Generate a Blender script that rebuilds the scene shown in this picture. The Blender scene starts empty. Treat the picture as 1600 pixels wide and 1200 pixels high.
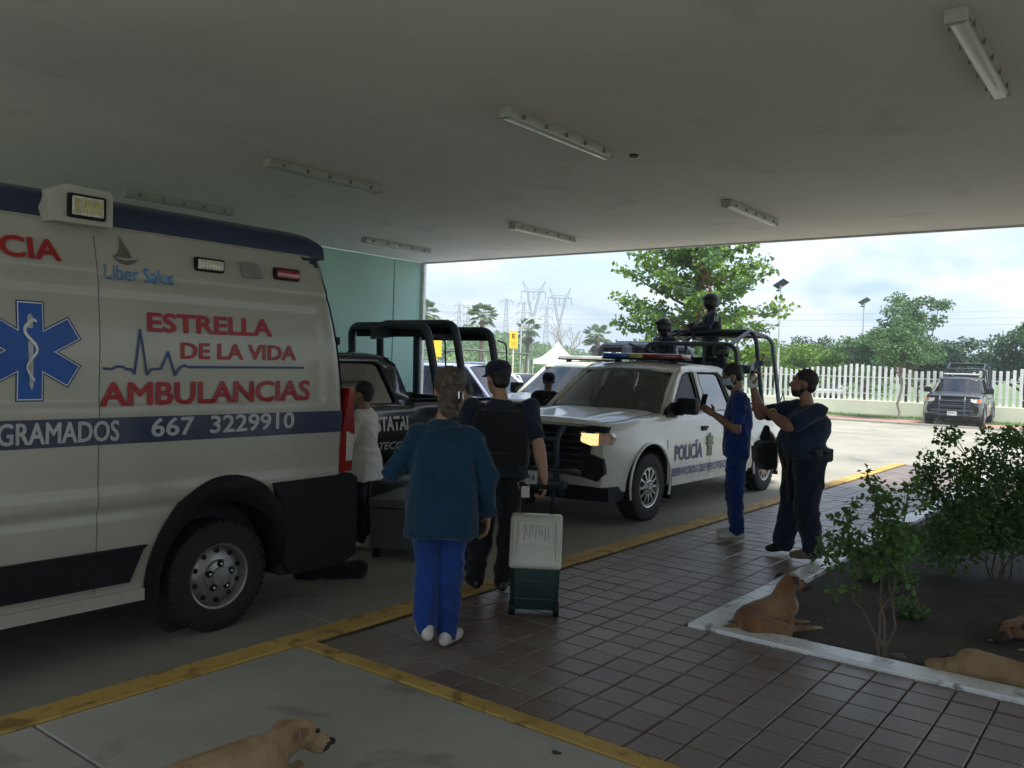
import bpy, bmesh, math, random
from mathutils import Vector, Matrix, noise
random.seed(7)
PI = math.pi
S = bpy.context.scene
COL = S.collection
ROAD = -0.17          # the driveway lies one kerb below the pavement (z = 0)

# ------------------------------------------------------------------ camera
cd = bpy.data.cameras.new('camera'); cam = bpy.data.objects.new('camera', cd); COL.objects.link(cam)
cd.sensor_fit = 'HORIZONTAL'; cd.sensor_width = 36.0; cd.lens = 1333.19 / 1600 * 36.0
cd.clip_start = 0.05; cd.clip_end = 3000
yaw, pitch, roll = math.radians(37.51529), math.radians(-1.34416), math.radians(1.86416)
fw = Vector((math.cos(yaw)*math.cos(pitch), math.sin(yaw)*math.cos(pitch), math.sin(pitch)))
rt = Vector((math.sin(yaw), -math.cos(yaw), 0)); up = rt.cross(fw)
r2 = rt*math.cos(roll) + up*math.sin(roll); u2 = -rt*math.sin(roll) + up*math.cos(roll)
M = Matrix((r2, u2, -fw)).transposed().to_4x4(); M.translation = Vector((0, 0, 1.65))
cam.matrix_world = M
S.camera = cam

# ------------------------------------------------------------------ world: hazy sky with soft clouds
SUN_EL, SUN_AZ = math.radians(64), math.radians(-104)     # azimuth measured from +X toward +Y
W = bpy.data.worlds.new('World'); S.world = W; W.use_nodes = True
nt = W.node_tree; N = nt.nodes; L = nt.links; N.clear()
def nn(t, **k):
    n = N.new(t)
    for a, b in k.items(): setattr(n, a, b)
    return n
wo = nn('ShaderNodeOutputWorld'); bg = nn('ShaderNodeBackground')
sky = nn('ShaderNodeTexSky', sky_type='NISHITA'); sky.sun_disc = False
sky.sun_elevation = SUN_EL; sky.sun_rotation = PI/2 - SUN_AZ
sky.air_density = 1.3; sky.dust_density = 1.2; sky.ozone_density = 1.0
tc = nn('ShaderNodeTexCoord'); sp = nn('ShaderNodeSeparateXYZ'); L.new(tc.outputs['Generated'], sp.inputs[0])
# project the direction on a cloud layer so clouds flatten towards the horizon
mz = nn('ShaderNodeMath', operation='ADD'); mz.inputs[1].default_value = 0.30
ab = nn('ShaderNodeMath', operation='ABSOLUTE'); L.new(sp.outputs[2], ab.inputs[0]); L.new(ab.outputs[0], mz.inputs[0])
dx = nn('ShaderNodeMath', operation='DIVIDE'); L.new(sp.outputs[0], dx.inputs[0]); L.new(mz.outputs[0], dx.inputs[1])
dy = nn('ShaderNodeMath', operation='DIVIDE'); L.new(sp.outputs[1], dy.inputs[0]); L.new(mz.outputs[0], dy.inputs[1])
cb = nn('ShaderNodeCombineXYZ'); L.new(dx.outputs[0], cb.inputs[0]); L.new(dy.outputs[0], cb.inputs[1])
n1 = nn('ShaderNodeTexNoise'); n1.inputs['Scale'].default_value = 1.35; n1.inputs['Detail'].default_value = 7; n1.inputs['Roughness'].default_value = 0.52
n1.inputs['Distortion'].default_value = 0.25
L.new(cb.outputs[0], n1.inputs['Vector'])
cr = nn('ShaderNodeValToRGB'); cr.color_ramp.elements[0].position = 0.42; cr.color_ramp.elements[1].position = 0.56
cr.color_ramp.elements[0].color = (0.30, 0.30, 0.30, 1); cr.color_ramp.elements[1].color = (0.95, 0.95, 0.95, 1)
L.new(n1.outputs['Fac'], cr.inputs[0])
n2 = nn('ShaderNodeTexNoise'); n2.inputs['Scale'].default_value = 2.6; n2.inputs['Detail'].default_value = 5
L.new(cb.outputs[0], n2.inputs['Vector'])
cr2 = nn('ShaderNodeValToRGB'); cr2.color_ramp.elements[0].position = 0.40; cr2.color_ramp.elements[1].position = 0.57; L.new(n2.outputs['Fac'], cr2.inputs[0])
ccol = nn('ShaderNodeMix', data_type='RGBA'); L.new(cr2.outputs[0], ccol.inputs['Factor'])
ccol.inputs['A'].default_value = (1.6, 2.95, 4.7, 1); ccol.inputs['B'].default_value = (5.2, 5.4, 5.7, 1)
mx = nn('ShaderNodeMix', data_type='RGBA'); L.new(cr.outputs[0], mx.inputs['Factor'])
L.new(sky.outputs[0], mx.inputs['A']); L.new(ccol.outputs['Result'], mx.inputs['B'])
L.new(mx.outputs['Result'], bg.inputs['Color']); bg.inputs['Strength'].default_value = 0.062
L.new(bg.outputs[0], wo.inputs[0])

# ------------------------------------------------------------------ sun behind thin cloud
sd = bpy.data.lights.new('sun', 'SUN'); so = bpy.data.objects.new('sun', sd); COL.objects.link(so)
sd.energy = 2.3; sd.angle = math.radians(18); sd.color = (1.0, 0.95, 0.86)
sv = Vector((math.cos(SUN_EL)*math.cos(SUN_AZ), math.cos(SUN_EL)*math.sin(SUN_AZ), math.sin(SUN_EL)))
so.rotation_euler = sv.to_track_quat('Z', 'Y').to_euler()
S.view_settings.view_transform = 'Standard'; S.view_settings.look = 'None'
S.view_settings.exposure = 2.0; S.view_settings.gamma = 1.0; S.view_settings.use_curve_mapping = False
S.render.engine = 'CYCLES'
S.cycles.max_bounces = 10; S.cycles.diffuse_bounces = 6; S.cycles.transparent_max_bounces = 16
S.cycles.use_denoising = True

# ------------------------------------------------------------------ materials
MC = {}
def mat(name, col, rough=0.6, metal=0.0, var=0.12, vs=6.0, bump=0.0, bs=60.0, spec=0.5, coat=0.0, col2=None, emit=None, detail=4, alpha=None, sheen=0):
    """principled material; object-space noise blends col with a darker/lighter or second colour, fine noise gives relief"""
    if name in MC: return MC[name]
    m = bpy.data.materials.new(name); m.use_nodes = True
    t = m.node_tree; p = t.nodes['Principled BSDF']
    p.inputs['Roughness'].default_value = rough; p.inputs['Metallic'].default_value = metal
    p.inputs['Specular IOR Level'].default_value = spec; p.inputs['Coat Weight'].default_value = coat
    p.inputs['Coat Roughness'].default_value = 0.06
    if sheen: p.inputs['Sheen Weight'].default_value = sheen
    c = t.nodes.new('ShaderNodeNewGeometry')
    n = t.nodes.new('ShaderNodeTexNoise'); n.inputs['Scale'].default_value = vs; n.inputs['Detail'].default_value = detail
    t.links.new(c.outputs['Position'], n.inputs['Vector'])
    mx = t.nodes.new('ShaderNodeMix'); mx.data_type = 'RGBA'
    cc = col2 if col2 else tuple(min(1, x*(1+var)) for x in col)
    ca = col if col2 else tuple(x*(1-var) for x in col)
    mx.inputs['A'].default_value = (*ca, 1); mx.inputs['B'].default_value = (*cc, 1)
    rp = t.nodes.new('ShaderNodeValToRGB'); rp.color_ramp.elements[0].position = 0.35; rp.color_ramp.elements[1].position = 0.65
    t.links.new(n.outputs['Fac'], rp.inputs[0]); t.links.new(rp.outputs[0], mx.inputs['Factor'])
    t.links.new(mx.outputs['Result'], p.inputs['Base Color'])
    if rough > 0.15:
        mr = t.nodes.new('ShaderNodeMapRange'); mr.inputs['To Min'].default_value = rough*0.85; mr.inputs['To Max'].default_value = min(1, rough*1.15)
        t.links.new(n.outputs['Fac'], mr.inputs['Value']); t.links.new(mr.outputs[0], p.inputs['Roughness'])
    if bump:
        b = t.nodes.new('ShaderNodeTexNoise'); b.inputs['Scale'].default_value = bs; b.inputs['Detail'].default_value = 5
        t.links.new(c.outputs['Position'], b.inputs['Vector'])
        bb = t.nodes.new('ShaderNodeBump'); bb.inputs['Strength'].default_value = bump; bb.inputs['Distance'].default_value = 0.01
        t.links.new(b.outputs['Fac'], bb.inputs['Height']); t.links.new(bb.outputs[0], p.inputs['Normal'])
    if emit:
        p.inputs['Emission Color'].default_value = (*emit[0], 1); p.inputs['Emission Strength'].default_value = emit[1]
    MC[name] = m
    return m
def glass(name, tint=(0.5, 0.55, 0.55), refl=0.08, rough=0.02, mx_=0.8):
    """thin window glass: tinted see-through plus a fresnel reflection"""
    if name in MC: return MC[name]
    m = bpy.data.materials.new(name); m.use_nodes = True; t = m.node_tree; t.nodes.clear()
    o = t.nodes.new('ShaderNodeOutputMaterial'); tr = t.nodes.new('ShaderNodeBsdfTransparent'); gl = t.nodes.new('ShaderNodeBsdfGlossy')
    tr.inputs[0].default_value = (*tint, 1); gl.inputs['Roughness'].default_value = rough
    f = t.nodes.new('ShaderNodeLayerWeight'); f.inputs['Blend'].default_value = 0.25
    mr = t.nodes.new('ShaderNodeMapRange'); mr.inputs['To Min'].default_value = refl; mr.inputs['To Max'].default_value = mx_
    t.links.new(f.outputs['Fresnel'], mr.inputs['Value'])
    mx = t.nodes.new('ShaderNodeMixShader'); t.links.new(mr.outputs[0], mx.inputs[0]); t.links.new(tr.outputs[0], mx.inputs[1]); t.links.new(gl.outputs[0], mx.inputs[2])
    t.links.new(mx.outputs[0], o.inputs[0]); MC[name] = m
    return m
def leafmat(name, c1, c2, trans=0.35):
    if name in MC: return MC[name]
    m = bpy.data.materials.new(name); m.use_nodes = True; t = m.node_tree; p = t.nodes['Principled BSDF']
    g = t.nodes.new('ShaderNodeNewGeometry')
    n = t.nodes.new('ShaderNodeTexNoise'); n.inputs['Scale'].default_value = 1.3; n.inputs['Detail'].default_value = 3
    t.links.new(g.outputs['Position'], n.inputs['Vector'])
    ad = t.nodes.new('ShaderNodeMath'); ad.operation = 'MULTIPLY_ADD'; ad.inputs[1].default_value = 0.55
    t.links.new(g.outputs['Random Per Island'], ad.inputs[0]); 
    s = t.nodes.new('ShaderNodeMath'); s.operation = 'MULTIPLY'; s.inputs[1].default_value = 0.6; t.links.new(n.outputs['Fac'], s.inputs[0]); t.links.new(s.outputs[0], ad.inputs[2])
    mx = t.nodes.new('ShaderNodeMix'); mx.data_type = 'RGBA'; mx.inputs['A'].default_value = (*c1, 1); mx.inputs['B'].default_value = (*c2, 1)
    t.links.new(ad.outputs[0], mx.inputs['Factor']); t.links.new(mx.outputs['Result'], p.inputs['Base Color'])
    p.inputs['Roughness'].default_value = 0.5; p.inputs['Specular IOR Level'].default_value = 0.3
    tl = t.nodes.new('ShaderNodeBsdfTranslucent'); t.links.new(mx.outputs['Result'], tl.inputs[0])
    ms = t.nodes.new('ShaderNodeMixShader'); ms.inputs[0].default_value = trans
    t.links.new(p.outputs[0], ms.inputs[1]); t.links.new(tl.outputs[0], ms.inputs[2]); t.links.new(ms.outputs[0], t.nodes['Material Output'].inputs[0])
    MC[name] = m
    return m

# ------------------------------------------------------------------ object helpers
def tag(o, label=None, cat=None, group=None, kind=None):
    if label: o['label'] = label
    if cat: o['category'] = cat
    if group: o['group'] = group
    if kind: o['kind'] = kind
    return o
def link(o, parent=None):
    COL.objects.link(o)
    if parent is not None: o.parent = parent
    return o
def empty(name, loc=(0, 0, 0), rz=0.0, label=None, cat=None, group=None):
    o = bpy.data.objects.new(name, None); o.empty_display_size = 0.1; link(o)
    o.location = loc; o.rotation_euler = (0, 0, rz); return tag(o, label, cat, group)
def copy_tree(o, parent=None, label=None):
    c = o.copy(); COL.objects.link(c)
    if parent is not None: c.parent = parent
    for ch in list(o.children): copy_tree(ch, c)
    if label: c['label'] = label
    return c
def mesh(name, vs, fs, m, parent=None, smooth=False, sharp=35):
    me = bpy.data.meshes.new(name); me.from_pydata([tuple(v) for v in vs], [], fs); me.update()
    for x in (m if isinstance(m, (list, tuple)) else [m]): me.materials.append(x)
    if smooth: me.shade_smooth(); me.set_sharp_from_angle(angle=math.radians(sharp))
    return link(bpy.data.objects.new(name, me), parent)
def frame_of(d):
    d = d.normalized(); a = Vector((0, 0, 1)) if abs(d.z) < 0.9 else Vector((1, 0, 0))
    x = d.cross(a).normalized(); return x, d.cross(x).normalized()
class MB:
    """collects primitives; build() links them as one mesh object"""
    def __init__(s): s.v = []; s.f = []; s.mi = []; s.cur = 0
    def add(s, vs, fs):
        b = len(s.v); s.v += [Vector(v) for v in vs]
        for f in fs: s.f.append([b+i for i in f]); s.mi.append(s.cur)
        return s
    def box(s, c, d, rot=None, taper=1.0, bev=0.0):
        x, y, z = d[0]/2, d[1]/2, d[2]/2; c = Vector(c)
        if bev:
            b = min(bev, x*.95, y*.95, z*.95); vs = []
            for sz, in ((-1,), (1,)):
                for ix in ((x, y-b, z-b), (x-b, y, z-b), (x-b, y-b, z)):
                    pass
            bm = bmesh.new(); bmesh.ops.create_cube(bm, size=1)
            for v in bm.verts: v.co = Vector((v.co.x*d[0], v.co.y*d[1], v.co.z*d[2]))
            bmesh.ops.bevel(bm, geom=bm.edges[:], offset=b, segments=2, affect='EDGES', profile=0.6)
            vs = [v.co.copy() for v in bm.verts]; fs = [[v.index for v in f.verts] for f in bm.faces]; bm.free()
            for v in vs:
                if taper != 1 and v.z > 0: v.x *= taper; v.y *= taper
        else:
            vs = [Vector((sx*x*(taper if sz > 0 else 1), sy*y*(taper if sz > 0 else 1), sz*z)) for sz in (-1, 1) for sy in (-1, 1) for sx in (-1, 1)]
            fs = [(0, 2, 3, 1), (4, 5, 7, 6), (0, 1, 5, 4), (2, 6, 7, 3), (0, 4, 6, 2), (1, 3, 7, 5)]
        if rot is not None: vs = [rot @ v for v in vs]
        return s.add([v+c for v in vs], fs)
    def tube(s, pts, r, n=8, caps=True, rs=None):
        pts = [Vector(p) for p in pts]; vs = []; fs = []; px = None
        for i, p in enumerate(pts):
            d = (pts[min(i+1, len(pts)-1)] - pts[max(i-1, 0)])
            if d.length < 1e-9: d = Vector((0, 0, 1))
            d.normalize()
            if px is None: px, py = frame_of(d)
            else:
                px = (px - d*px.dot(d)).normalized(); py = d.cross(px).normalized()
            rr = rs[i] if rs else r
            for k in range(n):
                a = 2*PI*k/n; vs.append(p + px*(rr*math.cos(a)) + py*(rr*math.sin(a)))
        for i in range(len(pts)-1):
            for k in range(n):
                fs.append((i*n+k, i*n+(k+1) % n, (i+1)*n+(k+1) % n, (i+1)*n+k))
        if caps: fs.append(tuple(range(n))[::-1]); fs.append(tuple((len(pts)-1)*n+k for k in range(n)))
        return s.add(vs, fs)
    def ball(s, c, r, n=10, m=7, rot=None):
        r = Vector(r) if hasattr(r, '__len__') else Vector((r, r, r)); c = Vector(c); vs = [Vector((0, 0, r.z))]; fs = []
        for i in range(1, m):
            t = PI*i/m
            for k in range(n): a = 2*PI*k/n; vs.append(Vector((r.x*math.sin(t)*math.cos(a), r.y*math.sin(t)*math.sin(a), r.z*math.cos(t))))
        vs.append(Vector((0, 0, -r.z)))
        for k in range(n): fs.append((0, 1+k, 1+(k+1) % n))
        for i in range(m-2):
            for k in range(n): fs.append((1+i*n+k, 1+(i+1)*n+k, 1+(i+1)*n+(k+1) % n, 1+i*n+(k+1) % n))
        e = len(vs)-1; b = 1+(m-2)*n
        for k in range(n): fs.append((e, b+(k+1) % n, b+k))
        if rot is not None: vs = [rot @ v for v in vs]
        return s.add([v+c for v in vs], fs)
    def cap(s, p0, r0, p1, r1, n=12, flat=1.0, side=None):
        """tapered capsule; flat squashes it along axis 'side'"""
        p0 = Vector(p0); p1 = Vector(p1); d = p1-p0; l = d.length or 1e-4; d /= l if l else 1
        if side is not None:
            sx = Vector(side); sx = (sx - d*sx.dot(d)).normalized(); sy = d.cross(sx).normalized()
        else: sx, sy = frame_of(d)
        prof = []
        for i in range(5): t = PI/2*(1-i/4); prof.append((-math.sin(t)*r0, math.cos(t)*r0))
        for i in range(5): t = PI/2*i/4; prof.append((l+math.sin(t)*r1, math.cos(t)*r1))
        vs = [p0-d*r0]; fs = []; P = prof[1:-1]
        for (a, r) in P:
            for k in range(n): w = 2*PI*k/n; vs.append(p0 + d*a + sx*(r*flat*math.cos(w)) + sy*(r*math.sin(w)))
        vs.append(p1+d*r1); e = len(vs)-1
        for k in range(n): fs.append((0, 1+(k+1) % n, 1+k))
        for i in range(len(P)-1):
            for k in range(n): fs.append((1+i*n+k, 1+i*n+(k+1) % n, 1+(i+1)*n+(k+1) % n, 1+(i+1)*n+k))
        b = 1+(len(P)-1)*n
        for k in range(n): fs.append((e, b+k, b+(k+1) % n))
        return s.add(vs, fs)
    def chain(s, pts, rs, **k):
        for i in range(len(pts)-1): s.cap(pts[i], rs[i], pts[i+1], rs[i+1], **k)
        return s
    def lathe(s, prof, c=(0, 0, 0), axis='Z', n=32, closed=False):
        c = Vector(c); vs = []; fs = []
        for (r, h) in prof:
            for k in range(n):
                a = 2*PI*k/n; x, y = r*math.cos(a), r*math.sin(a)
                vs.append(c + (Vector((x, y, h)) if axis == 'Z' else Vector((x, h, y)) if axis == 'Y' else Vector((h, x, y))))
        for i in range(len(prof)-1):
            for k in range(n): fs.append((i*n+k, i*n+(k+1) % n, (i+1)*n+(k+1) % n, (i+1)*n+k))
        return s.add(vs, fs)
    def loft(s, rings, cap0=True, cap1=True, closed=True):
        n = len(rings[0]); vs = [v for r in rings for v in r]; fs = []
        for i in range(len(rings)-1):
            for k in range(n if closed else n-1): fs.append((i*n+k, i*n+(k+1) % n, (i+1)*n+(k+1) % n, (i+1)*n+k))
        if cap0: fs.append(tuple(range(n))[::-1])
        if cap1: fs.append(tuple((len(rings)-1)*n+k for k in range(n)))
        return s.add(vs, fs)
    def prism(s, pts, axis, a, b):
        """polygon in the plane across 'axis' pushed from a to b; pts are the other two coordinates in order"""
        def P(p, h): return {'X': (h, p[0], p[1]), 'Y': (p[0], h, p[1]), 'Z': (p[0], p[1], h)}[axis]
        n = len(pts); vs = [P(p, a) for p in pts] + [P(p, b) for p in pts]
        fs = [tuple(range(n)), tuple(range(n, 2*n))[::-1]] + [(k, n+k, n+(k+1) % n, (k+1) % n) for k in range(n)]
        return s.add(vs, fs)
    def xf(s, fn): s.v = [Vector(fn(v)) for v in s.v]; return s
    def build(s, name, m, parent=None, smooth=True, sharp=35, loc=None):
        me = bpy.data.meshes.new(name); me.from_pydata(s.v, [], s.f); 
        for x in (m if isinstance(m, (list, tuple)) else [m]): me.materials.append(x)
        if any(s.mi): me.polygons.foreach_set('material_index', s.mi)
        bm = bmesh.new(); bm.from_mesh(me); bmesh.ops.recalc_face_normals(bm, faces=bm.faces); bm.to_mesh(me); bm.free()
        if smooth: me.shade_smooth(); me.set_sharp_from_angle(angle=math.radians(sharp))
        o = link(bpy.data.objects.new(name, me), parent)
        if loc: o.location = loc
        return o
BENCH = bpy.data.scenes.new('bench')           # a small side scene, so each evaluation touches one object only
def evaluated_mesh(o, extra=()):
    for x in (o, *extra): BENCH.collection.objects.link(x)
    vl = BENCH.view_layers[0]; vl.update(); dg = vl.depsgraph
    me = bpy.data.meshes.new_from_object(o.evaluated_get(dg))
    for x in (o, *extra): BENCH.collection.objects.unlink(x)
    return me
def modded(o, setup, extra=()):
    """apply modifiers set up by setup(o) to its mesh"""
    setup(o); me = evaluated_mesh(o, extra)
    o.modifiers.clear(); old = o.data; o.data = me; bpy.data.meshes.remove(old); return o
def remeshed(mb, name, m, parent, vox=0.01, smooth=4, wrinkle=None, warp=None):
    """union of overlapping primitives as one continuous skin"""
    o = mb.build(name, m, None, smooth=False)
    def st(o):
        r = o.modifiers.new('r', 'REMESH'); r.mode = 'VOXEL'; r.voxel_size = vox; r.use_smooth_shade = True
        if smooth: q = o.modifiers.new('s', 'SMOOTH'); q.iterations = smooth; q.factor = 0.6
    modded(o, st)
    if wrinkle or warp:
        me = o.data; nv = len(me.vertices); co = [0.0]*(3*nv); no = [0.0]*(3*nv)
        me.vertices.foreach_get('co', co); me.vertex_normals.foreach_get('vector', no); seed = (sum(map(ord, name)) % 17)*3.1 + co[0]*50
        for i in range(nv):
            c = Vector(co[3*i:3*i+3])
            if wrinkle:
                a, f = wrinkle; q = Vector((c.x*f+seed, c.y*f, c.z*f*0.42)); d = noise.noise(q) + 0.5*noise.noise(q*2.3)
                if a > .0045:                            # sharper diagonal folds on cloth
                    g = noise.noise(Vector((c.x*f*.8+c.z*f*.5, c.y*f*.8-c.z*f*.6, c.z*f*.25+seed))); d += 1.1*(1-min(1, abs(g)*4.5)) - .3
                c += Vector(no[3*i:3*i+3])*(a*d)
            if warp: c = warp(c)
            co[3*i:3*i+3] = c
        me.vertices.foreach_set('co', co); me.update()
    if parent is not None: o.parent = parent
    o.data.shade_smooth()
    return o
def boolcut(o, cutters):
    for c in cutters:
        def st(o):
            b = o.modifiers.new('b', 'BOOLEAN'); b.operation = 'DIFFERENCE'; b.object = c; b.solver = 'EXACT'
        modded(o, st, (c,)); me = c.data; bpy.data.objects.remove(c); bpy.data.meshes.remove(me)
    return o
def text(body, h, w, m, parent, name='lettering', place=None, bold=0.02, shear=0.0, stamp=False):
    """flat lettering h tall and w wide; place(u, v) gives the surface point"""
    cu = bpy.data.curves.new(name, 'FONT'); cu.body = body; cu.size = 1; cu.offset = 0 if stamp else bold; cu.shear = shear; cu.resolution_u = 3
    o = bpy.data.objects.new(name, cu); me = evaluated_mesh(o); bpy.data.objects.remove(o); bpy.data.curves.remove(cu)
    xs = [v.co.x for v in me.vertices]; ys = [v.co.y for v in me.vertices]; x0, x1, y0, y1 = min(xs), max(xs), min(ys), max(ys)
    bm = bmesh.new(); bm.from_mesh(me)
    for v in bm.verts: v.co = Vector(((v.co.x-x0)/(x1-x0)*w, (v.co.y-y0)/(y1-y0)*h, 0))
    bmesh.ops.triangulate(bm, faces=bm.faces[:])
    if stamp:                                  # heavier strokes: the same print laid down again a hair to each side
        q = bold*w/(x1-x0); base = bm.copy(); n0 = bpy.data.meshes.new('tmp'); base.to_mesh(n0); base.free()
        sh_ = [(0, 0), (q, 0), (-q, 0), (0, q*.7), (0, -q*.7), (q*.7, q*.5), (-q*.7, q*.5), (q*.7, -q*.5), (-q*.7, -q*.5)]
        bm.free(); bm = bmesh.new()
        for i, (a, b) in enumerate(sh_):
            k0 = len(bm.verts); bm.from_mesh(n0); bm.verts.ensure_lookup_table()
            for v in bm.verts[k0:]: p = place(v.co.x*(1-2*q/w)+q+a, v.co.y*(1-1.4*q/h)+q*.7+b); v.co = Vector((p[0], p[1]-.00015*i, p[2]))
        bpy.data.meshes.remove(n0)
    else:
        for v in bm.verts: v.co = Vector(place(v.co.x, v.co.y))
    bm.to_mesh(me); bm.free(); me.materials.clear(); me.materials.append(m)
    return link(bpy.data.objects.new(name, me), parent)
def arc(c, r, a0, a1, n):
    return [(c[0]+r*math.cos(math.radians(a0+(a1-a0)*i/n)), c[1]+r*math.sin(math.radians(a0+(a1-a0)*i/n))) for i in range(n+1)]
def bent(pts, r=0.08, n=5):
    """polyline with rounded corners"""
    pts = [Vector(p) for p in pts]; out = [pts[0]]
    for i in range(1, len(pts)-1):
        a, b, c = pts[i-1], pts[i], pts[i+1]; q = min(r, (a-b).length*.45, (c-b).length*.45)
        p = b+(a-b).normalized()*q; s = b+(c-b).normalized()*q
        for k in range(n+1): t = k/n; out.append(p*(1-t)**2 + b*2*t*(1-t) + s*t*t)
    return out+[pts[-1]]
def sstep(a, b, x):
    t = max(0.0, min(1.0, (x-a)/(b-a))); return t*t*(3-2*t)
# ================================================================== SETTING
def ground_mat(name, c1, c2, sc=1.2, rough=0.85, bump=0.25, bs=45, stain=None):
    """two noise scales, darker stains, fine grain"""
    m = bpy.data.materials.new(name); m.use_nodes = True; t = m.node_tree; p = t.nodes['Principled BSDF']; k = t.links.new
    g = t.nodes.new('ShaderNodeNewGeometry')
    a = t.nodes.new('ShaderNodeTexNoise'); a.inputs['Scale'].default_value = sc; a.inputs['Detail'].default_value = 8; a.inputs['Roughness'].default_value = 0.65
    k(g.outputs['Position'], a.inputs['Vector'])
    mx = t.nodes.new('ShaderNodeMix'); mx.data_type = 'RGBA'; mx.inputs['A'].default_value = (*c1, 1); mx.inputs['B'].default_value = (*c2, 1)
    r = t.nodes.new('ShaderNodeValToRGB'); r.color_ramp.elements[0].position = 0.33; r.color_ramp.elements[1].position = 0.68; k(a.outputs['Fac'], r.inputs[0]); k(r.outputs[0], mx.inputs['Factor'])
    last = mx.outputs['Result']
    if stain:
        b = t.nodes.new('ShaderNodeTexNoise'); b.inputs['Scale'].default_value = stain[0]; b.inputs['Detail'].default_value = 6; b.inputs['Distortion'].default_value = 0.6
        k(g.outputs['Position'], b.inputs['Vector'])
        r2 = t.nodes.new('ShaderNodeValToRGB'); r2.color_ramp.elements[0].position = stain[1]; r2.color_ramp.elements[1].position = stain[1]+0.08
        r2.color_ramp.elements[0].color = (*[1]*3, 1); r2.color_ramp.elements[1].color = (*[stain[2]]*3, 1)
        k(b.outputs['Fac'], r2.inputs[0])
        m2 = t.nodes.new('ShaderNodeMix'); m2.data_type = 'RGBA'; m2.blend_type = 'MULTIPLY'; m2.inputs['Factor'].default_value = 1
        k(last, m2.inputs['A']); k(r2.outputs[0], m2.inputs['B']); last = m2.outputs['Result']
    k(last, p.inputs['Base Color'])
    mr = t.nodes.new('ShaderNodeMapRange'); mr.inputs['To Min'].default_value = rough-0.15; mr.inputs['To Max'].default_value = min(1, rough+0.1)
    k(a.outputs['Fac'], mr.inputs['Value']); k(mr.outputs[0], p.inputs['Roughness'])
    f = t.nodes.new('ShaderNodeTexNoise'); f.inputs['Scale'].default_value = bs; f.inputs['Detail'].default_value = 6; k(g.outputs['Position'], f.inputs['Vector'])
    bb = t.nodes.new('ShaderNodeBump'); bb.inputs['Strength'].default_value = bump; bb.inputs['Distance'].default_value = 0.01
    k(f.outputs['Fac'], bb.inputs['Height']); k(bb.outputs[0], p.inputs['Normal'])
    return m
concrete = ground_mat('concrete', (0.27, 0.262, 0.228), (0.39, 0.38, 0.335), 0.8, 0.72, 0.18, 70, (2.2, 0.60, 0.72))
roadc = ground_mat('driveway_concrete', (0.215, 0.205, 0.172), (0.32, 0.305, 0.25), 0.5, 0.72, 0.15, 60, (1.1, 0.60, 0.75))
yellow = ground_mat('yellow_paint', (0.33, 0.20, 0.035), (0.54, 0.36, 0.10), 1.1, 0.66, 0.3, 50, (7.0, 0.56, 0.50))
soilm = ground_mat('soil', (0.022, 0.018, 0.014), (0.075, 0.062, 0.048), 3.5, 0.95, 1.0, 22)
grassm = ground_mat('grass_ground', (0.07, 0.12, 0.03), (0.13, 0.19, 0.06), 1.0, 0.95, 0.6, 20)
brickred = ground_mat('red_paving', (0.30, 0.16, 0.12), (0.38, 0.22, 0.17), 2.0, 0.85, 0.3, 30)
whitewall = mat('painted_wall', (0.74, 0.74, 0.70), 0.75, var=0.06, vs=1.5, bump=0.1)

def sheet(name, x0, x1, y0, y1, z, m, nx=1, ny=1, kind='structure', parent=None):
    vs = [(x0+(x1-x0)*i/nx, y0+(y1-y0)*j/ny, z) for j in range(ny+1) for i in range(nx+1)]
    fs = [(j*(nx+1)+i, j*(nx+1)+i+1, (j+1)*(nx+1)+i+1, (j+1)*(nx+1)+i) for j in range(ny) for i in range(nx)]
    o = mesh(name, vs, fs, m, parent)
    if kind: o['kind'] = kind
    return o
# one ground sheet to the horizon: rolling hill beyond the site
def hill_h(x, y):
    d = math.hypot(x, y); a = math.degrees(math.atan2(y, x))
    ridge = 9.5*math.exp(-((a-60)/20.0)**2) + 3.0*math.exp(-((a-42)/7.0)**2) + 1.5
    k = sstep(75, 190, d)
    n = noise.noise(Vector((x*.02, y*.02, 0)))*1.4 + noise.noise(Vector((x*.07, y*.07, 3)))*0.5
    return ROAD-0.05 + k*max(0, ridge + n)
vs = []; fs = []; rings = [0, 20, 40, 60, 75, 85, 95, 105, 115, 125, 135, 145, 155, 165, 175, 185, 195, 210, 240, 300, 420, 700, 1500]; NA = 180
for r in rings:
    for k in range(NA): a = 2*PI*k/NA; x, y = r*math.cos(a), r*math.sin(a); vs.append((x, y, hill_h(x, y)))
for i in range(len(rings)-1):
    for k in range(NA): fs.append((i*NA+k, i*NA+(k+1) % NA, (i+1)*NA+(k+1) % NA, (i+1)*NA+k))
o = mesh('ground', vs, fs, grassm, smooth=True, sharp=80); o['kind'] = 'structure'

# driveway slabs with open joints between
drive = empty('driveway'); drive['kind'] = 'structure'
slab_mesh = {}
def slab(x0, x1, y0, y1, top, m, parent, th=0.03, gap=0.012, name='slab'):
    mb = MB(); b = 0.006; g = gap/2; X0, X1, Y0, Y1 = x0+g, x1-g, y0+g, y1-g
    mb.add([(X0, Y0, top-th), (X1, Y0, top-th), (X1, Y1, top-th), (X0, Y1, top-th),
            (X0, Y0, top-b), (X1, Y0, top-b), (X1, Y1, top-b), (X0, Y1, top-b),
            (X0+b, Y0+b, top), (X1-b, Y0+b, top), (X1-b, Y1-b, top), (X0+b, Y1-b, top)],
           [(8, 9, 10, 11)] + [(i, (i+1) % 4, 4+(i+1) % 4, 4+i) for i in range(4)] + [(4+i, 4+(i+1) % 4, 8+(i+1) % 4, 8+i) for i in range(4)])
    return mb.build(name, m, parent, smooth=False)
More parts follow.
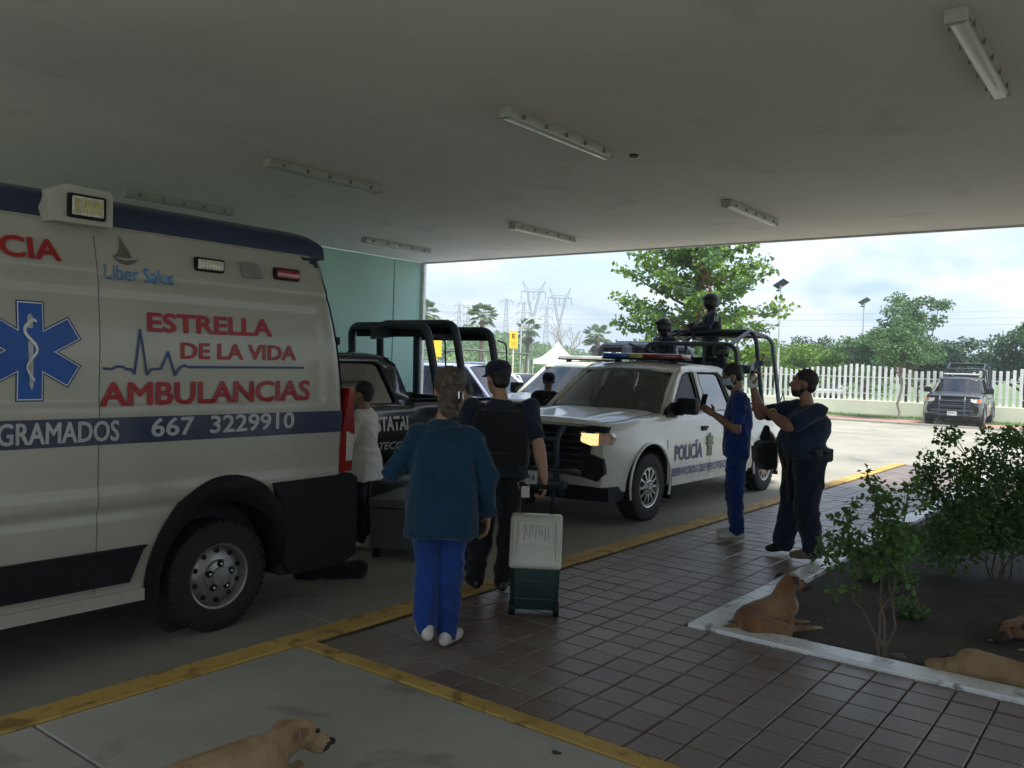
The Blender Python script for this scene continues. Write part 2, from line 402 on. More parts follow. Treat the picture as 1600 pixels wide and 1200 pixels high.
o = sheet('joint_bed', -14, 40.2, -22, 46, ROAD-0.022, soilm, kind=None, parent=drive)
xs = [-14, -9.5, -5.0, -0.5, 3.9, 8.4, 12.9, 17.4, 21.9, 26.4, 30.9, 35.2]
ysl = [4.085, 8.3, 12.4]
for i in range(len(xs)-1):
    for j in range(len(ysl)-1): slab(xs[i], xs[i+1], ysl[j], ysl[j+1], ROAD, roadc, drive)
for i in range(7, len(xs)-1):
    for (a, b) in ((12.4, 17.0), (17.0, 21.6), (21.6, 26.2), (26.2, 46)): slab(xs[i], xs[i+1], a, b, ROAD, roadc, drive)
for (a, b) in ((12.9, 17.4),):
    for (c, d) in ((12.4, 17.0), (17.0, 21.6), (21.6, 46)): slab(a, b, c, d, ROAD, roadc, drive)
for i in range(7, len(xs)-1):
    for (a, b) in ((-3.0, 0.6), (0.6, 4.085)):
        slab(xs[i], xs[i+1], a, b, ROAD, roadc, drive)
# kerb along the driveway, painted yellow on top
kerbc = concrete
pv = empty('pavement'); pv['kind'] = 'structure'
X = -14.0; i = 0
while X < 17.39:
    x1 = min(X+3.0, 17.4); mb = MB(); y0, y1, b = 3.885, 4.07, 0.012
    prof = [(y0, -0.2), (y1, -0.2), (y1, -b), (y1-b, 0.004), (y0+b, 0.004), (y0, -0.002)]
    mb.prism(prof, 'X', X+0.003, x1-0.003); mb.build('kerb_stone', yellow, pv, smooth=False); X = x1
# painted line between apron and pavers
ap = empty('concrete_apron'); ap['kind'] = 'structure'
sheet('joint_bed', -14, 3.13, -22, 3.885, -0.025, soilm, kind=None, parent=ap)
for x0, x1 in ((-14, -7.3), (-7.3, -2.8), (-2.8, 1.69), (1.69, 3.125)):
    for y0, y1 in ((-22, -9.8), (-9.8, -5.3), (-5.3, -0.8), (-0.8, 3.88)): slab(x0, x1, y0, y1, 0.0, concrete, ap)
Y = 3.88
while Y > -8:
    mb = MB(); mb.box((3.185, Y-0.75, -0.02), (0.105, 1.494, 0.048), bev=0.006); mb.build('kerb_stone', yellow, pv, smooth=False); Y -= 1.5
# pavers: 20 cm squares on a dark bed
pm = bpy.data.materials.new('paver'); pm.use_nodes = True; t = pm.node_tree; p = t.nodes['Principled BSDF']; k = t.links.new
g = t.nodes.new('ShaderNodeNewGeometry'); sn = t.nodes.new('ShaderNodeVectorMath'); sn.operation = 'SNAP'; sn.inputs[1].default_value = (0.2, 0.2, 10)
of = t.nodes.new('ShaderNodeVectorMath'); of.operation = 'ADD'; of.inputs[1].default_value = (-0.04, -0.02, 5); k(g.outputs['Position'], of.inputs[0]); k(of.outputs[0], sn.inputs[0])
wn = t.nodes.new('ShaderNodeTexWhiteNoise'); wn.noise_dimensions = '3D'; k(sn.outputs[0], wn.inputs['Vector'])
r = t.nodes.new('ShaderNodeValToRGB'); cr_ = r.color_ramp; cr_.elements[0].color = (0.14, 0.103, 0.087, 1); cr_.elements[1].color = (0.185, 0.152, 0.13, 1)
e = cr_.elements.new(0.55); e.color = (0.17, 0.128, 0.11, 1); k(wn.outputs['Value'], r.inputs[0])
a = t.nodes.new('ShaderNodeTexNoise'); a.inputs['Scale'].default_value = 1.6; a.inputs['Detail'].default_value = 8; k(g.outputs['Position'], a.inputs['Vector'])
mr = t.nodes.new('ShaderNodeMapRange'); mr.inputs['To Min'].default_value = 0.75; mr.inputs['To Max'].default_value = 1.3; k(a.outputs['Fac'], mr.inputs['Value'])
mm = t.nodes.new('ShaderNodeVectorMath'); mm.operation = 'SCALE'; k(r.outputs[0], mm.inputs[0]); k(mr.outputs[0], mm.inputs['Scale']); k(mm.outputs[0], p.inputs['Base Color'])
f = t.nodes.new('ShaderNodeTexNoise'); f.inputs['Scale'].default_value = 60; f.inputs['Detail'].default_value = 5; k(g.outputs['Position'], f.inputs['Vector'])
bb = t.nodes.new('ShaderNodeBump'); bb.inputs['Strength'].default_value = 0.3; bb.inputs['Distance'].default_value = 0.01; k(f.outputs['Fac'], bb.inputs['Height']); k(bb.outputs[0], p.inputs['Normal'])
p.inputs['Roughness'].default_value = 0.34
sheet('joint_bed', 3.24, 17.4, -8, 3.885, -0.014, soilm, kind=None, parent=pv)
def paver_geo(cx, cy, cz, tx=0, ty=0, s=0.0965, b=0.006):
    out = []
    for (q, z) in ((s, -0.03), (s, -b), (s-b, 0.0)):
        for (sx, sy) in ((-1, -1), (1, -1), (1, 1), (-1, 1)): out.append((cx+sx*q, cy+sy*q, cz+z+tx*sx+ty*sy))
    fs = [(8, 9, 10, 11)] + [(i, (i+1) % 4, 4+(i+1) % 4, 4+i) for i in range(4)] + [(4+i, 4+(i+1) % 4, 8+(i+1) % 4, 8+i) for i in range(4)]
    return out, fs
vsp, fsp = paver_geo(0, 0, 0); pme = bpy.data.meshes.new('paver'); pme.from_pydata(vsp, [], fsp); pme.materials.append(pm)
PLX0, PLY1 = 5.04, 2.385        # outer corner of the planting bed
cells = []
ny0 = -38
for i in range(70):
    cx = 3.34 + 0.2*i
    if cx > 17.35: break
    for j in range(ny0, 20):
        cy = -0.06 + 0.2*j - 0.02 + 0.0
        cy = 0.12 + 0.2*(j-1)
        if cy+0.09 > 3.885: continue
        if cx > PLX0-0.04 and cy < PLY1+0.04: continue
        cells.append((cx, cy))
def inview(c):
    v = Vector((c[0], c[1], 0)) - Vector((0, 0, 1.65)); z = v.dot(fw)
    if z < 0.5: return None
    x = v.dot(r2)/z*1333; y = -v.dot(u2)/z*1333
    return z if abs(x) < 830 and abs(y) < 640 else None
vis = sorted([c for c in cells if inview(c)], key=lambda c: inview(c)); near = set(vis[:300])
sv_, sf_ = [], []
for c in cells:
    dz = random.uniform(-0.0025, 0.0015); tx, ty = random.uniform(-.0012, .0012), random.uniform(-.0012, .0012)
    if c in near:
        o = link(bpy.data.objects.new('paver', pme), pv); o.location = (c[0], c[1], dz); o.rotation_euler = (ty*8, tx*8, random.uniform(-.008, .008))
    else:
        v_, f_ = paver_geo(c[0], c[1], dz, tx, ty); b_ = len(sv_); sv_ += v_; sf_ += [[b_+q for q in f] for f in f_]
o = mesh('far_pavers', sv_, sf_, pm, pv); o['kind'] = 'stuff'
rl = random.Random(12); mb = MB()
for q in range(150):
    x = 3.3+9.5*rl.random()**1.3; y = rl.uniform(-.5, 3.8) if x < 5 else rl.uniform(2.45, 3.8); s = rl.uniform(.003, .009)
    mb.add([(x+s*math.cos(a_)*rl.uniform(.6, 1.2), y+s*math.sin(a_)*rl.uniform(.6, 1.2), .0035) for a_ in (0, 1.05, 2.1, 3.14, 4.2, 5.2)], [(0, 1, 2, 3, 4, 5)])
o = mb.build('pale_specks', mat('pale_speck', (.45, .44, .40), .8), pv, smooth=False); o['kind'] = 'stuff'
# planting bed: soil and a steel-faced white kerb
steel = ground_mat('white_kerb_paint', (0.60, 0.63, 0.66), (0.85, 0.87, 0.88), 4.0, 0.32, 0.25, 30, (7.0, 0.60, 0.30))
def planter_kerb(x0, x1, y0, y1):
    mb = MB(); mb.box(((x0+x1)/2, (y0+y1)/2, -0.07), (x1-x0, y1-y0, 0.19), bev=0.01)
    return mb.build('planter_kerb', steel, bed, smooth=False)
bed = empty('planting_bed'); bed['kind'] = 'structure'
planter_kerb(5.04, 5.23, -8.0, 2.20)
for q in range(5): planter_kerb(5.04 + q*2.45 + (0 if q == 0 else 0.004), 5.04 + (q+1)*2.45, 2.204, 2.385)
def soil_z(x, y):
    e = min(sstep(0, .25, x-5.2), sstep(0, .25, 2.22-y))
    return -0.06 + e*(0.05*noise.noise(Vector((x*.9, y*.9, 1))) + 0.035*noise.noise(Vector((x*3.3, y*3.3, 5))) + 0.024*noise.noise(Vector((x*9, y*9, 2))) + .012*noise.noise(Vector((x*21, y*21, 2)))) - 0.02*(1-e)
vs, fs = [], []; nx, ny = 240, 200
for j in range(ny+1):
    for i in range(nx+1):
        x = 5.2 + 12.2*i/nx; y = 2.22 - 10.2*j/ny
        z = soil_z(x, y)
        vs.append((x, y, z))
fs = [(j*(nx+1)+i, j*(nx+1)+i+1, (j+1)*(nx+1)+i+1, (j+1)*(nx+1)+i) for j in range(ny) for i in range(nx)]
mesh('soil', vs, fs, soilm, bed, smooth=True, sharp=80)
# clods and litter
rl = random.Random(3); mb = MB()
for q in range(1500):
    x = 5.3 + rl.random()**1.6*9; y = 2.1 - rl.random()*4.6; s = rl.uniform(.006, .022)
    mb.ball((x, y, soil_z(x, y)+s*.2), (s, s*rl.uniform(.6, 1), s*.6), n=5, m=4)
o = mb.build('soil_clods', soilm, bed, smooth=True, sharp=80); o['kind'] = 'stuff'
litter = mat('dry_litter', (0.32, 0.27, 0.2), 0.8, col2=(0.5, 0.46, 0.38)); mb = MB()
for q in range(650):
    x = 5.3 + rl.random()**1.5*9; y = 2.1 - rl.random()*4.6; s = rl.uniform(.004, .014); a = rl.random()*6.3; z = soil_z(x, y)+.004; s *= 1.7
    c, d = math.cos(a)*s, math.sin(a)*s
    mb.add([(x-c, y-d, z), (x+d*.5, y-c*.5, z+.006), (x+c, y+d, z+.003), (x-d*.5, y+c*.5, z)], [(0, 1, 2, 3)])
o = mb.build('leaf_litter', litter, bed, smooth=False); o['kind'] = 'stuff'
for q, (x, y, s) in enumerate(((5.45, 1.2, .09), (5.9, 1.75, .07), (5.75, 1.62, .05))):
    mb = MB(); mb.ball((0, 0, 0), (s, s*.7, s*.4), n=12, m=8); mb.xf(lambda v: v*(1+.18*noise.noise(v*25)))
    tag(mb.build('stone', mat('stone_grey', (.13, .12, .105), .9, var=.3, vs=20, bump=.4), loc=(x, y, -.04)),
        ['grey stone half buried by the white planter kerb', 'larger stone on the soil beside the front paws of the lying brown dog', 'small stone on the soil nearest the hind paw of the brown dog'][q], 'stone')

# ------------------------------------------------------------------ canopy building
CZ = 3.7
ceilm = ground_mat('ceiling_plaster', (0.78, 0.765, 0.705), (0.89, 0.875, 0.82), .42, .9, .25, 10, (1.15, .60, .90))
teal = mat('teal_wall_paint', (0.36, 0.57, 0.51), 0.6, var=0.06, vs=1.2, bump=0.05)
can = empty('canopy', label='large plaster ceiling canopy over the ambulance bay', cat='canopy')
mb = MB(); mb.box((5.25, 3.95, CZ+0.35), (15.5, 17.0, 0.7)); mb.build('ceiling', ceilm, can, smooth=False)
mb = MB(); mb.box((13.02, 3.95, CZ+0.345), (0.05, 17.0, 0.74)); mb.build('fascia', mat('fascia_white', (.62, .63, .62), .6), can, smooth=False)
wl = empty('teal_wall', label='teal green panelled wall on the far side of the bay', cat='wall')
jx = [-2.5, 0.2, 3.8, 7.4, 12.2, 12.99]
for i in range(len(jx)-1):
    mb = MB(); mb.box(((jx[i]+jx[i+1])/2, 12.60, (CZ+ROAD)/2), (jx[i+1]-jx[i]-0.025, 0.3, CZ-ROAD-0.004), bev=0.006); mb.build('wall_panel', teal, wl, smooth=False)
mb = MB(); mb.box((5.2, 12.66, 1.75), (15.4, 0.2, 3.86)); mb.build('joint_backing', mat('dark_gap', (.03, .035, .03), .9), wl, smooth=False)
mb = MB(); mb.box((13.03, 12.56, (CZ+ROAD)/2), (0.07, 0.36, CZ-ROAD-0.01)); mb.build('corner_trim', mat('trim_white', (.8, .8, .78), .5), wl, smooth=False)
hw = empty('hospital_wall', label='pale hospital wall closing the near side of the bay behind the camera', cat='wall')
for i in range(3):
    mb = MB(); mb.box((-1.2+2.6*i, -4.6, CZ/2), (2.58, 0.3, CZ-.01), bev=.006); mb.build('wall_panel', mat('pale_wall', (.62, .63, .58), .7), hw, smooth=False)
# fluorescent fittings
hous = mat('fitting_grey_plastic', (0.42, 0.42, 0.39), 0.5, var=.1); clip = mat('fitting_clip', (0.16, 0.16, 0.15), 0.4)
diffm = bpy.data.materials.new('ribbed_diffuser'); diffm.use_nodes = True; p = diffm.node_tree.nodes['Principled BSDF']
p.inputs['Base Color'].default_value = (0.62, 0.63, 0.60, 1); p.inputs['Roughness'].default_value = 0.22; p.inputs['Transmission Weight'].default_value = 0.35; p.inputs['Coat Weight'].default_value = 0.5
wv = diffm.node_tree.nodes.new('ShaderNodeTexWave'); wv.inputs['Scale'].default_value = 26; g = diffm.node_tree.nodes.new('ShaderNodeNewGeometry'); diffm.node_tree.links.new(g.outputs['Position'], wv.inputs['Vector'])
bb = diffm.node_tree.nodes.new('ShaderNodeBump'); bb.inputs['Strength'].default_value = .25; bb.inputs['Distance'].default_value = .01; diffm.node_tree.links.new(wv.outputs['Fac'], bb.inputs['Height']); diffm.node_tree.links.new(bb.outputs[0], p.inputs['Normal'])
def lamp():
    r = empty('ceiling_light', group='fluorescent fittings on the canopy ceiling'); r['category'] = 'ceiling light'
    mb = MB(); mb.prism([(-.062, 0), (.062, 0), (.066, -.03), (.058, -.05), (-.058, -.05), (-.066, -.03)], 'X', -.78, .78); mb.build('housing', hous, r, sharp=50)
    mb = MB(); mb.prism([(-.055, -.047), (.055, -.047), (.05, -.075), (.03, -.092), (-.03, -.092), (-.05, -.075)], 'X', -.765, .765); mb.build('diffuser', diffm, r, sharp=60)
    for x in (-.78, .78):
        mb = MB(); mb.box((x, 0, -.045), (.03, .125, .08), bev=.01); mb.build('end_cap', hous, r)
    for x in (-.62, -.3, 0, .3, .62):
        for y in (-.064, .064):
            mb = MB(); mb.box((x, y, -.05), (.03, .01, .04)); mb.build('clip', clip, r, smooth=False)
    return r
lp = [((6.15, 4.275), 'long ceiling light above the pavement edge, second from the right of the near row'), ((6.25, 7.49), 'ceiling light above the rear of the ambulance'),
      ((6.37, 10.57), 'ceiling light farthest left, beside the roof light of the ambulance'), ((10.62, 10.78), 'ceiling light nearest the teal wall, by its corner'),
      ((10.58, 7.61), 'ceiling light above the cage of the dark pickup'), ((10.44, 4.275), 'short looking ceiling light near the open edge above the tree'),
      ((6.01, 1.005), 'large ceiling light at the top right corner above the planting bed')]
L0 = lamp()
for i, (xy, lb) in enumerate(lp):
    o = L0 if i == 0 else copy_tree(L0); o['label'] = lb; o.location = (xy[0], xy[1], CZ-.002)
sensor = MB(); sensor.lathe([(0, -.02), (.035, -.02), (.045, -.006), (.05, 0)], n=20); tag(sensor.build('ceiling_box', mat('box_dark', (.05, .045, .03), .6), loc=(7.23, 4.16, CZ-.001)), 'small dark round box on the ceiling between two lights', 'ceiling box')
# ================================================================== VEHICLES
rubber = mat('tyre_rubber', (0.018, 0.018, 0.018), 0.85, var=.3, vs=9, bump=.3, bs=80)
blackpl = mat('black_plastic', (0.006, 0.0062, 0.007), 0.6, var=.3, vs=8, bump=.1, bs=120, spec=.28)
darkin = mat('cabin_dark', (0.03, 0.03, 0.032), 0.8)
chrome = mat('bright_metal', (0.62, 0.62, 0.61), 0.25, metal=1.0, var=.05)
alloy = mat('wheel_steel', (0.40, 0.40, 0.39), 0.38, metal=0.85, var=.12, vs=20)
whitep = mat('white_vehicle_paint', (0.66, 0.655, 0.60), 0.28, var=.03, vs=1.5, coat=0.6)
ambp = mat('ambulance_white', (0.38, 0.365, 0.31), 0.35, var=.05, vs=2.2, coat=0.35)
navyp = mat('black_navy_paint', (0.010, 0.012, 0.020), 0.25, var=.1, coat=0.8)
darkpk = mat('dark_grey_paint', (0.045, 0.05, 0.055), 0.3, var=.1, coat=0.8)
lilac = mat('pale_blue_paint', (0.36, 0.40, 0.60), 0.28, var=.04, coat=.8)
cagem = mat('cage_black', (0.032, 0.042, 0.058), 0.42, var=.2)
gl_dark = glass('tinted_glass', (0.10, 0.11, 0.12), 0.04, mx_=.35); gl_wind = glass('windscreen_glass', (0.50, 0.56, 0.56), 0.13)
redl = mat('red_lens', (0.26, 0.006, 0.009), 0.2, coat=.8, var=.2, vs=30); amber = mat('amber_lens', (0.55, 0.13, 0.02), 0.2, coat=.8)
clearl = mat('clear_lens', (0.55, 0.55, 0.5), 0.12, coat=1, var=.2, vs=40); lit = mat('headlamp_lit', (.8, .7, .5), .3, emit=((1.0, 0.66, 0.28), .33), var=.7, vs=30)
bluel = mat('blue_lens', (0.02, 0.07, 0.40), 0.2, coat=.8); yell = mat('yellow_lens', (0.45, 0.40, 0.12), 0.25, coat=.5)
navyink = mat('navy_vinyl', (0.018, 0.045, 0.16), 0.4, var=.05); redink = mat('red_vinyl', (0.33, 0.012, 0.018), 0.4, var=.05)
silverink = mat('silver_vinyl', (0.42, 0.44, 0.46), 0.4); bluestar = mat('star_blue_vinyl', (0.010, 0.085, 0.36), 0.4, var=.05); whiteink = mat('white_vinyl', (.68, .68, .66), .4)
greyink = mat('olive_grey_vinyl', (0.13, 0.13, 0.10), 0.5); skyink = mat('sky_blue_vinyl', (0.04, 0.22, 0.50), 0.4)
seam = mat('seam_dark', (0.10, 0.10, 0.095), 0.8)

def wheel(parent, x, y, r, width, side, kind, rim_r):
    """side -1: outer face looks to -y"""
    w = empty('wheel', (x, y, r)); w.parent = parent
    o = side; hw = width/2
    mb = MB(); R = r
    prof = [(rim_r, -hw), (rim_r+.02, -hw-.004), (R*.86, -hw-.004), (R*.95, -hw+.012), (R*.995, -hw+.04), (R, -hw*.3), (R, hw*.3), (R*.995, hw-.04), (R*.95, hw-.012), (R*.86, hw+.004), (rim_r+.02, hw+.004), (rim_r, hw), (rim_r-.004, 0), (rim_r, -hw)]
    mb.lathe(prof, axis='Y', n=48)
    mb.build('tyre', rubber, w, sharp=30)
    mb = MB(); lug = .0035 if kind == 'van' else 0.0    # tread lugs
    for k in range(44 if kind != 'van' else 60):
        a = 2*PI*k/(44 if kind != 'van' else 60)
        for q, yy in ((0, -hw*.72), (.5, -hw*.12), (0, hw*.45)):
            a2 = a+q*2*PI/44; c = Vector((math.cos(a2)*(R-.004-lug*1.4), yy, math.sin(a2)*(R-.004-lug*1.4)))
            mb.box(c, (.016, hw*.46, .026), rot=Matrix.Rotation(-a2, 3, 'Y'))
    mb.build('tread', rubber, w, smooth=False)
    f = o*(hw-.012); rr = rim_r
    mb = MB()
    mb.lathe([(rr+.012, f+o*.004), (rr+.004, f+o*.012), (rr-.012, f+o*.004), (rr-.02, f-o*.03), (rr-.025, f-o*.09)], axis='Y', n=40)
    if kind == 'van':
        # pressed steel wheel: dished disc with round holes and a raised centre with nuts
        mb.lathe([(rr-.024, f-o*.055), (rr-.045, f-o*.035), (rr*.62, f-o*.020), (rr*.50, f-o*.012), (rr*.48, f+o*.012), (rr*.30, f+o*.020), (rr*.28, f+o*.034), (0.0, f+o*.036)], axis='Y', n=40)
    elif kind == 'steel':
        mb.lathe([(rr*.42, f-o*.03), (rr*.36, f+o*.004), (rr*.26, f+o*.008), (0, f+o*.008)], axis='Y', n=32)
        for k in range(12):
            a = 2*PI*k/12; ca, sa = math.cos(a), math.sin(a)
            def P(rad, off, yy): return (ca*rad - sa*off, yy, sa*rad + ca*off)
            mb.add([P(rr*.36, -.020, f), P(rr*.36, .020, f), P(rr*.72, .011, f+o*.004), P(rr*.72, -.011, f+o*.004), P(rr*.97, .030, f-o*.012), P(rr*.97, -.030, f-o*.012),
                    P(rr*.36, -.020, f-o*.03), P(rr*.36, .020, f-o*.03), P(rr*.72, .011, f-o*.026), P(rr*.72, -.011, f-o*.026), P(rr*.97, .03, f-o*.045), P(rr*.97, -.03, f-o*.045)],
                   [(0, 1, 2, 3), (3, 2, 4, 5), (0, 3, 9, 6), (3, 5, 11, 9), (1, 7, 8, 2), (2, 8, 10, 4)])
        mb.lathe([(rr*.99, f-o*.006), (rr*.86, f-o*.004), (rr*.84, f-o*.03)], axis='Y', n=40)
    else:
        mb.lathe([(rr*.9, f-o*.02), (rr*.5, f-o*.03), (rr*.3, f), (0, f)], axis='Y', n=32)
        for k in range(5):
            a = 2*PI*k/5; mb.cap((math.cos(a)*rr*.2, f, math.sin(a)*rr*.2), .03, (math.cos(a)*rr*.85, f-o*.01, math.sin(a)*rr*.85), .022, n=8)
    mb.build('rim', alloy if kind != 'cover' else mat('wheel_cover', (.3, .3, .31), .4, metal=.6), w, sharp=32)
    nb = 5 if kind == 'van' else 6
    if kind == 'van':
        for k in range(10):
            a = 2*PI*(k+.5)/10; mb = MB(); mb.lathe([(0, f-o*.021), (.017, f-o*.022), (.017, f-o*.03)], c=(math.cos(a)*rr*.76, 0, math.sin(a)*rr*.76), axis='Y', n=14); mb.build('rim_hole', blackpl, w)
        for k in range(nb):
            a = 2*PI*(k+.25)/nb; mb = MB(); mb.lathe([(0, f+o*.024), (.024, f+o*.023), (.024, f)], c=(math.cos(a)*rr*.39, 0, math.sin(a)*rr*.39), axis='Y', n=12); mb.build('nut_recess', blackpl, w)
    else:
        mb = MB(); mb.lathe([(rr*.84, f-o*.055), (rr*.3, f-o*.045), (0, f-o*.045)], axis='Y', n=24); mb.build('wheel_recess', blackpl, w)
        mb = MB(); mb.lathe([(rr*.13, f+o*.009), (rr*.12, f+o*.018), (0, f+o*.018)], axis='Y', n=16); mb.build('hub_cap', alloy, w)
    for k in range(nb):
        a = 2*PI*(k+.25)/nb; q = rr*(.39 if kind == 'van' else .24); mb = MB(); mb.lathe([(.011, f+o*.005), (.011, f+o*.034), (.007, f+o*.038), (0, f+o*.038)], c=(math.cos(a)*q, 0, math.sin(a)*q), axis='Y', n=6); mb.build('wheel_nut', chrome, w)
    return w

# ------------------------------------------------------------------ AMBULANCE (local x runs from the front bumper back, z from the road)
AX0, AY = -1.64, 4.83
AL, AW, AH = 6.0, 2.06, 2.75
amb = empty('ambulance', (AX0, AY, ROAD), 0, 'large white high-roof ambulance van with blue stars, red lettering and a navy stripe', 'ambulance')
WXR = 3.28-AX0            # rear wheel
WXF = WXR-4.02
def ay(x, z):
    """y of the left skin (0 = widest, + is inwards)"""
    y = 0.0
    y += 0.10*sstep(0.95, 0.30, z)**2*0.25
    if z > 1.75: y += 0.16*((z-1.75)/0.85)**2.0
    # rear corner rounding and front nose taper
    y += 0.10*sstep(AL-.16, AL, x)**2
    if x < 1.5: y += 0.34*((1.5-x)/1.5)**2.4
    # swage above the wheel
    y += -0.012*sstep(0.90, 0.935, z)*sstep(1.03, 0.99, z)*sstep(AL-.12, AL-.18, x) + 0.010*sstep(0.84, 0.87, z)*sstep(.92, .89, z)
    # pressed window panels
    for (a, b) in ((1.55, 3.30), (3.40, 5.72)):
        y += 0.011*sstep(a, a+.035, x)*sstep(b, b-.035, x)*sstep(1.49, 1.525, z)*sstep(2.175, 2.14, z)
    y += 0.010*sstep(2.235, 2.25, z)*sstep(2.28, 2.262, z)
    y += 0.0025*math.sin(x*2.1+z)*sstep(.4, .8, z)
    return y
xr_end = lambda z: AL - 0.02 - 0.17*sstep(1.25, AH-.02, z) - .25*sstep(2.42, AH, z)**2.5
def amb_side():
    zs = [0.36+0.022*i for i in range(int((2.56-0.36)/0.022)+1)]; nx = 200; vs = []; fs = []
    for z in zs:
        for i in range(nx+1):
            xe = xr_end(z); x = xe*(i/nx); vs.append((x, ay(x*AL/xe if i > nx-8 else x, z), z))
    n1_ = nx+1
    for j in range(len(zs)-1):
        for i in range(nx):
            q = (j*n1_+i, j*n1_+i+1, (j+1)*n1_+i+1, (j+1)*n1_+i); c = Vector((sum(vs[k_][0] for k_ in q)/4, 0, sum(vs[k_][2] for k_ in q)/4))
            if any((c-Vector((wx, 0, .38))).length < .50 for wx in (WXR, WXF)): continue
            if c.x < 1.15 and 1.28 < c.z < 1.95 and c.x > .35+(c.z-1.28)*.6: continue
            fs.append(q)
    return vs, fs
vs, fs = amb_side()
navyamb = mat('ambulance_navy', (0.012, 0.022, 0.065), 0.35, var=.06, coat=.4)
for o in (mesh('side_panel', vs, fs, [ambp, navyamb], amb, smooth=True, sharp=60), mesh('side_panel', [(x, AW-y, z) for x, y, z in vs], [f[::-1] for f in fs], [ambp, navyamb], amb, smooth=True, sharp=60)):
    for p_ in o.data.polygons:
        c = p_.center
        if c.z > 1.55 and c.x > xr_end(c.z) - .035 - .05*sstep(1.6, 2.3, c.z) - .16*sstep(2.42, 2.54, c.z)**2: p_.material_index = 1
# roof: rounded loft in navy
rings = []
for i in range(61):
    x = AL*i/60
    e = sstep(0, 1.6, x)
    zt = 2.0 + (AH-2.0)*e if x < 1.6 else AH
    zt -= .10*sstep(AL-.6, AL, x)**3
    xe = min(x, xr_end(2.6)); ring = []
    for k_ in range(21):
        t = k_/20; yy = ay(x, 2.54); a = PI*t
        w = AW/2-yy; c = math.cos(a); s_ = math.sin(a)
        yk = AW/2 - w*(abs(c)**.42)*(1 if c > 0 else -1)
        zk = min(2.54, zt-.05) + (zt-min(2.54, zt-.05))*(abs(s_)**.42)
        ring.append((min(x, AL-.21-.06*abs(s_)), yk, zk))
    rings.append(ring)
navyamb = mat('ambulance_navy', (0.012, 0.022, 0.065), 0.35, var=.06, coat=.4)
mb = MB(); mb.loft(rings, closed=False, cap0=False, cap1=True); mb.build('roof', navyamb, amb, sharp=50)
# navy rear corner strip following the back edge of the side
mb = MB(); pts = []
for i in range(40):
    z = 1.28 + (2.60-1.28)*i/39; x1 = xr_end(z)+.004; w = .04+.035*sstep(2.3, 2.6, z)
    pts.append(((x1-w, ay(AL-.05, z)-.004+.0, z), (x1, ay(AL, z)-.012+.02, z), (x1+.012, ay(AL, z)+.10, z)))
mb.loft(pts, closed=False, cap0=False, cap1=False); mb.build('rear_corner_strip', navyamb, amb, sharp=60)
# rear, underbody, nose
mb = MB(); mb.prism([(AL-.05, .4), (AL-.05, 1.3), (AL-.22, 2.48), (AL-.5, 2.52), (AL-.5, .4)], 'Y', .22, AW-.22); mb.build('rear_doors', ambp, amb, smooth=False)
mb = MB(); mb.box((AL/2-.1, AW/2, .46), (AL-.7, AW-.5, .2)); mb.box((AL/2, AW/2, .9), (AL-1.0, AW-.62, .7)); mb.build('underbody', darkin, amb, smooth=False)
mb = MB(); mb.box((WXR, AW/2, .36), (.12, AW-.5, .12), bev=.03); mb.box((WXF, AW/2, .36), (.12, AW-.5, .12), bev=.03); mb.build('axle', darkin, amb)
rings = []
for (x, z0, z1, w) in ((.0, .3, .95, .70), (.06, .28, 1.12, .74), (.3, .27, 1.25, .84), (.62, .27, 1.3, .90)):
    rings.append([(x + .15*(s_/w)**2*0 , AW/2+s_, z) for (s_, z) in ((-w, z0+.1), (-w*.95, z0), (w*.95, z0), (w, z0+.1), (w, z1-.15), (w*.85, z1), (-w*.85, z1), (-w, z1-.15))])
mb = MB(); mb.loft(rings); mb.build('nose', ambp, amb, sharp=60)
mb = MB(); mb.add([(.45, .22, 1.28), (.45, AW-.22, 1.28), (1.15, AW-.28, 2.02), (1.15, .28, 2.02)], [(0, 1, 2, 3)]); mb.build('windscreen', gl_dark, amb, smooth=False)
for s_ in (0, 1):
    mb = MB(); yy = .07 if s_ == 0 else AW-.07; mb.add([(.45, yy, 1.28), (1.17, yy, 1.28), (1.17, yy+(.04 if s_ == 0 else -.04), 1.95), (.8, yy, 1.95)], [(0, 1, 2, 3)]); mb.build('side_window', gl_dark, amb, smooth=False)
    mb = MB(); mb.box((.12, .35 if s_ == 0 else AW-.35, .95), (.2, .34, .26), bev=.05); mb.build('headlight', clearl, amb)
# wheel arch trims and housings
for wx in (WXR, WXF):
    mb = MB(); rr_ = []
    for i in range(33):
        a = math.radians(-14+208*i/32); ring = []
        for (r_, yo) in ((.60, -.012), (.595, -.022), (.545, -.034), (.50, -.03), (.485, -.005), (.485, .26)):
            x = wx+r_*math.cos(a)*.93; z = .38+r_*math.sin(a)*(1.10 if r_ > .49 else 1.0)
            if z < .30: z = .30
            ring.append((x, ay(min(x, AL-.2), max(z, .4))*(1 if yo < .2 else 0)+yo, z))
        rr_.append(ring)
    mb.loft(rr_, closed=False, cap0=False, cap1=False); mb.build('wheel_arch', blackpl, amb, sharp=40)
    mb = MB(); mb.lathe([(.45, .25), (.02, .26)], c=(wx, 0, .38), axis='Y', n=32); mb.build('wheel_housing', darkin, amb)
    mb = MB(); mb.lathe([(.62, AW-.25), (.02, AW-.26)], c=(wx, 0, .38), axis='Y', n=32); mb.build('wheel_housing', darkin, amb)
    wheel(amb, wx, .17, .365, .225, -1, 'van', .215); wheel(amb, wx, AW-.17, .365, .225, 1, 'van', .215)
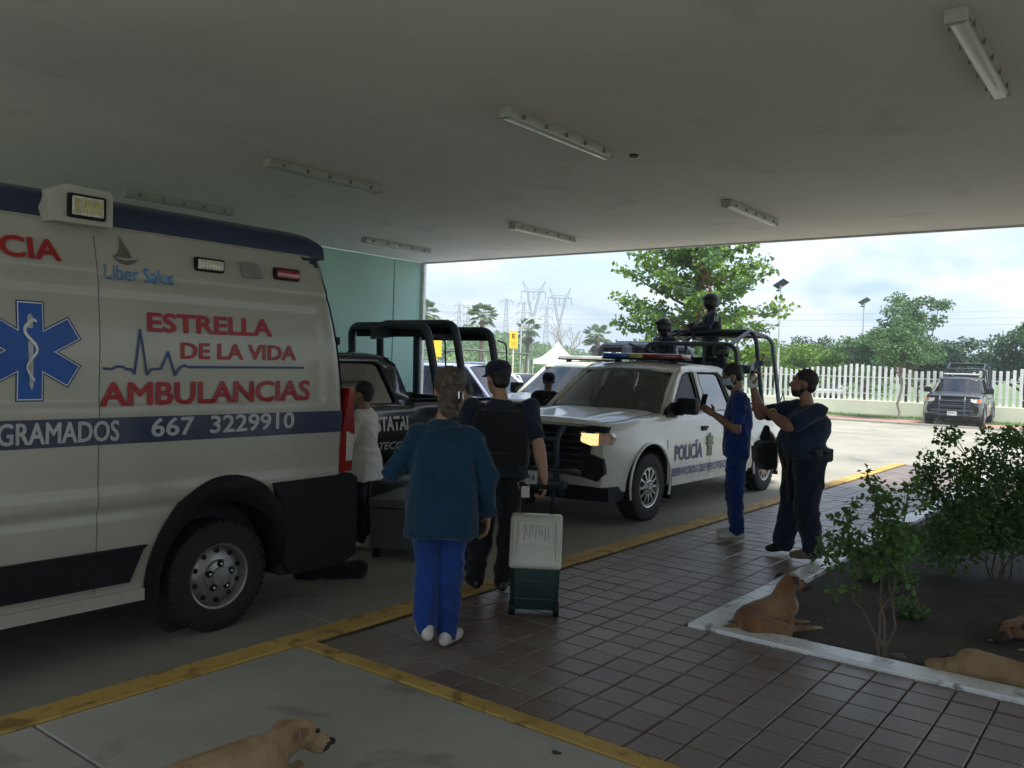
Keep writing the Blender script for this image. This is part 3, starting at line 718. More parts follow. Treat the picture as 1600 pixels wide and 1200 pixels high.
# black rear lower panel + bumper, black side moulding
mb = MB(); P = [(WXR+.44, .40), (WXR+.46, .62), (WXR+.42, .80), (WXR+.34, .955), (AL-.03, .965), (AL+.02, .93), (AL+.025, .36), (AL-.1, .30), (WXR+.52, .30)]
mb.prism(P, 'Y', -.030, .25); mb.build('rear_lower_panel', blackpl, amb, smooth=False)
mb = MB(); mb.box((AL-.02, AW/2, .5), (.12, AW-.1, .36), bev=.04); mb.build('rear_bumper', blackpl, amb)
mb = MB(); mb.prism([(1.55, .46), (WXR-.66, .46), (WXR-.58, .64), (WXR-.55, .665), (1.55, .665)], 'Y', -.026, .02)
o = mb.build('side_moulding', blackpl, amb, smooth=False)
mb = MB(); mb.prism([(1.2, .33), (WXR-.52, .33), (WXR-.5, .40), (1.2, .40)], 'Y', .0, .06); mb.build('sill', ambp, amb, smooth=False)
for sx in (4.07, 1.52):
    mb = MB(); P = [(sx, ay(sx, z)-.0005, z) for z in [.42+.02*i for i in range(104)]]; mb.tube(P, .0028, n=4); mb.build('panel_seam', seam, amb, smooth=False)
mb = MB(); mb.tube([(x, ay(x, 2.262)-.0005, 2.262+.004*(x-3)) for x in [1.5+.05*i for i in range(84)]], .003, n=4); mb.build('panel_seam', seam, amb, smooth=False)
mb = MB(); mb.tube([(x, ay(x, 2.545)-.004, 2.545) for x in [1.5+.05*i for i in range(84)]], .006, n=5); mb.build('roof_gutter', ambp, amb)
# side decals follow the skin
def deck(e=.0035): return lambda u, v: (u, ay(u, v)-e, v)
def decal(pts, m, name, e=.003, sub=1):
    """polygon laid on the side skin, cut finely so it follows the curve"""
    bm = bmesh.new(); f = bm.faces.new([bm.verts.new((p[0], p[1], 0)) for p in pts])
    bmesh.ops.triangulate(bm, faces=[f])
    if sub:
        x0 = min(p[0] for p in pts); x1 = max(p[0] for p in pts); z0 = min(p[1] for p in pts); z1 = max(p[1] for p in pts)
        z = math.ceil(z0/.05)*.05
        while z < z1: bmesh.ops.bisect_plane(bm, geom=bm.verts[:]+bm.edges[:]+bm.faces[:], plane_co=(0, z, 0), plane_no=(0, 1, 0)); z += .05
        x = math.ceil(x0/.12)*.12
        while x < x1 and x1-x0 < 9: bmesh.ops.bisect_plane(bm, geom=bm.verts[:]+bm.edges[:]+bm.faces[:], plane_co=(x, 0, 0), plane_no=(1, 0, 0)); x += .12
    bmesh.ops.triangulate(bm, faces=bm.faces[:])
    for v in bm.verts: v.co = (v.co.x, ay(v.co.x, v.co.y)-e, v.co.y)
    me = bpy.data.meshes.new(name); bm.to_mesh(me); bm.free(); me.materials.append(m)
    return link(bpy.data.objects.new(name, me), amb)
XA = lambda X: X-AX0                       # world X to van x
decal([(1.5, 1.28), (AL-.02, 1.28), (AL-.02, 1.435), (1.5, 1.435)], navyink if False else navyamb, 'navy_stripe', .004)
def atext(body, X0, X1, z0, z1, m, bold=.03, e=.0045, rise=0.0):
    return text(body, z1-z0, X1-X0, m, amb, place=lambda u, v: (XA(X0)+u, ay(XA(X0)+u, z0+v)-e, z0+v+rise*u), bold=bold, stamp=True)
RS = .012
atext('ESTRELLA', 2.715, 3.615, 1.94, 2.06, redink, .034, rise=RS)
atext('DE LA VIDA', 2.93, 3.815, 1.783, 1.887, redink, .034, rise=RS)
atext('AMBULANCIAS', 2.43, 3.945, 1.498, 1.64, redink, .034, rise=RS)
atext('EMERGENCIA', 1.06, 2.232, 2.30, 2.42, redink, .03, .008, rise=.004)
atext('667  3229910', 2.74, 3.80, 1.31, 1.425, silverink, .022, .008, rise=RS)
atext('PROGRAMADOS', 1.66, 2.545, 1.30, 1.42, silverink, .03, .008)
atext('Liber Salus', 2.47, 2.90, 2.235, 2.325, skyink, .0, .008)
def zl(x, z): return (XA(x), z)
# pulse line
pts = [(2.45, 1.718), (2.50, 1.715), (2.525, 1.73), (2.565, 1.73), (2.58, 1.718), (2.615, 1.715), (2.635, 1.69), (2.668, 1.95), (2.712, 1.685), (2.74, 1.718), (2.80, 1.722), (2.845, 1.825), (2.895, 1.683), (2.925, 1.73), (2.955, 1.745), (2.985, 1.735), (3.878, 1.746)]
mb = MB()
for i in range(len(pts)-1):
    a, b = Vector((XA(pts[i][0]), 0, pts[i][1])), Vector((XA(pts[i+1][0]), 0, pts[i+1][1])); d = (b-a).normalized(); n = Vector((-d.z, 0, d.x))*.0075
    a -= d*.004; b += d*.004; kk = max(1, int((b-a).length/.1))
    for q in range(kk):
        c0, c1 = a+(b-a)*(q/kk), a+(b-a)*((q+1)/kk)
        mb.add([(v.x, ay(v.x, v.z)-.0055-.0002*i, v.z) for v in (c0-n, c1-n, c1+n, c0+n)], [(0, 1, 2, 3)])
mb.build('pulse_line', navyink, amb, smooth=False)
# star of life
def star(cx, cz, R_, w, m, name, e):
    pts = []; tri = []
    for k_ in range(6):
        a = PI/2 - k_*PI/3; d = Vector((math.cos(a), math.sin(a))); n = Vector((-d.y, d.x)); inner = w/2/math.tan(PI/6)
        pts.append(d*R_ + n*(w/2)); pts.append(d*R_ - n*(w/2)); a2 = a-PI/6; pts.append(Vector((math.cos(a2), math.sin(a2)))*(w/2/math.sin(PI/6)))
    return decal([(cx+p.x, cz+p.y) for p in pts], m, name, e)
star(XA(2.055), 1.805, .272, .145, navyink, 'star_outline', .0030); star(XA(2.055), 1.805, .264, .131, whiteink, 'star_keyline', .0045); star(XA(2.055), 1.805, .258, .121, bluestar, 'star_of_life', .006)
mb = MB()
def ribbon(P, ws, m, name, e):
    mb = MB()
    for i in range(len(P)-1):
        a, b = Vector(P[i]), Vector(P[i+1]); d = (b-a).normalized(); n = Vector((-d.y, d.x))
        q = [a-n*ws[i], b-n*ws[i+1], b+n*ws[i+1], a+n*ws[i]]
        mb.add([(XA(v.x), ay(XA(v.x), v.y)-e-.00015*i, v.y) for v in q], [(0, 1, 2, 3)])
    return mb.build(name, m, amb, smooth=False)
ribbon([(2.05, 2.005), (2.052, 1.99), (2.056, 1.8), (2.062, 1.62), (2.064, 1.60)], [.006, .014, .013, .009, .003], silverink, 'staff', .0075)
sn_ = []
for i in range(40):
    t = i/39; sn_.append((2.052+.010*t + (.034-.012*t)*math.sin(PI*.9+t*PI*3.3), 1.975-.33*t))
ribbon([(2.085, 1.962), (2.075, 1.972)] + sn_, [.004, .008] + [.0095*(1-.55*i/39) for i in range(40)], whiteink, 'serpent', .0115)
# sail emblem
decal([zl(2.535, 2.375), zl(2.56, 2.40), zl(2.575, 2.44), zl(2.58, 2.505), zl(2.60, 2.465), zl(2.625, 2.425), zl(2.645, 2.375), zl(2.60, 2.37)], greyink, 'sail_emblem', .0065)
decal([zl(2.525, 2.385), zl(2.55, 2.365), zl(2.60, 2.355), zl(2.64, 2.362), zl(2.69, 2.372), zl(2.655, 2.345), zl(2.615, 2.33), zl(2.575, 2.335), zl(2.54, 2.355)], greyink, 'hull_emblem', .0065)
# side lamps
def amb_lamp(X0, X1, z0, z1, m, name='side_lamp'):
    w, h = X1-X0, z1-z0; x, z = XA((X0+X1)/2), (z0+z1)/2; y = ay(x, z)
    f = MB(); f.box((x, y-.012, z), (w, .035, h), bev=.014); o = f.build(name, blackpl if name != 'side_vent' else mat('vent_grey', (.20, .20, .18), .6), amb)
    g = MB(); g.box((x, y-.032, z), (w-.03, .014, h-.028), bev=.006); g.build('lens', m, o)
    if m is clearl:
        for k_ in range(7):
            q = MB(); q.box((x+(-3+k_)*(w-.05)/7, y-.0395, z), (.004, .004, h-.035)); q.build('lens_rib', yell, o, smooth=False)
amb_lamp(3.055, 3.265, 2.345, 2.435, clearl); amb_lamp(3.66, 3.875, 2.35, 2.435, redl)
mb = MB(); x = XA(3.475); y = ay(x, 2.39); mb.prism([(x-.07, 2.34), (x+.075, 2.34), (x+.075, 2.38), (x+.045, 2.425), (x, 2.44), (x-.07, 2.44)], 'Y', y-.035, y+.02); mb.build('side_vent', mat('vent_grey', (.20, .20, .18), .6), amb)
# roof corner scene lamp
mb = MB(); x0, x1 = XA(2.125), XA(2.50)
mb.prism([(x0+.01, 2.60), (x0+.05, 2.70), (x0+.10, 2.735), (x1-.02, 2.73), (x1, 2.70), (x1, 2.53), (x0+.03, 2.525)], 'Y', .03, .5)
o = mb.build('roof_lamp_housing', ambp, amb, sharp=40)
mb = MB(); mb.box((XA(2.345), .022, 2.622), (.215, .03, .135), bev=.013); mb.build('lamp_bezel', blackpl, o)
mb = MB(); mb.box((XA(2.345), .006, 2.622), (.175, .012, .105), bev=.005); mb.build('lens', clearl, o)
for k_ in range(10):
    mb = MB(); mb.box((XA(2.345)+(-4.5+k_)*.0165, -.002, 2.622), (.008, .005, .075)); mb.build('lens_rib', yell, o, smooth=False)
# tail lamp, rear hinge, marker
mb = MB()
prof = [(AL-.13, .975), (AL-.01, .985), (AL+.01, 1.25), (AL-.015, 1.60), (AL-.045, 1.60), (AL-.10, 1.32), (AL-.125, 1.15)]
mb.prism(prof, 'Y', .0, .16); o = mb.build('tail_lamp', redl, amb, sharp=30)
mb.__init__(); mb.prism([(AL-.07, 1.06), (AL-.015, 1.06), (AL+.004, 1.25), (AL-.07, 1.28)], 'Y', -.006, .05); mb.build('reversing_lens', clearl, o, sharp=30)
mb = MB(); mb.box((AL-.12, .35, 1.95), (.10, .04, .16), bev=.01); mb.box((AL-.08, .22, 1.95), (.06, .2, .06), bev=.01); mb.build('door_hinge', blackpl, amb)

# ------------------------------------------------------------------ PICKUPS
def pickup(loc, rz, label, paint, low=None, ESTATAL=False, cage='tall', steelwheels=True, grille_w=.72, lamp_on=False, windows=None, bar=True, guard=True, lens_colours=True):
    """local: x back from the front bumper, y=-1..1 (left side is -y), z up from the road"""
    r = empty('police_pickup', loc, rz, label, 'pickup truck')
    Lb, HW = 5.85, 1.0; XF, XR = .98, 4.66; TR = .405
    def zt(x):   # shoulder height
        if x < .12: return 1.09+.08*sstep(-.05, .12, x)
        if x < 1.5: return 1.17+.085*sstep(.12, 1.5, x)
        if x < 3.85: return 1.255+.005*sstep(1.5, 3.8, x)
        return 1.30
    def wid(x):
        w = HW
        if x < .75: w -= .15*((.75-x)/.75)**2.2
        if x > Lb-.3: w -= .05*((x-Lb+.3)/.3)**2
        return w
    flare = lambda x: .035*(math.exp(-((x-XF)/.42)**4) + math.exp(-((x-XR)/.42)**4))
    st = [0, .03, .08, .15, .25, .35, .5, .65, .8, .98, 1.15, 1.3, 1.4, 1.5, 1.58, 1.7, 2.0, 2.4, 2.8, 3.2, 3.6, 3.84, 3.88, 4.1, 4.4, 4.66, 4.9, 5.2, 5.5, 5.7, 5.8, 5.85]
    def ring(x):
        w = wid(x); T = zt(x); hood = x < 1.55; f = flare(x); out = []
        zb = .42 if x < .35 else .36
        crown = .035 if hood else 0.0
        prof = [(.93*w, zb), (.985*w, zb+.035), (w+f*.6, .60), (w+f, .72), (w+f*.8, .84), (w-.006+f*.25, .92), (w-.018, 1.0), (w-.024, T-.10), (w-.036, T-.05), (w-.062, T-.018), (w-.105, T-.002), (w-.18, T+.004),
                (w-.26, T+(.028 if hood else .0)), (w*.45, T+(.028+crown*.6 if hood else .004)), (w*.2, T+(.02+crown if hood else .004))]
        pts = [(y, z) for y, z in prof]; full = [(-y, z) for y, z in pts] + [(y, z) for y, z in pts[::-1]]
        for (y, z) in full:
            k_ = .17*(abs(y)/.9)**2.2*max(0, 1-x/.9)
            slope = .05*max(0, (z-.75))*max(0, 1-x/.25) if x < .25 else 0
            out.append(Vector((x + k_ + slope, y, z)))
        return out
    mb = MB(); mb.loft([ring(x) for x in st]); o = mb.build('body', [paint, darkin, low or paint], None, smooth=False)
    cut = []
    for cx in (XF, XR):
        for s_ in (-1, 1):
            c = MB(); c.prism([(cx+.485, .05)] + [(cx+.485*math.cos(PI*q/28), .44+.485*math.sin(PI*q/28)) for q in range(29)] + [(cx-.485, .05)], 'Y', s_*.70, s_*1.3); cut.append(c.build('cutter', paint, smooth=False))
    c = MB(); c.box((4.80, 0, 1.2), (1.72, 1.58, .62)); cut.append(c.build('cutter', paint, smooth=False))
    boolcut(o, cut); me = o.data
    for p_ in me.polygons:
        c = p_.center
        if abs(c.y) < .955 and c.z < .95 and any(math.hypot(c.x-q, c.z-.44) < .487 for q in (XF, XR)): p_.material_index = 1
        elif abs(c.y) < .80 and 3.9 < c.x < 5.7 and c.z < 1.28: p_.material_index = 1
        elif low and c.z < .55: p_.material_index = 0
    me.shade_smooth(); me.set_sharp_from_angle(angle=math.radians(28)); o.parent = r
    # arch lips
    for cx in (XF, XR):
        for s_ in (-1, 1):
            P = [(cx+.492*math.cos(math.radians(a)), s_*(wid(cx)+.026), .44+.492*math.sin(math.radians(a))) for a in range(-20, 201, 8)]
            m_ = MB(); m_.tube(P, .016, n=6); m_.build('arch_lip', paint if not low else blackpl, r)
    # front end
    def fx(y, z, x=0): return x + .17*(abs(y)/.9)**2.2*max(0, 1-x/.9) + .05*max(0, z-.75)
    def front(pts, th, m, name, par=r, off=-.012):
        m_ = MB(); n = len(pts); pts = [(y, z + .16*max(0, z-.5)) for y, z in pts]
        m_.add([(fx(y, z)+off-th, y, z) for y, z in pts] + [(fx(y, z)+.04, y, z) for y, z in pts], [tuple(range(n)), tuple(range(n, 2*n))[::-1]] + [(k_, n+k_, n+(k_+1) % n, (k_+1) % n) for k_ in range(n)])
        return m_.build(name, m, par, smooth=False)
    def mir(pts): return [(-y, z) for y, z in pts][::-1]
    up_ = [(y, 1.035) for y in (-.78, -.5, -.25, 0, .25, .5, .78)]; dn_ = [(y, .64) for y in (.66, .4, .2, 0, -.2, -.4, -.66)]
    g_ = front(up_ + [(.70, .86)] + dn_ + [(-.70, .86)], .012, blackpl, 'grille')
    for k_ in range(5):
        z = .74+.075*k_; m_ = MB()
        m_.tube([(fx(y, z)-.035, y, z) for y in (-.62, -.4, -.2, 0, .2, .4, .62)], .011, n=6); m_.build('grille_bar', cagem, g_)
    front([(-.88, .99), (-.90, 1.055), (-.45, 1.07), (0, 1.075), (.45, 1.07), (.90, 1.055), (.88, .99), (.45, 1.035), (0, 1.04), (-.45, 1.035)], .02, blackpl, 'hood_trim')
    for s_ in (-1, 1):
        hl = [(.60, .90), (.60, 1.0), (.93, .995), (.965, .96), (.93, .88), (.75, .86)]
        def wrap(v):
            return v
        pts = hl if s_ > 0 else mir(hl)
        h_ = front(pts, .008, clearl, 'headlight', off=-.016)
        il = [(.61, .905), (.61, .985), (.80, .985), (.80, .875), (.72, .87)]; front(il if s_ > 0 else mir(il), .006, lit if (lamp_on) else clearl, 'lamp_reflector', h_, off=-.026)
        il = [(.81, .90), (.81, .985), (.925, .985), (.945, .95), (.915, .89)]; front(il if s_ > 0 else mir(il), .006, amber, 'indicator_lens', h_, off=-.026)
        fg = [(.60, .80), (.86, .745), (.88, .60), (.80, .52), (.62, .56), (.55, .68)]; front(fg if s_ > 0 else mir(fg), .006, blackpl, 'bumper_recess')
    # lower bumper
    m_ = MB(); rr_ = []
    for y in (-.93, -.8, -.5, -.2, 0, .2, .5, .8, .93):
        k_ = .17*(abs(y)/.9)**2.2; rr_.append([(k_-.005, y, .455), (k_-.03, y, .43), (k_-.01, y, .30), (k_+.28, y, .28), (k_+.5, y, .46)])
    m_.loft(rr_); m_.build('lower_bumper', blackpl, r, sharp=40)
    front([(-.60, .585), (-.62, .62), (-.3, .625), (0, .625), (.3, .625), (.62, .62), (.60, .585), (.3, .575), (0, .575), (-.3, .575)], .03, paint, 'bumper_bar')
    if guard:
        m_ = MB()
        for s_ in (-1, 1): m_.tube(bent([(.02, s_*.42, .34), (-.14, s_*.42, .5), (-.15, s_*.42, 1.0), (-.02, s_*.42, 1.12)], .08), .035, n=8)
        m_.tube(bent([(-.10, -.72, .62), (-.16, -.42, .64), (-.16, .42, .64), (-.10, .72, .62)], .06), .028); m_.tube([(-.15, -.42, .98), (-.15, .42, .98)], .028)
        m_.tube([(-.16, -.42, .80), (-.16, .42, .80)], .022)
        m_.box((-.12, 0, .47), (.09, 1.1, .09), bev=.02)
        m_.build('grille_guard', cagem, r)
    pl = MB(); pl.box((-.165, -.02, .52), (.012, .32, .16), bev=.006); p_ = pl.build('licence_plate', whiteink, r)
    text('518-J', .07, .24, navyink, p_, place=lambda u, v: (-.173, .10-u, .49+v), bold=.03)
    # hood seams
    m_ = MB()
    for s_ in (-1, 1): m_.tube([(x + .17*(.78/.9)**2.2*max(0, 1-x/.9) + (.03 if x < .1 else 0), s_*(wid(x)-.175), zt(x)+.0065) for x in (.06, .2, .4, .7, 1.0, 1.3, 1.5)], .0045, n=4)
    for x, z0, z1, e_ in ((1.42, .50, 1.14, .006), (2.66, .45, 1.2, .006), (3.70, .50, 1.2, .006), (3.87, .40, 1.28, .008)):
        for s_ in (-1, 1):
            P = []
            for i in range(9):
                z = z0+(z1-z0)*i/8; w = wid(x)+flare(x)*(1 if .6 < z < .9 else .3) - .001
                if z > .92: w = wid(x)-.006-.018*sstep(.92, 1.0, z) - .012*sstep(zt(x)-.1, zt(x)-.05, z)
                P.append((x, s_*(w-.001), z))
            m_.tube(P, .004, n=4, caps=False)
    m_.build('panel_gap', seam if paint is whitep else blackpl, r)
    # hood bulges
    for s_ in (-1, 1):
        m_ = MB(); rr_ = []
        for i in range(9):
            x = .14+1.25*i/8; w0, w1 = .34, .62; z = zt(x)+.03; h_ = .028*math.sin(PI*(.08+.84*i/8))
            k_ = .17*(.5/.9)**2.2*max(0, 1-x/.9)
            rr_.append([(x+k_, s_*w0, z), (x+k_, s_*(w0+.05), z+h_), (x+k_, s_*(w1-.05), z+h_*.9), (x+k_, s_*w1, z-.005)])
        m_.loft(rr_, closed=False, cap0=False, cap1=False); m_.build('hood_bulge', paint, r, sharp=60)
    # cab: side frames with window holes
    ZR = 1.86
    def cy(z): return .895-.20*((z-1.22)/.64)**1.1 if z > 1.22 else .895+.04
    OUT = [(1.42, 1.20), (1.62, 1.36), (2.16, 1.78), (2.30, 1.845), (2.55, 1.875), (3.3, 1.875), (3.55, 1.85), (3.72, 1.76), (3.86, 1.30), (3.86, 1.20)]
    W1 = [(1.72, 1.265), (1.80, 1.385), (2.24, 1.735), (2.34, 1.775), (2.56, 1.785), (2.60, 1.265)]
    W2 = [(2.74, 1.265), (2.70, 1.785), (3.36, 1.785), (3.44, 1.75), (3.60, 1.32), (3.58, 1.265)]
    for s_ in (-1, 1):
        bm = bmesh.new()
        for loop in (OUT, W1, W2):
            vs_ = [bm.verts.new((x, z, 0)) for x, z in loop]
            for i in range(len(vs_)): bm.edges.new((vs_[i], vs_[(i+1) % len(vs_)]))
        bmesh.ops.triangle_fill(bm, use_beauty=True, use_dissolve=False, edges=bm.edges[:])
        for z in (1.3, 1.4, 1.5, 1.6, 1.7, 1.78, 1.83): bmesh.ops.bisect_plane(bm, geom=bm.verts[:]+bm.edges[:]+bm.faces[:], plane_co=(0, z, 0), plane_no=(0, 1, 0))
        bmesh.ops.recalc_face_normals(bm, faces=bm.faces)
        for v in bm.verts:
            x, z = v.co.x, v.co.y; inn = .035*sstep(1.80, 1.875, z)
            v.co = (x, s_*(cy(z)-inn), z)
        me_ = bpy.data.meshes.new('cab_side'); bm.to_mesh(me_); bm.free(); me_.materials.append(paint); me_.shade_smooth(); me_.set_sharp_from_angle(angle=math.radians(40))
        o_ = link(bpy.data.objects.new('cab_side', me_)); 
        def so_(o): q = o.modifiers.new('s', 'SOLIDIFY'); q.thickness = .05; q.offset = 0.0
        modded(o_, so_); o_.parent = r
        for wn_, Wd in (('front', W1), ('rear', W2)):
            m_ = MB(); m_.add([(x, s_*(cy(z)-.004), z) for x, z in Wd], [tuple(range(len(Wd)))]); wo_ = m_.build('side_window', (windows or gl_dark) if wn_ == 'front' else (windows or glass('rear_tint', (.16, .18, .19), .28)), r, smooth=False)
            m_ = MB(); m_.tube([(x, s_*(cy(z)+.022), z) for x, z in Wd + [Wd[0]]], .011, n=5); m_.build('window_seal', blackpl, wo_)
    # roof skin
    m_ = MB(); rr_ = []
    for x in (2.12, 2.2, 2.32, 2.6, 3.0, 3.3, 3.5, 3.6, 3.66):
        e = sstep(2.1, 2.45, x)*(1-sstep(3.45, 3.7, x)*.5); W_ = .70
        rr_.append([(x - .10*(1-(y/W_)**2)*(1 if x < 2.3 else 0), y, 1.80+.08*e+.045*(1-(y/W_)**2)*e) for y in [W_*math.sin(PI/2*q/6) for q in range(-6, 7)]])
    m_.loft(rr_, closed=False, cap0=False, cap1=False); o_ = m_.build('roof', paint, None, sharp=50)
    def so2(o): q = o.modifiers.new('s', 'SOLIDIFY'); q.thickness = .03; q.offset = -1
    modded(o_, so2); o_.parent = r
    # windscreen + frame
    bas = [Vector((1.46-.26*(1-(y/.84)**2), y, 1.235+.03*(1-(y/.84)**2))) for y in [.84*q/5 for q in range(-5, 6)]]
    top = [Vector((2.19-.13*(1-(y/.66)**2), y, 1.80+.055*(1-(y/.66)**2))) for y in [.66*q/5 for q in range(-5, 6)]]
    m_ = MB(); m_.loft([[bas[i].lerp(top[i], t) for i in range(11)] for t in (0, .25, .5, .75, 1)], closed=False, cap0=False, cap1=False); m_.build('windscreen', gl_wind, r, sharp=80)
    for i in (0, 10):
        m_ = MB(); sg = -1 if i == 0 else 1
        a, b = bas[i], top[i]
        m_.loft([[p + Vector(q) for q in ((-.02, -sg*.012, -.005), (-.015, sg*.02, .012), (.05, sg*.052, .0), (.09, sg*.03, -.02), (.04, 0, -.03))] for p in (a+Vector((.02, 0, -.04)), a.lerp(b, .5), b+Vector((.02, 0, .01)))])
        m_.build('windscreen_pillar', paint, r, sharp=50)
    m_ = MB(); m_.tube([p+Vector((0, 0, -.004)) for p in bas], .014, n=6); m_.build('wiper_cowl', blackpl, r)
    m_ = MB()
    for a, b in ((-.1, -.68), (.62, .05)): m_ = MB(); m_.tube([(1.26, a, 1.285), (1.52, b, 1.315)], .009, n=5); m_.build('wiper', blackpl, r)
    # rear wall of cab with glass
    m_ = MB(); m_.add([(3.85, -.86, 1.22), (3.85, .86, 1.22), (3.68, .68, 1.80), (3.68, -.68, 1.80), (3.83, -.72, 1.32), (3.83, .72, 1.32), (3.715, .62, 1.70), (3.715, -.62, 1.70)], [(0, 1, 5, 4), (1, 2, 6, 5), (2, 3, 7, 6), (3, 0, 4, 7)]); m_.build('cab_rear', paint, r, smooth=False)
    m_ = MB(); m_.add([(3.83, -.72, 1.32), (3.83, .72, 1.32), (3.715, .62, 1.70), (3.715, -.62, 1.70)], [(0, 1, 2, 3)]); m_.build('rear_window', gl_dark, r, smooth=False)
    # interior
    m_ = MB(); m_.box((1.62, 0, 1.235), (.42, 1.6, .11), bev=.04); m_.box((2.75, 0, 1.262), (1.9, 1.62, .01)); m_.build('dashboard', darkin, r)
    for x in (2.45, 3.45):
        for y in (-.42, .42):
            m_ = MB(); m_.box((x+.1, y, 1.37), (.16, .5, .36), rot=Matrix.Rotation(.18, 3, 'Y'), bev=.05); m_.box((x+.17, y, 1.63), (.1, .26, .17), bev=.04); m_.build('seat', darkin, r)
    m_ = MB(); m_.lathe([(.175, 0), (.19, .012), (.205, 0), (.19, -.012), (.175, 0)], axis='X', n=24); m_.xf(lambda v: Matrix.Rotation(-.45, 3, 'Y') @ v + Vector((1.92, -.40, 1.36))); m_.build('steering_wheel', blackpl, r)
    m_ = MB(); m_.box((2.9, 0, 1.815), (1.35, 1.2, .02)); m_.build('headliner', mat('headliner', (.2, .2, .19), .9), r, smooth=False)
    # mirrors, handles
    for s_ in (-1, 1):
        m_ = MB(); m_.box((1.76, s_*1.09, 1.36), (.13, .27, .21), bev=.035); m_.box((1.78, s_*.94, 1.27), (.08, .16, .07), bev=.02); o_ = m_.build('wing_mirror', blackpl, r)
        m_ = MB(); m_.add([(1.828, s_*(1.09-.11), 1.28), (1.828, s_*(1.09+.11), 1.28), (1.828, s_*(1.09+.11), 1.44), (1.828, s_*(1.09-.11), 1.44)], [(0, 1, 2, 3)]); m_.build('mirror_glass', chrome, o_, smooth=False)
        for x in (2.50, 3.56):
            w = wid(x); m_ = MB(); m_.box((x, s_*(w-.008), 1.06), (.18, .035, .035), bev=.012); m_.box((x, s_*(w-.03), 1.045), (.20, .03, .07), bev=.012); m_.build('door_handle', blackpl, r)
        m_ = MB(); m_.prism([(1.42, 1.14), (1.50, 1.32), (1.66, 1.40), (1.80, 1.40), (1.80, 1.27), (1.66, 1.20), (1.58, 1.14)], 'Y', s_*(.955), s_*(.90)); m_.build('mirror_base', blackpl, r, smooth=False)
        for q_ in (1.52, 5.18): m_ = MB(); m_.box((q_, s_*.93, .36), (.02, .18, .30)); m_.build('mud_flap', blackpl, r, smooth=False)
        m_ = MB(); m_.box((2.8, s_*.93, .38), (2.5, .10, .06), bev=.02); m_.build('sill', paint, r)
        m_ = MB(); m_.box((4.85, s_*.87, 1.312), (1.9, .09, .02), bev=.006); m_.build('bed_rail', blackpl if paint is not whitep else paint, r)
        m_ = MB(); m_.box((5.83, s_*.90, 1.02), (.06, .12, .42), bev=.02); m_.build('tail_light', redl, r)
    m_ = MB(); m_.box((5.88, 0, .56), (.16, 1.86, .20), bev=.04); m_.build('rear_bumper', blackpl, r)
    m_ = MB(); m_.box((2.9, 0, .47), (5.0, 1.1, .26)); m_.box((XF, 0, .40), (.10, 1.5, .10)); m_.box((XR, 0, .40), (.10, 1.5, .10)); m_.build('chassis', darkin, r, smooth=False)
    kd = 'steel' if steelwheels else 'cover'
    for x in (XF, XR):
        for s_ in (-1, 1): wheel(r, x, s_*.875, TR, .27, s_, kd, .245)
    # light bar
    if bar:
        m_ = MB(); m_.box((2.62, 0, 1.955), (.26, 1.30, .035), bev=.012); m_.box((2.62, -.45, 1.93), (.12, .05, .06)); m_.box((2.62, .45, 1.93), (.12, .05, .06)); o_ = m_.build('light_bar', blackpl, r)
        segs = ((-.63, -.02, redl), (-.02, .20, yell), (.20, .63, bluel)) if lens_colours else ((-.63, .63, whiteink),)
        for a, b, mm_ in segs:
            m_ = MB(); m_.box((2.62, (a+b)/2, 1.995), (.28, abs(b-a)-.006, .062), bev=.018); m_.build('light_lens', mm_, o_)
    m_ = MB(); m_.prism([(2.45, 1.925), (2.66, 1.925), (2.64, 1.94), (2.60, 2.0), (2.585, 2.0)], 'Y', -.40, -.385); 
    m_.xf(lambda v: v + Vector((-.02, -.02, 0))); m_.build('antenna_fin', blackpl, r, smooth=False)
    # cage
    def hoop(x, zt_, lean, hw, m_, base=1.30, tr=.034):
        m_.tube(bent([(x+lean, -hw-.06, base), (x, -hw+.05, zt_), (x, hw-.05, zt_), (x+lean, hw+.06, base)], .17, 7), tr, n=10)
    cg = empty('cage'); cg.parent = r
    if cage == 'tall':
        for (x, z, ln) in ((3.98, 2.22, -.02), (4.72, 2.45, .12), (5.42, 2.40, .14)):
            m_ = MB(); hoop(x, z, ln, .80, m_); m_.build('hoop', cagem, cg)
        m_ = MB()
        for s_ in (-1, 1):
            m_.tube([(4.0, s_*.66, 2.22), (4.72, s_*.66, 2.45), (5.42, s_*.66, 2.40)], .03, n=8)
            m_.tube([(5.56, s_*.86, 1.30), (5.70, s_*.88, 1.50), (5.74, s_*.88, 1.35)], .012, n=6)
        m_.build('side_rail', cagem, cg)
        m_ = MB(); m_.tube([(3.98, -.25, 1.30), (3.98, -.25, 2.2)], .028); m_.tube([(3.98, .25, 1.30), (3.98, .25, 2.2)], .028); m_.build('cage_upright', cagem, cg)
        m_ = MB(); m_.box((4.72, 0, 2.41), (.05, 1.2, .10), bev=.015); m_.build('padded_rest', blackpl, cg); m_ = MB(); m_.box((4.35, 0, 1.9), (.05, .9, .25), bev=.02); m_.build('padded_rest', blackpl, cg)
    else:
        for (x, z, ln) in ((4.30, 2.30, .16), (4.86, 2.36, .16), (5.66, 2.30, .14)):
            m_ = MB(); hoop(x, z, ln, .80, m_, tr=.056); m_.build('hoop', cagem, cg)
        m_ = MB()
        m_.prism([(4.02, 2.27), (4.80, 2.36), (5.66, 2.31), (5.66, 2.17), (4.80, 2.20), (4.02, 2.10)], 'Y', -.05, .05); m_.build('centre_beam', cagem, cg, smooth=False)
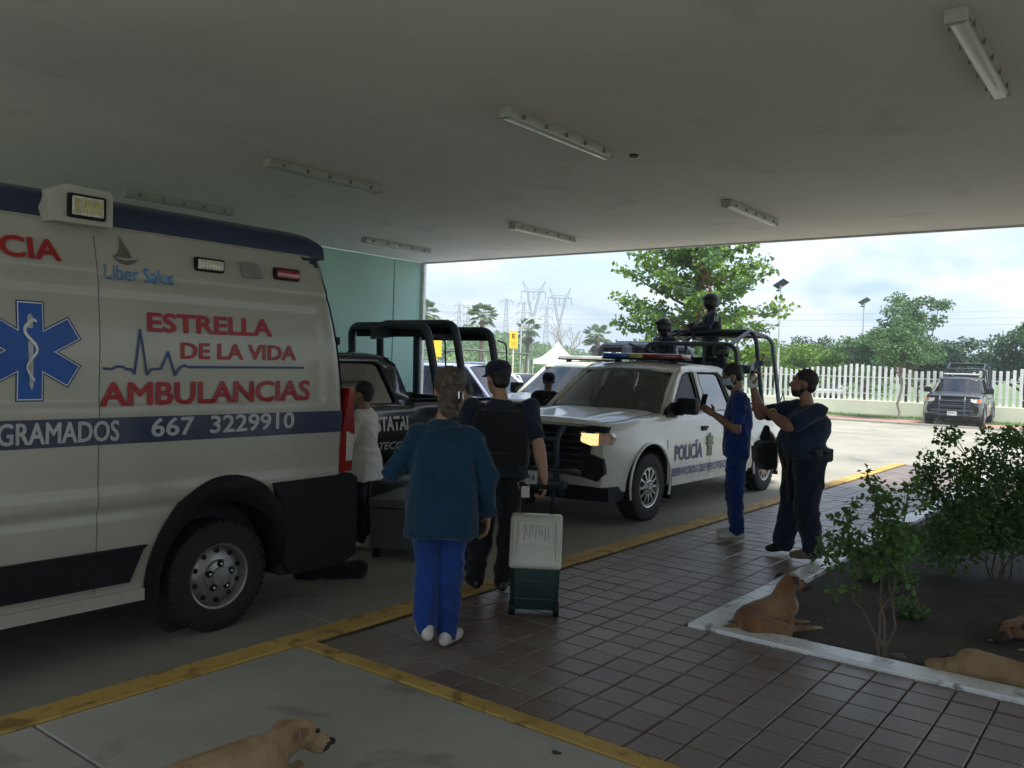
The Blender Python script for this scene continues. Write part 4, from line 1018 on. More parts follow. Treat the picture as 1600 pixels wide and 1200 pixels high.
        for x, z in ((4.38, 2.21), (4.94, 2.27), (5.74, 2.21)): m_ = MB(); m_.box((x, 0, z), (.05, 1.42, .12), bev=.012); m_.build('padded_rest', blackpl, cg)
        for x in (4.42, 5.78): m_ = MB(); m_.tube(bent([(x, -.80, 2.16), (x+.13, -.86, 2.12), (x+.13, -.90, 1.55), (x+.02, -.90, 1.50)], .06), .012, n=6); m_.build('grab_rail', cagem, cg)
    return r
def onside(r, body, X0, X1, z0, z1, m, y=-1.006, shear=0, bold=.03, zs=0.0):
    return text(body, z1-z0, X1-X0, m, r, place=lambda u, v: (X0+u, y - .0 + .02*sstep(.9, 1.05, z0+v), z0+v+zs*u), bold=bold, shear=shear, stamp=True)
WX = 8.10; wt = pickup((WX, 5.86, ROAD), 0, 'white police pickup with POLICIA on its door, headlamps lit, nearest the kerb', whitep, lamp_on=True)
onside(wt, 'POLICÍA', 9.72-WX, 10.52-WX, .665+.0, .915, navyink, bold=.035)
onside(wt, 'SERVICIOS DE PROTECCIÓN', 9.62-WX, 11.70-WX, .48, .605, navyink, shear=.25, bold=.03, y=-1.012)
# star emblem on the door
def emblem(r, x, z, s):
    e = MB(); P = []
    for k_ in range(14): a = PI/2+PI*k_/7; q = s*(1 if k_ % 2 == 0 else .62); P.append((x+q*math.cos(a), z+q*math.sin(a)))
    e.prism(P, 'Y', -1.013, -1.0); e.prism([(x-s*.55, z-s*.3), (x-s*.6, z-s*1.5), (x-s*.3, z-s*1.25), (x, z-s*1.55), (x+s*.3, z-s*1.25), (x+s*.6, z-s*1.5), (x+s*.55, z-s*.3)], 'Y', -1.009, -1.0)
    o = e.build('door_emblem', mat('emblem_olive', (.16, .19, .10), .5, var=.3, vs=30), r, smooth=False)
    e = MB(); e.prism([(x-s*.42, z-s*.35), (x+s*.42, z-s*.35), (x+s*.42, z+s*.35), (x, z+s*.5), (x-s*.42, z+s*.35)], 'Y', -1.018, -1.0); e.build('emblem_shield', mat('emblem_pale', (.38, .40, .30), .5, var=.4, vs=40), o, smooth=False)
    e = MB(); e.prism([(x-s*.2, z-s*.25), (x+s*.2, z-s*.25), (x+s*.14, z+s*.3), (x-s*.14, z+s*.3)], 'Y', -1.021, -1.0); e.build('emblem_figure', greyink, o, smooth=False)
emblem(wt, 10.74-WX, .86, .125)
BX = 4.13; bt = pickup((BX, 8.70, ROAD), 0, 'black navy police pickup with ESTATAL on its door, behind the women in the bay', navyp, cage='padded', lens_colours=True)
onside(bt, 'POLICÍA ESTATAL', 2.42, 3.80, .93, 1.16, whiteink, bold=.045)
onside(bt, 'PROTECCIÓN', 2.90, 3.95, .70, .82, silverink, shear=.25, bold=.03)
onside(bt, 'VE', 4.72, 5.02, 1.02, 1.22, silverink, bold=.03)
# mesh screen behind the rear side window
m_ = MB()
for k_ in range(13): m_.tube([(2.78+.02*k_+.045*k_, -.80, 1.30), (2.70+.065*k_, -.70, 1.76)], .004, n=4)
for k_ in range(9): z = 1.31+.05*k_; m_.tube([(2.76, -.80+.02*k_*.5, z), (3.50, -.80+.02*k_*.5, z)], .004, n=4)
m_.build('window_mesh', cagem, bt, smooth=False)
st2 = pickup((11.75, 9.15, ROAD), 0, 'second white pickup parked in the next lane behind the first one', whitep, cage='padded', lens_colours=False)
far = pickup((35.3, 6.35, ROAD), math.radians(4), 'dark patrol pickup parked far off on the right in front of the white fence', darkpk, cage='tall', steelwheels=False, windows=gl_dark, lens_colours=False)
st2['group'] = wt['group'] = bt['group'] = far['group'] = 'police pickups'

# ------------------------------------------------------------------ cars (SUV and distant ones): one lofted body
def car(loc, rz, label, paint, name='parked_car', cat='car', L_=4.6, W_=.92, H_=1.7, belt=1.0, hood=.98, ws=(1.15, 1.95), back=(3.9, 4.5), rails=False):
    r = empty(name, loc, rz, label, cat); st = [0, .06, .2, .45, .8, 1.1, ws[0], 2.0, 2.6, 3.2, 3.8, 4.2, L_-.12, L_]
    mb = MB(); rg = []
    for x in st:
        w = W_*(1-.16*max(0, 1-x/.6)**2-.10*max(0, (x-L_+.5)/.5)**2); t = hood-.22*max(0, 1-x/.35)**1.5 if x < ws[0] else belt
        if x > L_-.2: t = belt-.06
        P = [(w*.92, .28), (w, .42), (w*1.01, .62), (w*.985, .80), (w*.94, t-.05), (w*.80, t), (w*.4, t+.03)]
        rg.append([Vector((x+.14*(abs(y)/W_)**2*max(0, 1-x/.7), y, z)) for y, z in [(-a, b) for a, b in P]+P[::-1]])
    mb.loft(rg); o = mb.build('body', [paint, darkin], None, smooth=False); cut = []
    xf_, xr_ = .85, L_-.95
    for cx in (xf_, xr_):
        for s_ in (-1, 1): c = MB(); c.prism([(cx+.37, .05)] + [(cx+.37*math.cos(PI*q/22), .34+.37*math.sin(PI*q/22)) for q in range(23)] + [(cx-.37, .05)], 'Y', s_*.68, s_*1.3); cut.append(c.build('cutter', paint, smooth=False))
    boolcut(o, cut)
    for p_ in o.data.polygons:
        if abs(p_.center.y) < W_*.93 and any(math.hypot(p_.center.x-q, p_.center.z-.34) < .372 for q in (xf_, xr_)): p_.material_index = 1
    o.data.shade_smooth(); o.data.set_sharp_from_angle(angle=math.radians(30)); o.parent = r
    # greenhouse: glass volume with painted roof and pillars
    wb, wr = W_*.90, W_*.68; b0, b1, t0, t1 = ws[0], back[1]-.05, ws[1], back[0]
    G = {}
    def P(u, s_, h): # u 0..1 along, h 0..1 up
        x = (b0+(b1-b0)*u)*(1-h) + (t0+(t1-t0)*u)*h; return Vector((x, s_*(wb+(wr-wb)*h), belt-.02+(H_-belt-.03)*h))
    for s_ in (-1, 1):
        m_ = MB(); rows = [[P(u, s_, h) for u in (0.03, .25, .5, .75, .97)] for h in (0, .5, .97)]; m_.loft(rows, closed=False, cap0=False, cap1=False); m_.build('side_window', gl_dark, r, smooth=False)
        m_ = MB()
        for u in (0.0, .40, .72, 1.0): m_.tube([P(u, s_, 0), P(u, s_, .5), P(u, s_, 1)], .03, n=6)
        m_.tube([P(u, s_, 1) for u in (0, .3, .6, 1)], .03, n=6); m_.build('pillar', paint, r)
        m_ = MB(); m_.box((ws[0]+.42, s_*(W_+.09), belt+.07), (.10, .2, .13), bev=.03); m_.build('wing_mirror', paint, r)
        m_ = MB(); m_.box((.17, s_*W_*.70, .74), (.16, .30, .13), bev=.04); m_.build('headlight', clearl, r)
        m_ = MB(); m_.box((L_-.03, s_*W_*.75, .85), (.08, .22, .2), bev=.03); m_.build('tail_light', redl, r)
        if rails: m_ = MB(); m_.tube(bent([(t0+.2, s_*wr*.95, H_-.02), (t0+.3, s_*wr*.95, H_+.05), (t1-.3, s_*wr*.95, H_+.05), (t1-.2, s_*wr*.95, H_-.02)], .05), .016); m_.build('roof_rail', chrome, r)
    for nm, u in (('windscreen', 0.0), ('rear_window', 1.0)):
        m_ = MB(); sg = -1 if u == 0 else 1
        m_.loft([[P(u, y, h)+Vector((sg*.12*(1-y*y), 0, 0)) for y in (-1, -.6, -.2, .2, .6, 1)] for h in (0, .5, 1)], closed=False, cap0=False, cap1=False); m_.build(nm, glass('car_screen', (.25, .28, .3), .22), r, sharp=80)
    m_ = MB(); m_.loft([[Vector((t0+(t1-t0)*u - .1*(1-y*y)*(1 if u == 0 else 0), y*wr, H_-.055+.05*(1-y*y)+.02*math.sin(PI*u))) for y in (-1.02, -.7, -.35, 0, .35, .7, 1.02)] for u in (0, .15, .5, .85, 1)], closed=False, cap0=False, cap1=False); m_.build('roof', paint, r, sharp=60)
    m_ = MB(); m_.box((2.6, 0, belt-.01), (2.6, W_*1.6, .02)); m_.box((2.3, 0, belt+.15), (.15, 1.3, .4), bev=.05); m_.build('interior', darkin, r)
    m_ = MB(); m_.box((.05, 0, .55), (.08, W_*1.1, .2), bev=.03); m_.build('grille', blackpl, r)
    for x in (xf_, xr_):
        for s_ in (-1, 1): wheel(r, x, s_*(W_-.12), .33, .2, s_, 'cover', .2)
    return r
car((14.55, 9.9, ROAD), PI/2, 'pale lilac blue tall car with roof rails parked past the end of the teal wall', lilac, H_=1.78, belt=1.12, hood=1.08, L_=4.8, W_=.95, back=(4.2, 4.75), ws=(1.2, 2.0), rails=True)
# ================================================================== BEYOND THE BAY
bark = mat('bark', (0.13, 0.10, 0.075), 0.9, var=.3, vs=12, bump=.6, bs=30); barkp = mat('bark_pale', (0.30, 0.27, 0.22), .9, var=.2, vs=10, bump=.4)
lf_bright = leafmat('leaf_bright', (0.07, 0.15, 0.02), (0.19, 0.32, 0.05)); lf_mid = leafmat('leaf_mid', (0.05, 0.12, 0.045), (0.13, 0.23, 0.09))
lf_dark = leafmat('leaf_dark', (0.035, 0.08, 0.045), (0.09, 0.16, 0.085)); lf_shade = leafmat('leaf_shrub', (0.06, 0.135, 0.05), (0.18, 0.31, 0.10), .5)
lf_hill = leafmat('leaf_hill', (0.08, 0.17, 0.05), (0.19, 0.30, 0.10), .3); lf_dead = leafmat('leaf_dead', (0.17, 0.06, 0.03), (0.26, 0.12, 0.06), .3); lf_palm = leafmat('leaf_palm', (0.13, 0.20, 0.10), (0.26, 0.34, 0.19), .3)
def leaves(mb, c, r, n, s, rng, hang=0.3, fold=True):
    """n leaf blades scattered through an ellipsoid, denser at its skin"""
    c = Vector(c); r = Vector(r) if hasattr(r, '__len__') else Vector((r, r, r))
    for _ in range(n):
        d = Vector((rng.gauss(0, 1), rng.gauss(0, 1), rng.gauss(0, 1))).normalized(); q = rng.random()**.45
        p = c + Vector((d.x*r.x, d.y*r.y, d.z*r.z))*q
        a = (d*.5 + Vector((rng.gauss(0, 1), rng.gauss(0, 1), rng.gauss(0, .7)-hang))).normalized(); x, y = frame_of(a)
        k = s*rng.uniform(.6, 1.25); th = rng.random()*6.3; w = (x*math.cos(th)+y*math.sin(th))*k*.36; nrm = a.cross(w).normalized()*k*.10
        mb.add([p, p+a*k*.45+w+nrm, p+a*k, p+a*k*.45-w+nrm], [(0, 1, 2), (0, 2, 3)])
def crown(name, clumps, s, m, parent, rng, dens=1.0, hang=.3):
    mb = MB()
    for c, r in clumps:
        rr = (r[0]*r[1]*r[2])**(1/3) if hasattr(r, '__len__') else r
        leaves(mb, c, r, int(dens*26*(rr/s)**2), s, rng, hang)
    me = bpy.data.meshes.new(name); me.from_pydata(mb.v, [], mb.f); me.materials.append(m)
    return link(bpy.data.objects.new(name, me), parent)
def limb(mb, a, b, r0, r1, rng, wob=.08, n=6):
    a, b = Vector(a), Vector(b); L_ = (b-a).length; P = []; R_ = []
    for i in range(n+1):
        t = i/n; o = Vector((rng.uniform(-1, 1), rng.uniform(-1, 1), rng.uniform(-1, 1)))*wob*L_*(.25 if i in (0, n) else 1)*math.sin(PI*t)
        P.append(a.lerp(b, t)+o); R_.append(r0+(r1-r0)*t)
    mb.tube(P, r0, n=7, rs=R_); return P
def tree(loc, label, h, spread, m, seed, trunk_r=.12, leaf=.2, n=26, base=.35, flat=.8, dens=1.0, group=None, nm='tree', bk=None):
    rng = random.Random(seed); r = empty(nm, loc, 0, label, 'tree', group); mb = MB(); hb = h*base
    limb(mb, (0, 0, -.1), (rng.uniform(-.2, .2), rng.uniform(-.2, .2), hb*1.1), trunk_r, trunk_r*.7, rng, .05); cl = []
    for i in range(n):
        a = rng.random()*2*PI; q = rng.random()**.6; z = hb + (h-hb)*(.12+.85*rng.random()*(1-.35*q)); R_ = spread*(.95*q)*(1-.25*((z-hb)/(h-hb))**2)
        c = Vector((R_*math.cos(a), R_*math.sin(a), z)); k = spread*rng.uniform(.20, .34)
        cl.append((c, (k, k, k*flat*.75)))
        if i < 12: limb(mb, (0, 0, hb*rng.uniform(.7, 1.1)), c, trunk_r*.5, trunk_r*.1, rng, .08)
    mb.build('trunk', bk or bark, r); crown('crown', cl, leaf, m, r, rng, dens); return r

# big layered tree behind the white pickup
rng = random.Random(21); bt_ = empty('almond_tree', (23.4, 11.2, ROAD), 0, 'broad bright green tree with layered branches and a patch of brown leaves behind the officers', 'tree')
mb = MB(); P = limb(mb, (0, 0, -.1), (.05, -.1, 6.2), .17, .04, rng, .02, 10); clb, cld = [], []
side_d = Vector((math.sin(math.radians(25.6)), -math.cos(math.radians(25.6)), 0)); dep_d = Vector((math.cos(math.radians(25.6)), math.sin(math.radians(25.6)), 0))
arms = []
for z0, L_, dz in ((1.5, 2.0, .5), (2.0, 2.5, .5), (2.5, 2.5, .75), (3.05, 2.55, .85), (3.6, 2.4, 1.0), (4.2, 2.1, .9), (4.8, 1.7, .8), (5.4, 1.2, .6)):
    k = 6; off = rng.random()*6.3
    for i in range(k):
        a = off + i*2*PI/k + rng.uniform(-.25, .25); LL = L_*rng.uniform(.82, 1.08)
        e = side_d*math.cos(a)*LL + dep_d*math.sin(a)*LL; b = Vector((0, 0, z0)); t_ = b + e + Vector((0, 0, dz*rng.uniform(.6, 1.2)))
        PP = limb(mb, b, t_, .05, .012, rng, .05, 7)
        for q in range(2, 8):
            c = PP[q]; rr = .15+.15*math.sin(PI*q/8)
            for _ in range(2):
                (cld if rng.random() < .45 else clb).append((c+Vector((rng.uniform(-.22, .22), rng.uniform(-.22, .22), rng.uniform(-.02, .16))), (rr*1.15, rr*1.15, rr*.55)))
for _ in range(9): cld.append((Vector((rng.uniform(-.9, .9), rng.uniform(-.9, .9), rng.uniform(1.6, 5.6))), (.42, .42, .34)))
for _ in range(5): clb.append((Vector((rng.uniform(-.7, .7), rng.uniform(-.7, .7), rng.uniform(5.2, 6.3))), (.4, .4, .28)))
mb.build('trunk', bark, bt_)
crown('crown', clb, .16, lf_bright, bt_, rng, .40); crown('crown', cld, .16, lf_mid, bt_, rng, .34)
dd = []
for i in range(12): dd.append((side_d*(.25+.1*rng.uniform(-1, 1)) - dep_d*1.1 + Vector((0, 0, 3.2+1.7*i/12)), (.22, .22, .2)))
o = crown('dead_leaves', dd, .13, lf_dead, bt_, rng, .16)

# white picket fence on its low wall
fc = empty('picket_fence', (41.1, 8, ROAD), 0, 'long white fence of upright slats on a low cream wall across the road', 'fence')
cream = mat('cream_wall', (0.80, 0.77, 0.62), .85, var=.06, vs=.8, bump=.1); pick = mat('picket_white', (.74, .76, .75), .55, var=.08, vs=3)
mb = MB(); mb.box((.1, 0.5, .33), (.22, 27.0, .70), bev=.02); mb.build('low_wall', cream, fc, smooth=False)
mb = MB(); mb.box((-.016, 0, 0), (.035, .125, 1), bev=.008); pk = mb.build('picket', pick, fc, smooth=False); first = True
Y = -12.6; i = 0
while Y < 13.6:
    h_ = 1.52 + .13*math.sin(i*.23) + .05*math.sin(i*.9+1); base = .66+.0
    o = pk if i == 0 else link(bpy.data.objects.new('picket', pk.data), fc)
    o.location = (.1, Y, base+h_/2); o.scale = (1, 1, h_); o.rotation_euler = (.004*math.sin(i*3.1), .0, .12*math.sin(i*.23)); Y += .255; i += 1
mb = MB(); mb.box((.16, .5, 1.0), (.03, 26.6, .05)); mb.box((.16, .5, 1.75), (.03, 26.6, .05)); mb.build('fence_rail', pick, fc, smooth=False)
o = sheet('grass_strip', 38.9, 41.0, -10, 22, ROAD+.012, grassm)
rng = random.Random(5); mb = MB()
for _ in range(9000):
    p = Vector((rng.uniform(38.9, 41), rng.uniform(-6, 21), ROAD+.012)); a = rng.random()*6.3; w = Vector((math.cos(a), math.sin(a), 0))*.012
    mb.add([p-w, p+w, p+Vector((rng.uniform(-.05, .05), rng.uniform(-.05, .05), rng.uniform(.04, .12)))], [(0, 1, 2)])
o = mb.build('grass', lf_hill, None, smooth=False); tag(o, 'short grass along the foot of the cream wall', 'grass', kind='stuff')
o = sheet('red_paving', 34.95, 38.85, -8, 22, ROAD+.008, brickred)
mb = MB()
for i in range(10): mb = MB(); mb.box((34.9, -7+3*i, ROAD+.02), (.12, 2.99, .12), bev=.01); tag(mb.build('kerb_edge', concrete, o, smooth=False))
# young tree in front of the fence
tree((38.7, 9.0, ROAD), 'slender young tree with pale leaves standing in front of the white fence', 4.4, 1.6, lf_mid, 11, .055, .13, 26, .5, .9, 1.0, bk=barkp)
tg = 'trees beyond the white fence'
T = [((46.5, 17.8), 'wide low flat-topped tree over the left end of the fence', 3.6, 2.6, lf_bright, 31), ((45.6, 15.3), 'second low flat-topped tree hanging over the fence', 3.7, 2.3, lf_bright, 32),
     ((44.9, 20.4), 'green tree at the far left end of the fence behind the cage', 3.3, 2.4, lf_mid, 33), ((52, 16.0), 'darker tree behind the far solar lamp', 4.3, 2.4, lf_dark, 34),
     ((47.5, 10.6), 'tallest tree beyond the fence with an open airy crown', 7.0, 2.1, lf_mid, 35), ((46.0, 12.2), 'rounded mid green tree left of the tallest one', 4.6, 2.0, lf_mid, 36),
     ((50.5, 8.6), 'dark tree behind the roof of the dark patrol pickup', 4.3, 2.4, lf_dark, 37), ((49.0, 5.6), 'bushy blue green tree right of the dark patrol pickup', 5.2, 2.5, lf_dark, 38),
     ((46.4, 3.6), 'tall leafy tree at the right edge of the picture', 6.2, 2.4, lf_mid, 39), ((56, 12.0), 'distant tree mass behind the tallest tree', 4.8, 3.0, lf_dark, 40), ((58, 20), 'distant tree left behind the near solar lamp', 4.2, 3.2, lf_dark, 41),
     ((54, 1.5), 'far tree outside the right end of the fence', 5.5, 3.0, lf_dark, 42)]
for (xy, lb, h, sp_, m, sd_) in T: tree((xy[0], xy[1], ROAD), lb, h, sp_, m, sd_, .13, .17, 34, .28, .7, .8, tg)
# parked cars glimpsed behind the fence
silver = mat('silver_paint', (.5, .5, .5), .3, coat=.6)
car((47.5, 14.6, ROAD), .4, 'white car glimpsed between the slats behind the fence', whitep, H_=1.5); car((47.0, 3.2, ROAD), -.3, 'silver car glimpsed behind the fence right of the dark pickup', silver, H_=1.5)
c1 = car((22.6, 17.6, ROAD), .75, 'white parked car whose windscreen shows left of the standing capped officer', whitep, H_=1.45, belt=.92, hood=.9)
c2 = car((26.2, 19.2, ROAD), .75, 'silver white car parked just behind the other near the yellow sign', silver, H_=1.45, belt=.92, hood=.9)

# solar lamps
steelg = mat('galvanised', (.52, .53, .53), .5, metal=.3)
def solar(loc, h, s, label):
    r = empty('solar_street_lamp', loc, 0, label, 'street lamp', 'solar street lamps'); mb = MB(); mb.tube([(0, 0, 0), (0, 0, h)], .06*s, n=8, rs=[.07*s, .045*s]); mb.build('pole', steelg, r)
    R_ = Matrix.Rotation(-.55, 3, 'X') @ Matrix.Rotation(.25, 3, 'Y')
    mb = MB(); mb.box((0, 0, h+.08), (.62*s, .62*s, .03), rot=R_); mb.build('solar_panel', mat('solar_cells', (.015, .03, .09), .25, coat=.6), r, smooth=False)
    mb = MB(); mb.box((-.1, .1, h-.25), (.3*s, .12*s, .06), rot=Matrix.Rotation(.5, 3, 'Z')); mb.build('lamp_head', blackpl, r, smooth=False); return r
solar((41.3, 15.25, ROAD), 6.1, 1.0, 'solar street lamp with tilted panel nearer the big tree'); solar((56.0, 15.3, ROAD), 6.4, 1.0, 'smaller farther solar street lamp above the hedge')
# curved street lamp
lm = empty('street_lamp', (48.8, 36.8, ROAD), 0, 'tall thin street lamp with a curved arm by the yellow sign', 'street lamp')
mb = MB(); mb.tube(bent([(0, 0, 0), (0, 0, 4.6), (.5, -.45, 5.15), (1.0, -.9, 5.15)], .3), .05, n=7); mb.build('pole', steelg, lm); mb = MB(); mb.box((1.05, -.95, 5.12), (.3, .3, .08), bev=.02); mb.build('lamp_head', steelg, lm)
# yellow parking signs
def psign(loc, h, rz, label, letter=True):
    r = empty('parking_sign', loc, rz, label, 'sign'); mb = MB(); mb.tube([(0, 0, 0), (0, 0, h)], .04, n=8); mb.build('post', mat('post_cream', (.6, .55, .42), .6), r)
    mb = MB(); mb.box((-.05, 0, h-.45), (.02, .44, .92), bev=.008); b_ = mb.build('sign_board', mat('sign_yellow', (.80, .50, .03), .5, var=.03), r, smooth=False)
    if letter:
        text('E', .24, .15, blackpl, b_, place=lambda u, v: (-.065, .075-u, h-.38+v), bold=.03)
        for q, w in enumerate((.26, .2)): 
            mb = MB(); mb.box((-.063, 0, h-.60-.09*q), (.004, w, .03)); mb.build('small_print', mat('sign_orange', (.45, .2, .03), .6), b_, smooth=False)
    return r
psign((35.7, 27.4, ROAD), 3.55, math.radians(37), 'yellow sign with a black letter E on a pale post'); psign((30.0, 27.6, ROAD), 2.95, math.radians(43), 'plain yellow sign board seen through the black cage', False)
# low wall, tables, tent, car shades
mb = MB(); mb.box((0, 0, .30), (.25, 16, .62), bev=.02); o = mb.build('garden_wall', mat('grey_block_wall', (.30, .28, .26), .9, var=.15, bump=.3)); o.location = (38.5, 33.5, ROAD); o.rotation_euler = (0, 0, math.radians(38)); tag(o, 'low grey wall in front of the grassy hill', 'wall')
tn = empty('canopy_tent', (44.5, 30.6, ROAD), math.radians(30), 'white peaked canopy tent beside the yellow sign', 'tent'); tw = mat('tent_fabric', (.78, .74, .68), .8, var=.05, bump=.1)
mb = MB(); P4 = [(-1.4, -1.4, 2.15), (1.4, -1.4, 2.15), (1.4, 1.4, 2.15), (-1.4, 1.4, 2.15)]; vs = []; fs = []
for i in range(4):
    a, b = Vector(P4[i]), Vector(P4[(i+1) % 4]); rows = []
    for q in range(7):
        t = q/6; zz = 2.15+1.15*(t**1.7); rows.append([Vector(((a.x+(b.x-a.x)*u)*(1-t), (a.y+(b.y-a.y)*u)*(1-t), zz-.10*math.sin(PI*u)*(1-t))) for u in (0, .25, .5, .75, 1)])
    mb.loft(rows, closed=False, cap0=False, cap1=False)
    mb.loft([[a.lerp(b, u)+Vector((0, 0, dz)) for u in (0, .25, .5, .75, 1)] for dz in (0, -.28)], closed=False, cap0=False, cap1=False)
mb.build('tent_roof', tw, tn, sharp=80)
for p in P4: mb = MB(); mb.tube([(p[0], p[1], 0), (p[0], p[1], 2.15)], .03, n=6); mb.build('tent_leg', steelg, tn)
sh = mat('shade_roof', (.20, .21, .21), .7, var=.15)
for q, (x, y, w, lb) in enumerate(((40.5, 39.8, 7.5, 'long grey car shade roof behind the black cage'), (45.0, 37.0, 6.0, 'second grey car shade roof reaching the yellow sign'))):
    r = empty('car_shade', (x, y, ROAD), math.radians(-47), lb, 'car shade'); mb = MB()
    mb.prism([(-w/2, 2.35), (-w/4, 2.75), (w/2, 2.55), (w/2, 2.50), (-w/4, 2.68), (-w/2, 2.30)], 'Y', -2.2, 2.2); mb.build('roof', sh, r, smooth=False)
    for px_ in (-w/2+.2, 0, w/2-.2):
        for py_ in (-2, 2): mb = MB(); mb.tube([(px_, py_, 0), (px_, py_, 2.5)], .05, n=6); mb.build('post', steelg, r)
for q, (x, y, c, lb) in enumerate(((40.2, 31.1, (.03, .12, .45), 'blue cloth covered stall table by the yellow sign'), (41.6, 32.6, (.45, .06, .05), 'small red topped stall table behind the blue one'))):
    r = empty('stall_table', (x, y, ROAD), .6, lb, 'table'); mb = MB(); mb.box((0, 0, 1.0+.25*q), (.8, 1.6-.6*q, .06), bev=.01); mb.build('table_top', mat('cloth%s' % 'ab'[q], c, .7), r, smooth=False)
    mb = MB(); mb.box((-.39, 0, .8+.25*q), (.02, 1.58-.6*q, .36)); mb.build('table_skirt', mat('cloth%s' % 'ab'[q], c, .7), r, smooth=False)
    for sx in (-.35, .35):
        for sy in (-.7+.3*q, .7-.3*q): mb = MB(); mb.tube([(sx, sy, 0), (sx, sy, 1.0+.25*q)], .03, n=6); mb.build('leg', steelg, r)
nb = empty('notice_board', (44.8, 27.9, ROAD), math.radians(32), 'small pale notice board on two legs before the hill', 'sign'); mb = MB(); mb.box((0, 0, 1.6), (.03, .75, .45)); mb.build('panel', mat('notice_pale', (.6, .62, .58), .6), nb, smooth=False)
for sy in (-.3, .3): mb = MB(); mb.tube([(0, sy, 0), (0, sy, 1.4)], .03, n=6); mb.build('post', steelg, nb)

# hillside scrub
rng = random.Random(9); mb = MB(); mb2 = MB()
for _ in range(2300):
    a = rng.uniform(14, 68); d = 62+125*rng.random()**.8; x, y = d*math.cos(math.radians(a)), d*math.sin(math.radians(a)); z = hill_h(x, y)
    if d < 75 and a < 28: continue
    rr = rng.uniform(.7, 1.9)*(1 if d > 90 else .7)
    t = mb if rng.random() < .6 else mb2
    leaves(t, (x, y, z+rr*.45), (rr*1.2, rr*1.2, rr*.75), int(26+8*rr), .34+.0022*d, rng, .1)
for q, (t, m) in enumerate(((mb, lf_hill), (mb2, lf_mid))):
    me = bpy.data.meshes.new('scrub'); me.from_pydata(t.v, [], t.f); me.materials.append(m); o = link(bpy.data.objects.new('hillside_scrub', me)); tag(o, ['light green scrub covering the low hill', 'darker green bushes scattered over the low hill'][q], 'scrub', kind='stuff')
# a few clear shrubs near the wall
for q, (x, y, s, lb) in enumerate(((33.5, 29.5, .5, 'small bright green bush behind the white parked car'), (33.9, 32.5, 1.0, 'bright green bush behind the lilac car seen through the cage'), (45.5, 25.5, .6, 'small green bush beside the notice board'))):
    r_ = empty('bush', (x, y, ROAD), 0, lb, 'bush'); crown('foliage', [((rng.uniform(-.4, .4)*s, rng.uniform(-.4, .4)*s, .6+rng.uniform(0, .5)*s), (.5*s, .5*s, .4*s)) for _ in range(8)], .12, lf_bright, r_, rng, .8)
    mb = MB(); mb.tube([(0, 0, 0), (0, 0, .9)], .03, n=5); mb.build('stem', bark, r_)

# fan palms
def palm(az, d, zc, s, seed, label, skirt=False):
    rng = random.Random(seed); a = math.radians(az); x, y = d*math.cos(a), d*math.sin(a); z0 = hill_h(x, y); r = empty('fan_palm', (x, y, z0), 0, label, 'palm tree', 'fan palms on the slope')
    H = zc-z0; mb = MB(); mb.tube([(0, 0, 0), (0, 0, H*.5), (0, 0, H)], .2, n=8, rs=[.26*s, .2*s, .18*s]); mb.build('trunk', bark, r)
    mb = MB(); mb3 = MB()
    for i in range(46 if skirt else 34):
        th = rng.random()*6.3; el = rng.uniform(-.6, 1.35) if i < 34 else rng.uniform(-1.4, -.9); d_ = Vector((math.cos(th)*math.cos(el), math.sin(th)*math.cos(el), math.sin(el)))
        base = Vector((0, 0, H)) + d_*.75*s*(1 if i < 34 else .6) + Vector((0, 0, 0 if i < 34 else -.35)); X_, Y_ = frame_of(d_); t = mb if i < 34 else mb3
        t.tube([Vector((0, 0, H)), base], .02*s, n=4)
        for k in range(11):
            w = (-.5+k/10)*2.3; dd_ = (d_*math.cos(w) + X_*math.sin(w)).normalized(); l = .78*s*(1-.25*abs(w)/1.15); droop = Vector((0, 0, -.22*s))
            n_ = Y_*.03*s; e_ = dd_.cross(Y_)*.055*s; t.add([base, base+dd_*l*.5+e_, base+dd_*l+droop, base+dd_*l*.5-e_], [(0, 1, 2), (0, 2, 3)])
    mb.build('fronds', lf_palm, r, smooth=False)
    if skirt: mb3.build('dry_skirt', leafmat('palm_dry', (.12, .11, .06), (.2, .19, .11)), r, smooth=False)
palm(39.65, 70, 5.5, .95, 1, 'fan palm centre left rising above the cage of the black pickup'); palm(43.6, 66, 5.3, .95, 2, 'fan palm half hidden by the edge of the teal wall')
palm(36.55, 92, 5.4, 1.05, 3, 'pale fan palm behind the yellow sign and white tent', True); palm(31.9, 80, 4.4, 1.1, 4, 'fan palm with a dry skirt left of the big tree', True)
# bare tree
rng = random.Random(4); a = math.radians(34.1); br = empty('bare_tree', (66*math.cos(a), 66*math.sin(a), ROAD), 0, 'leafless pale tree with fine branches on the slope', 'tree'); mb = MB()
def grow(p, d, l, r_, n):
    q = p + d*l; mb.tube([p, p+d*l*.5+Vector((rng.uniform(-1, 1), rng.uniform(-1, 1), 0))*l*.05, q], r_, n=5, rs=[r_, r_*.85, r_*.7])
    if n > 0:
        for _ in range(3 if n > 2 else 2):
            grow(q, (d + Vector((rng.uniform(-.6, .6), rng.uniform(-.6, .6), rng.uniform(-.05, .35)))).normalized(), l*rng.uniform(.62, .85), r_*.62, n-1)
grow(Vector((0, 0, 0)), Vector((.05, 0, 1)), 1.5, .085, 5); mb.build('branches', barkp, br)
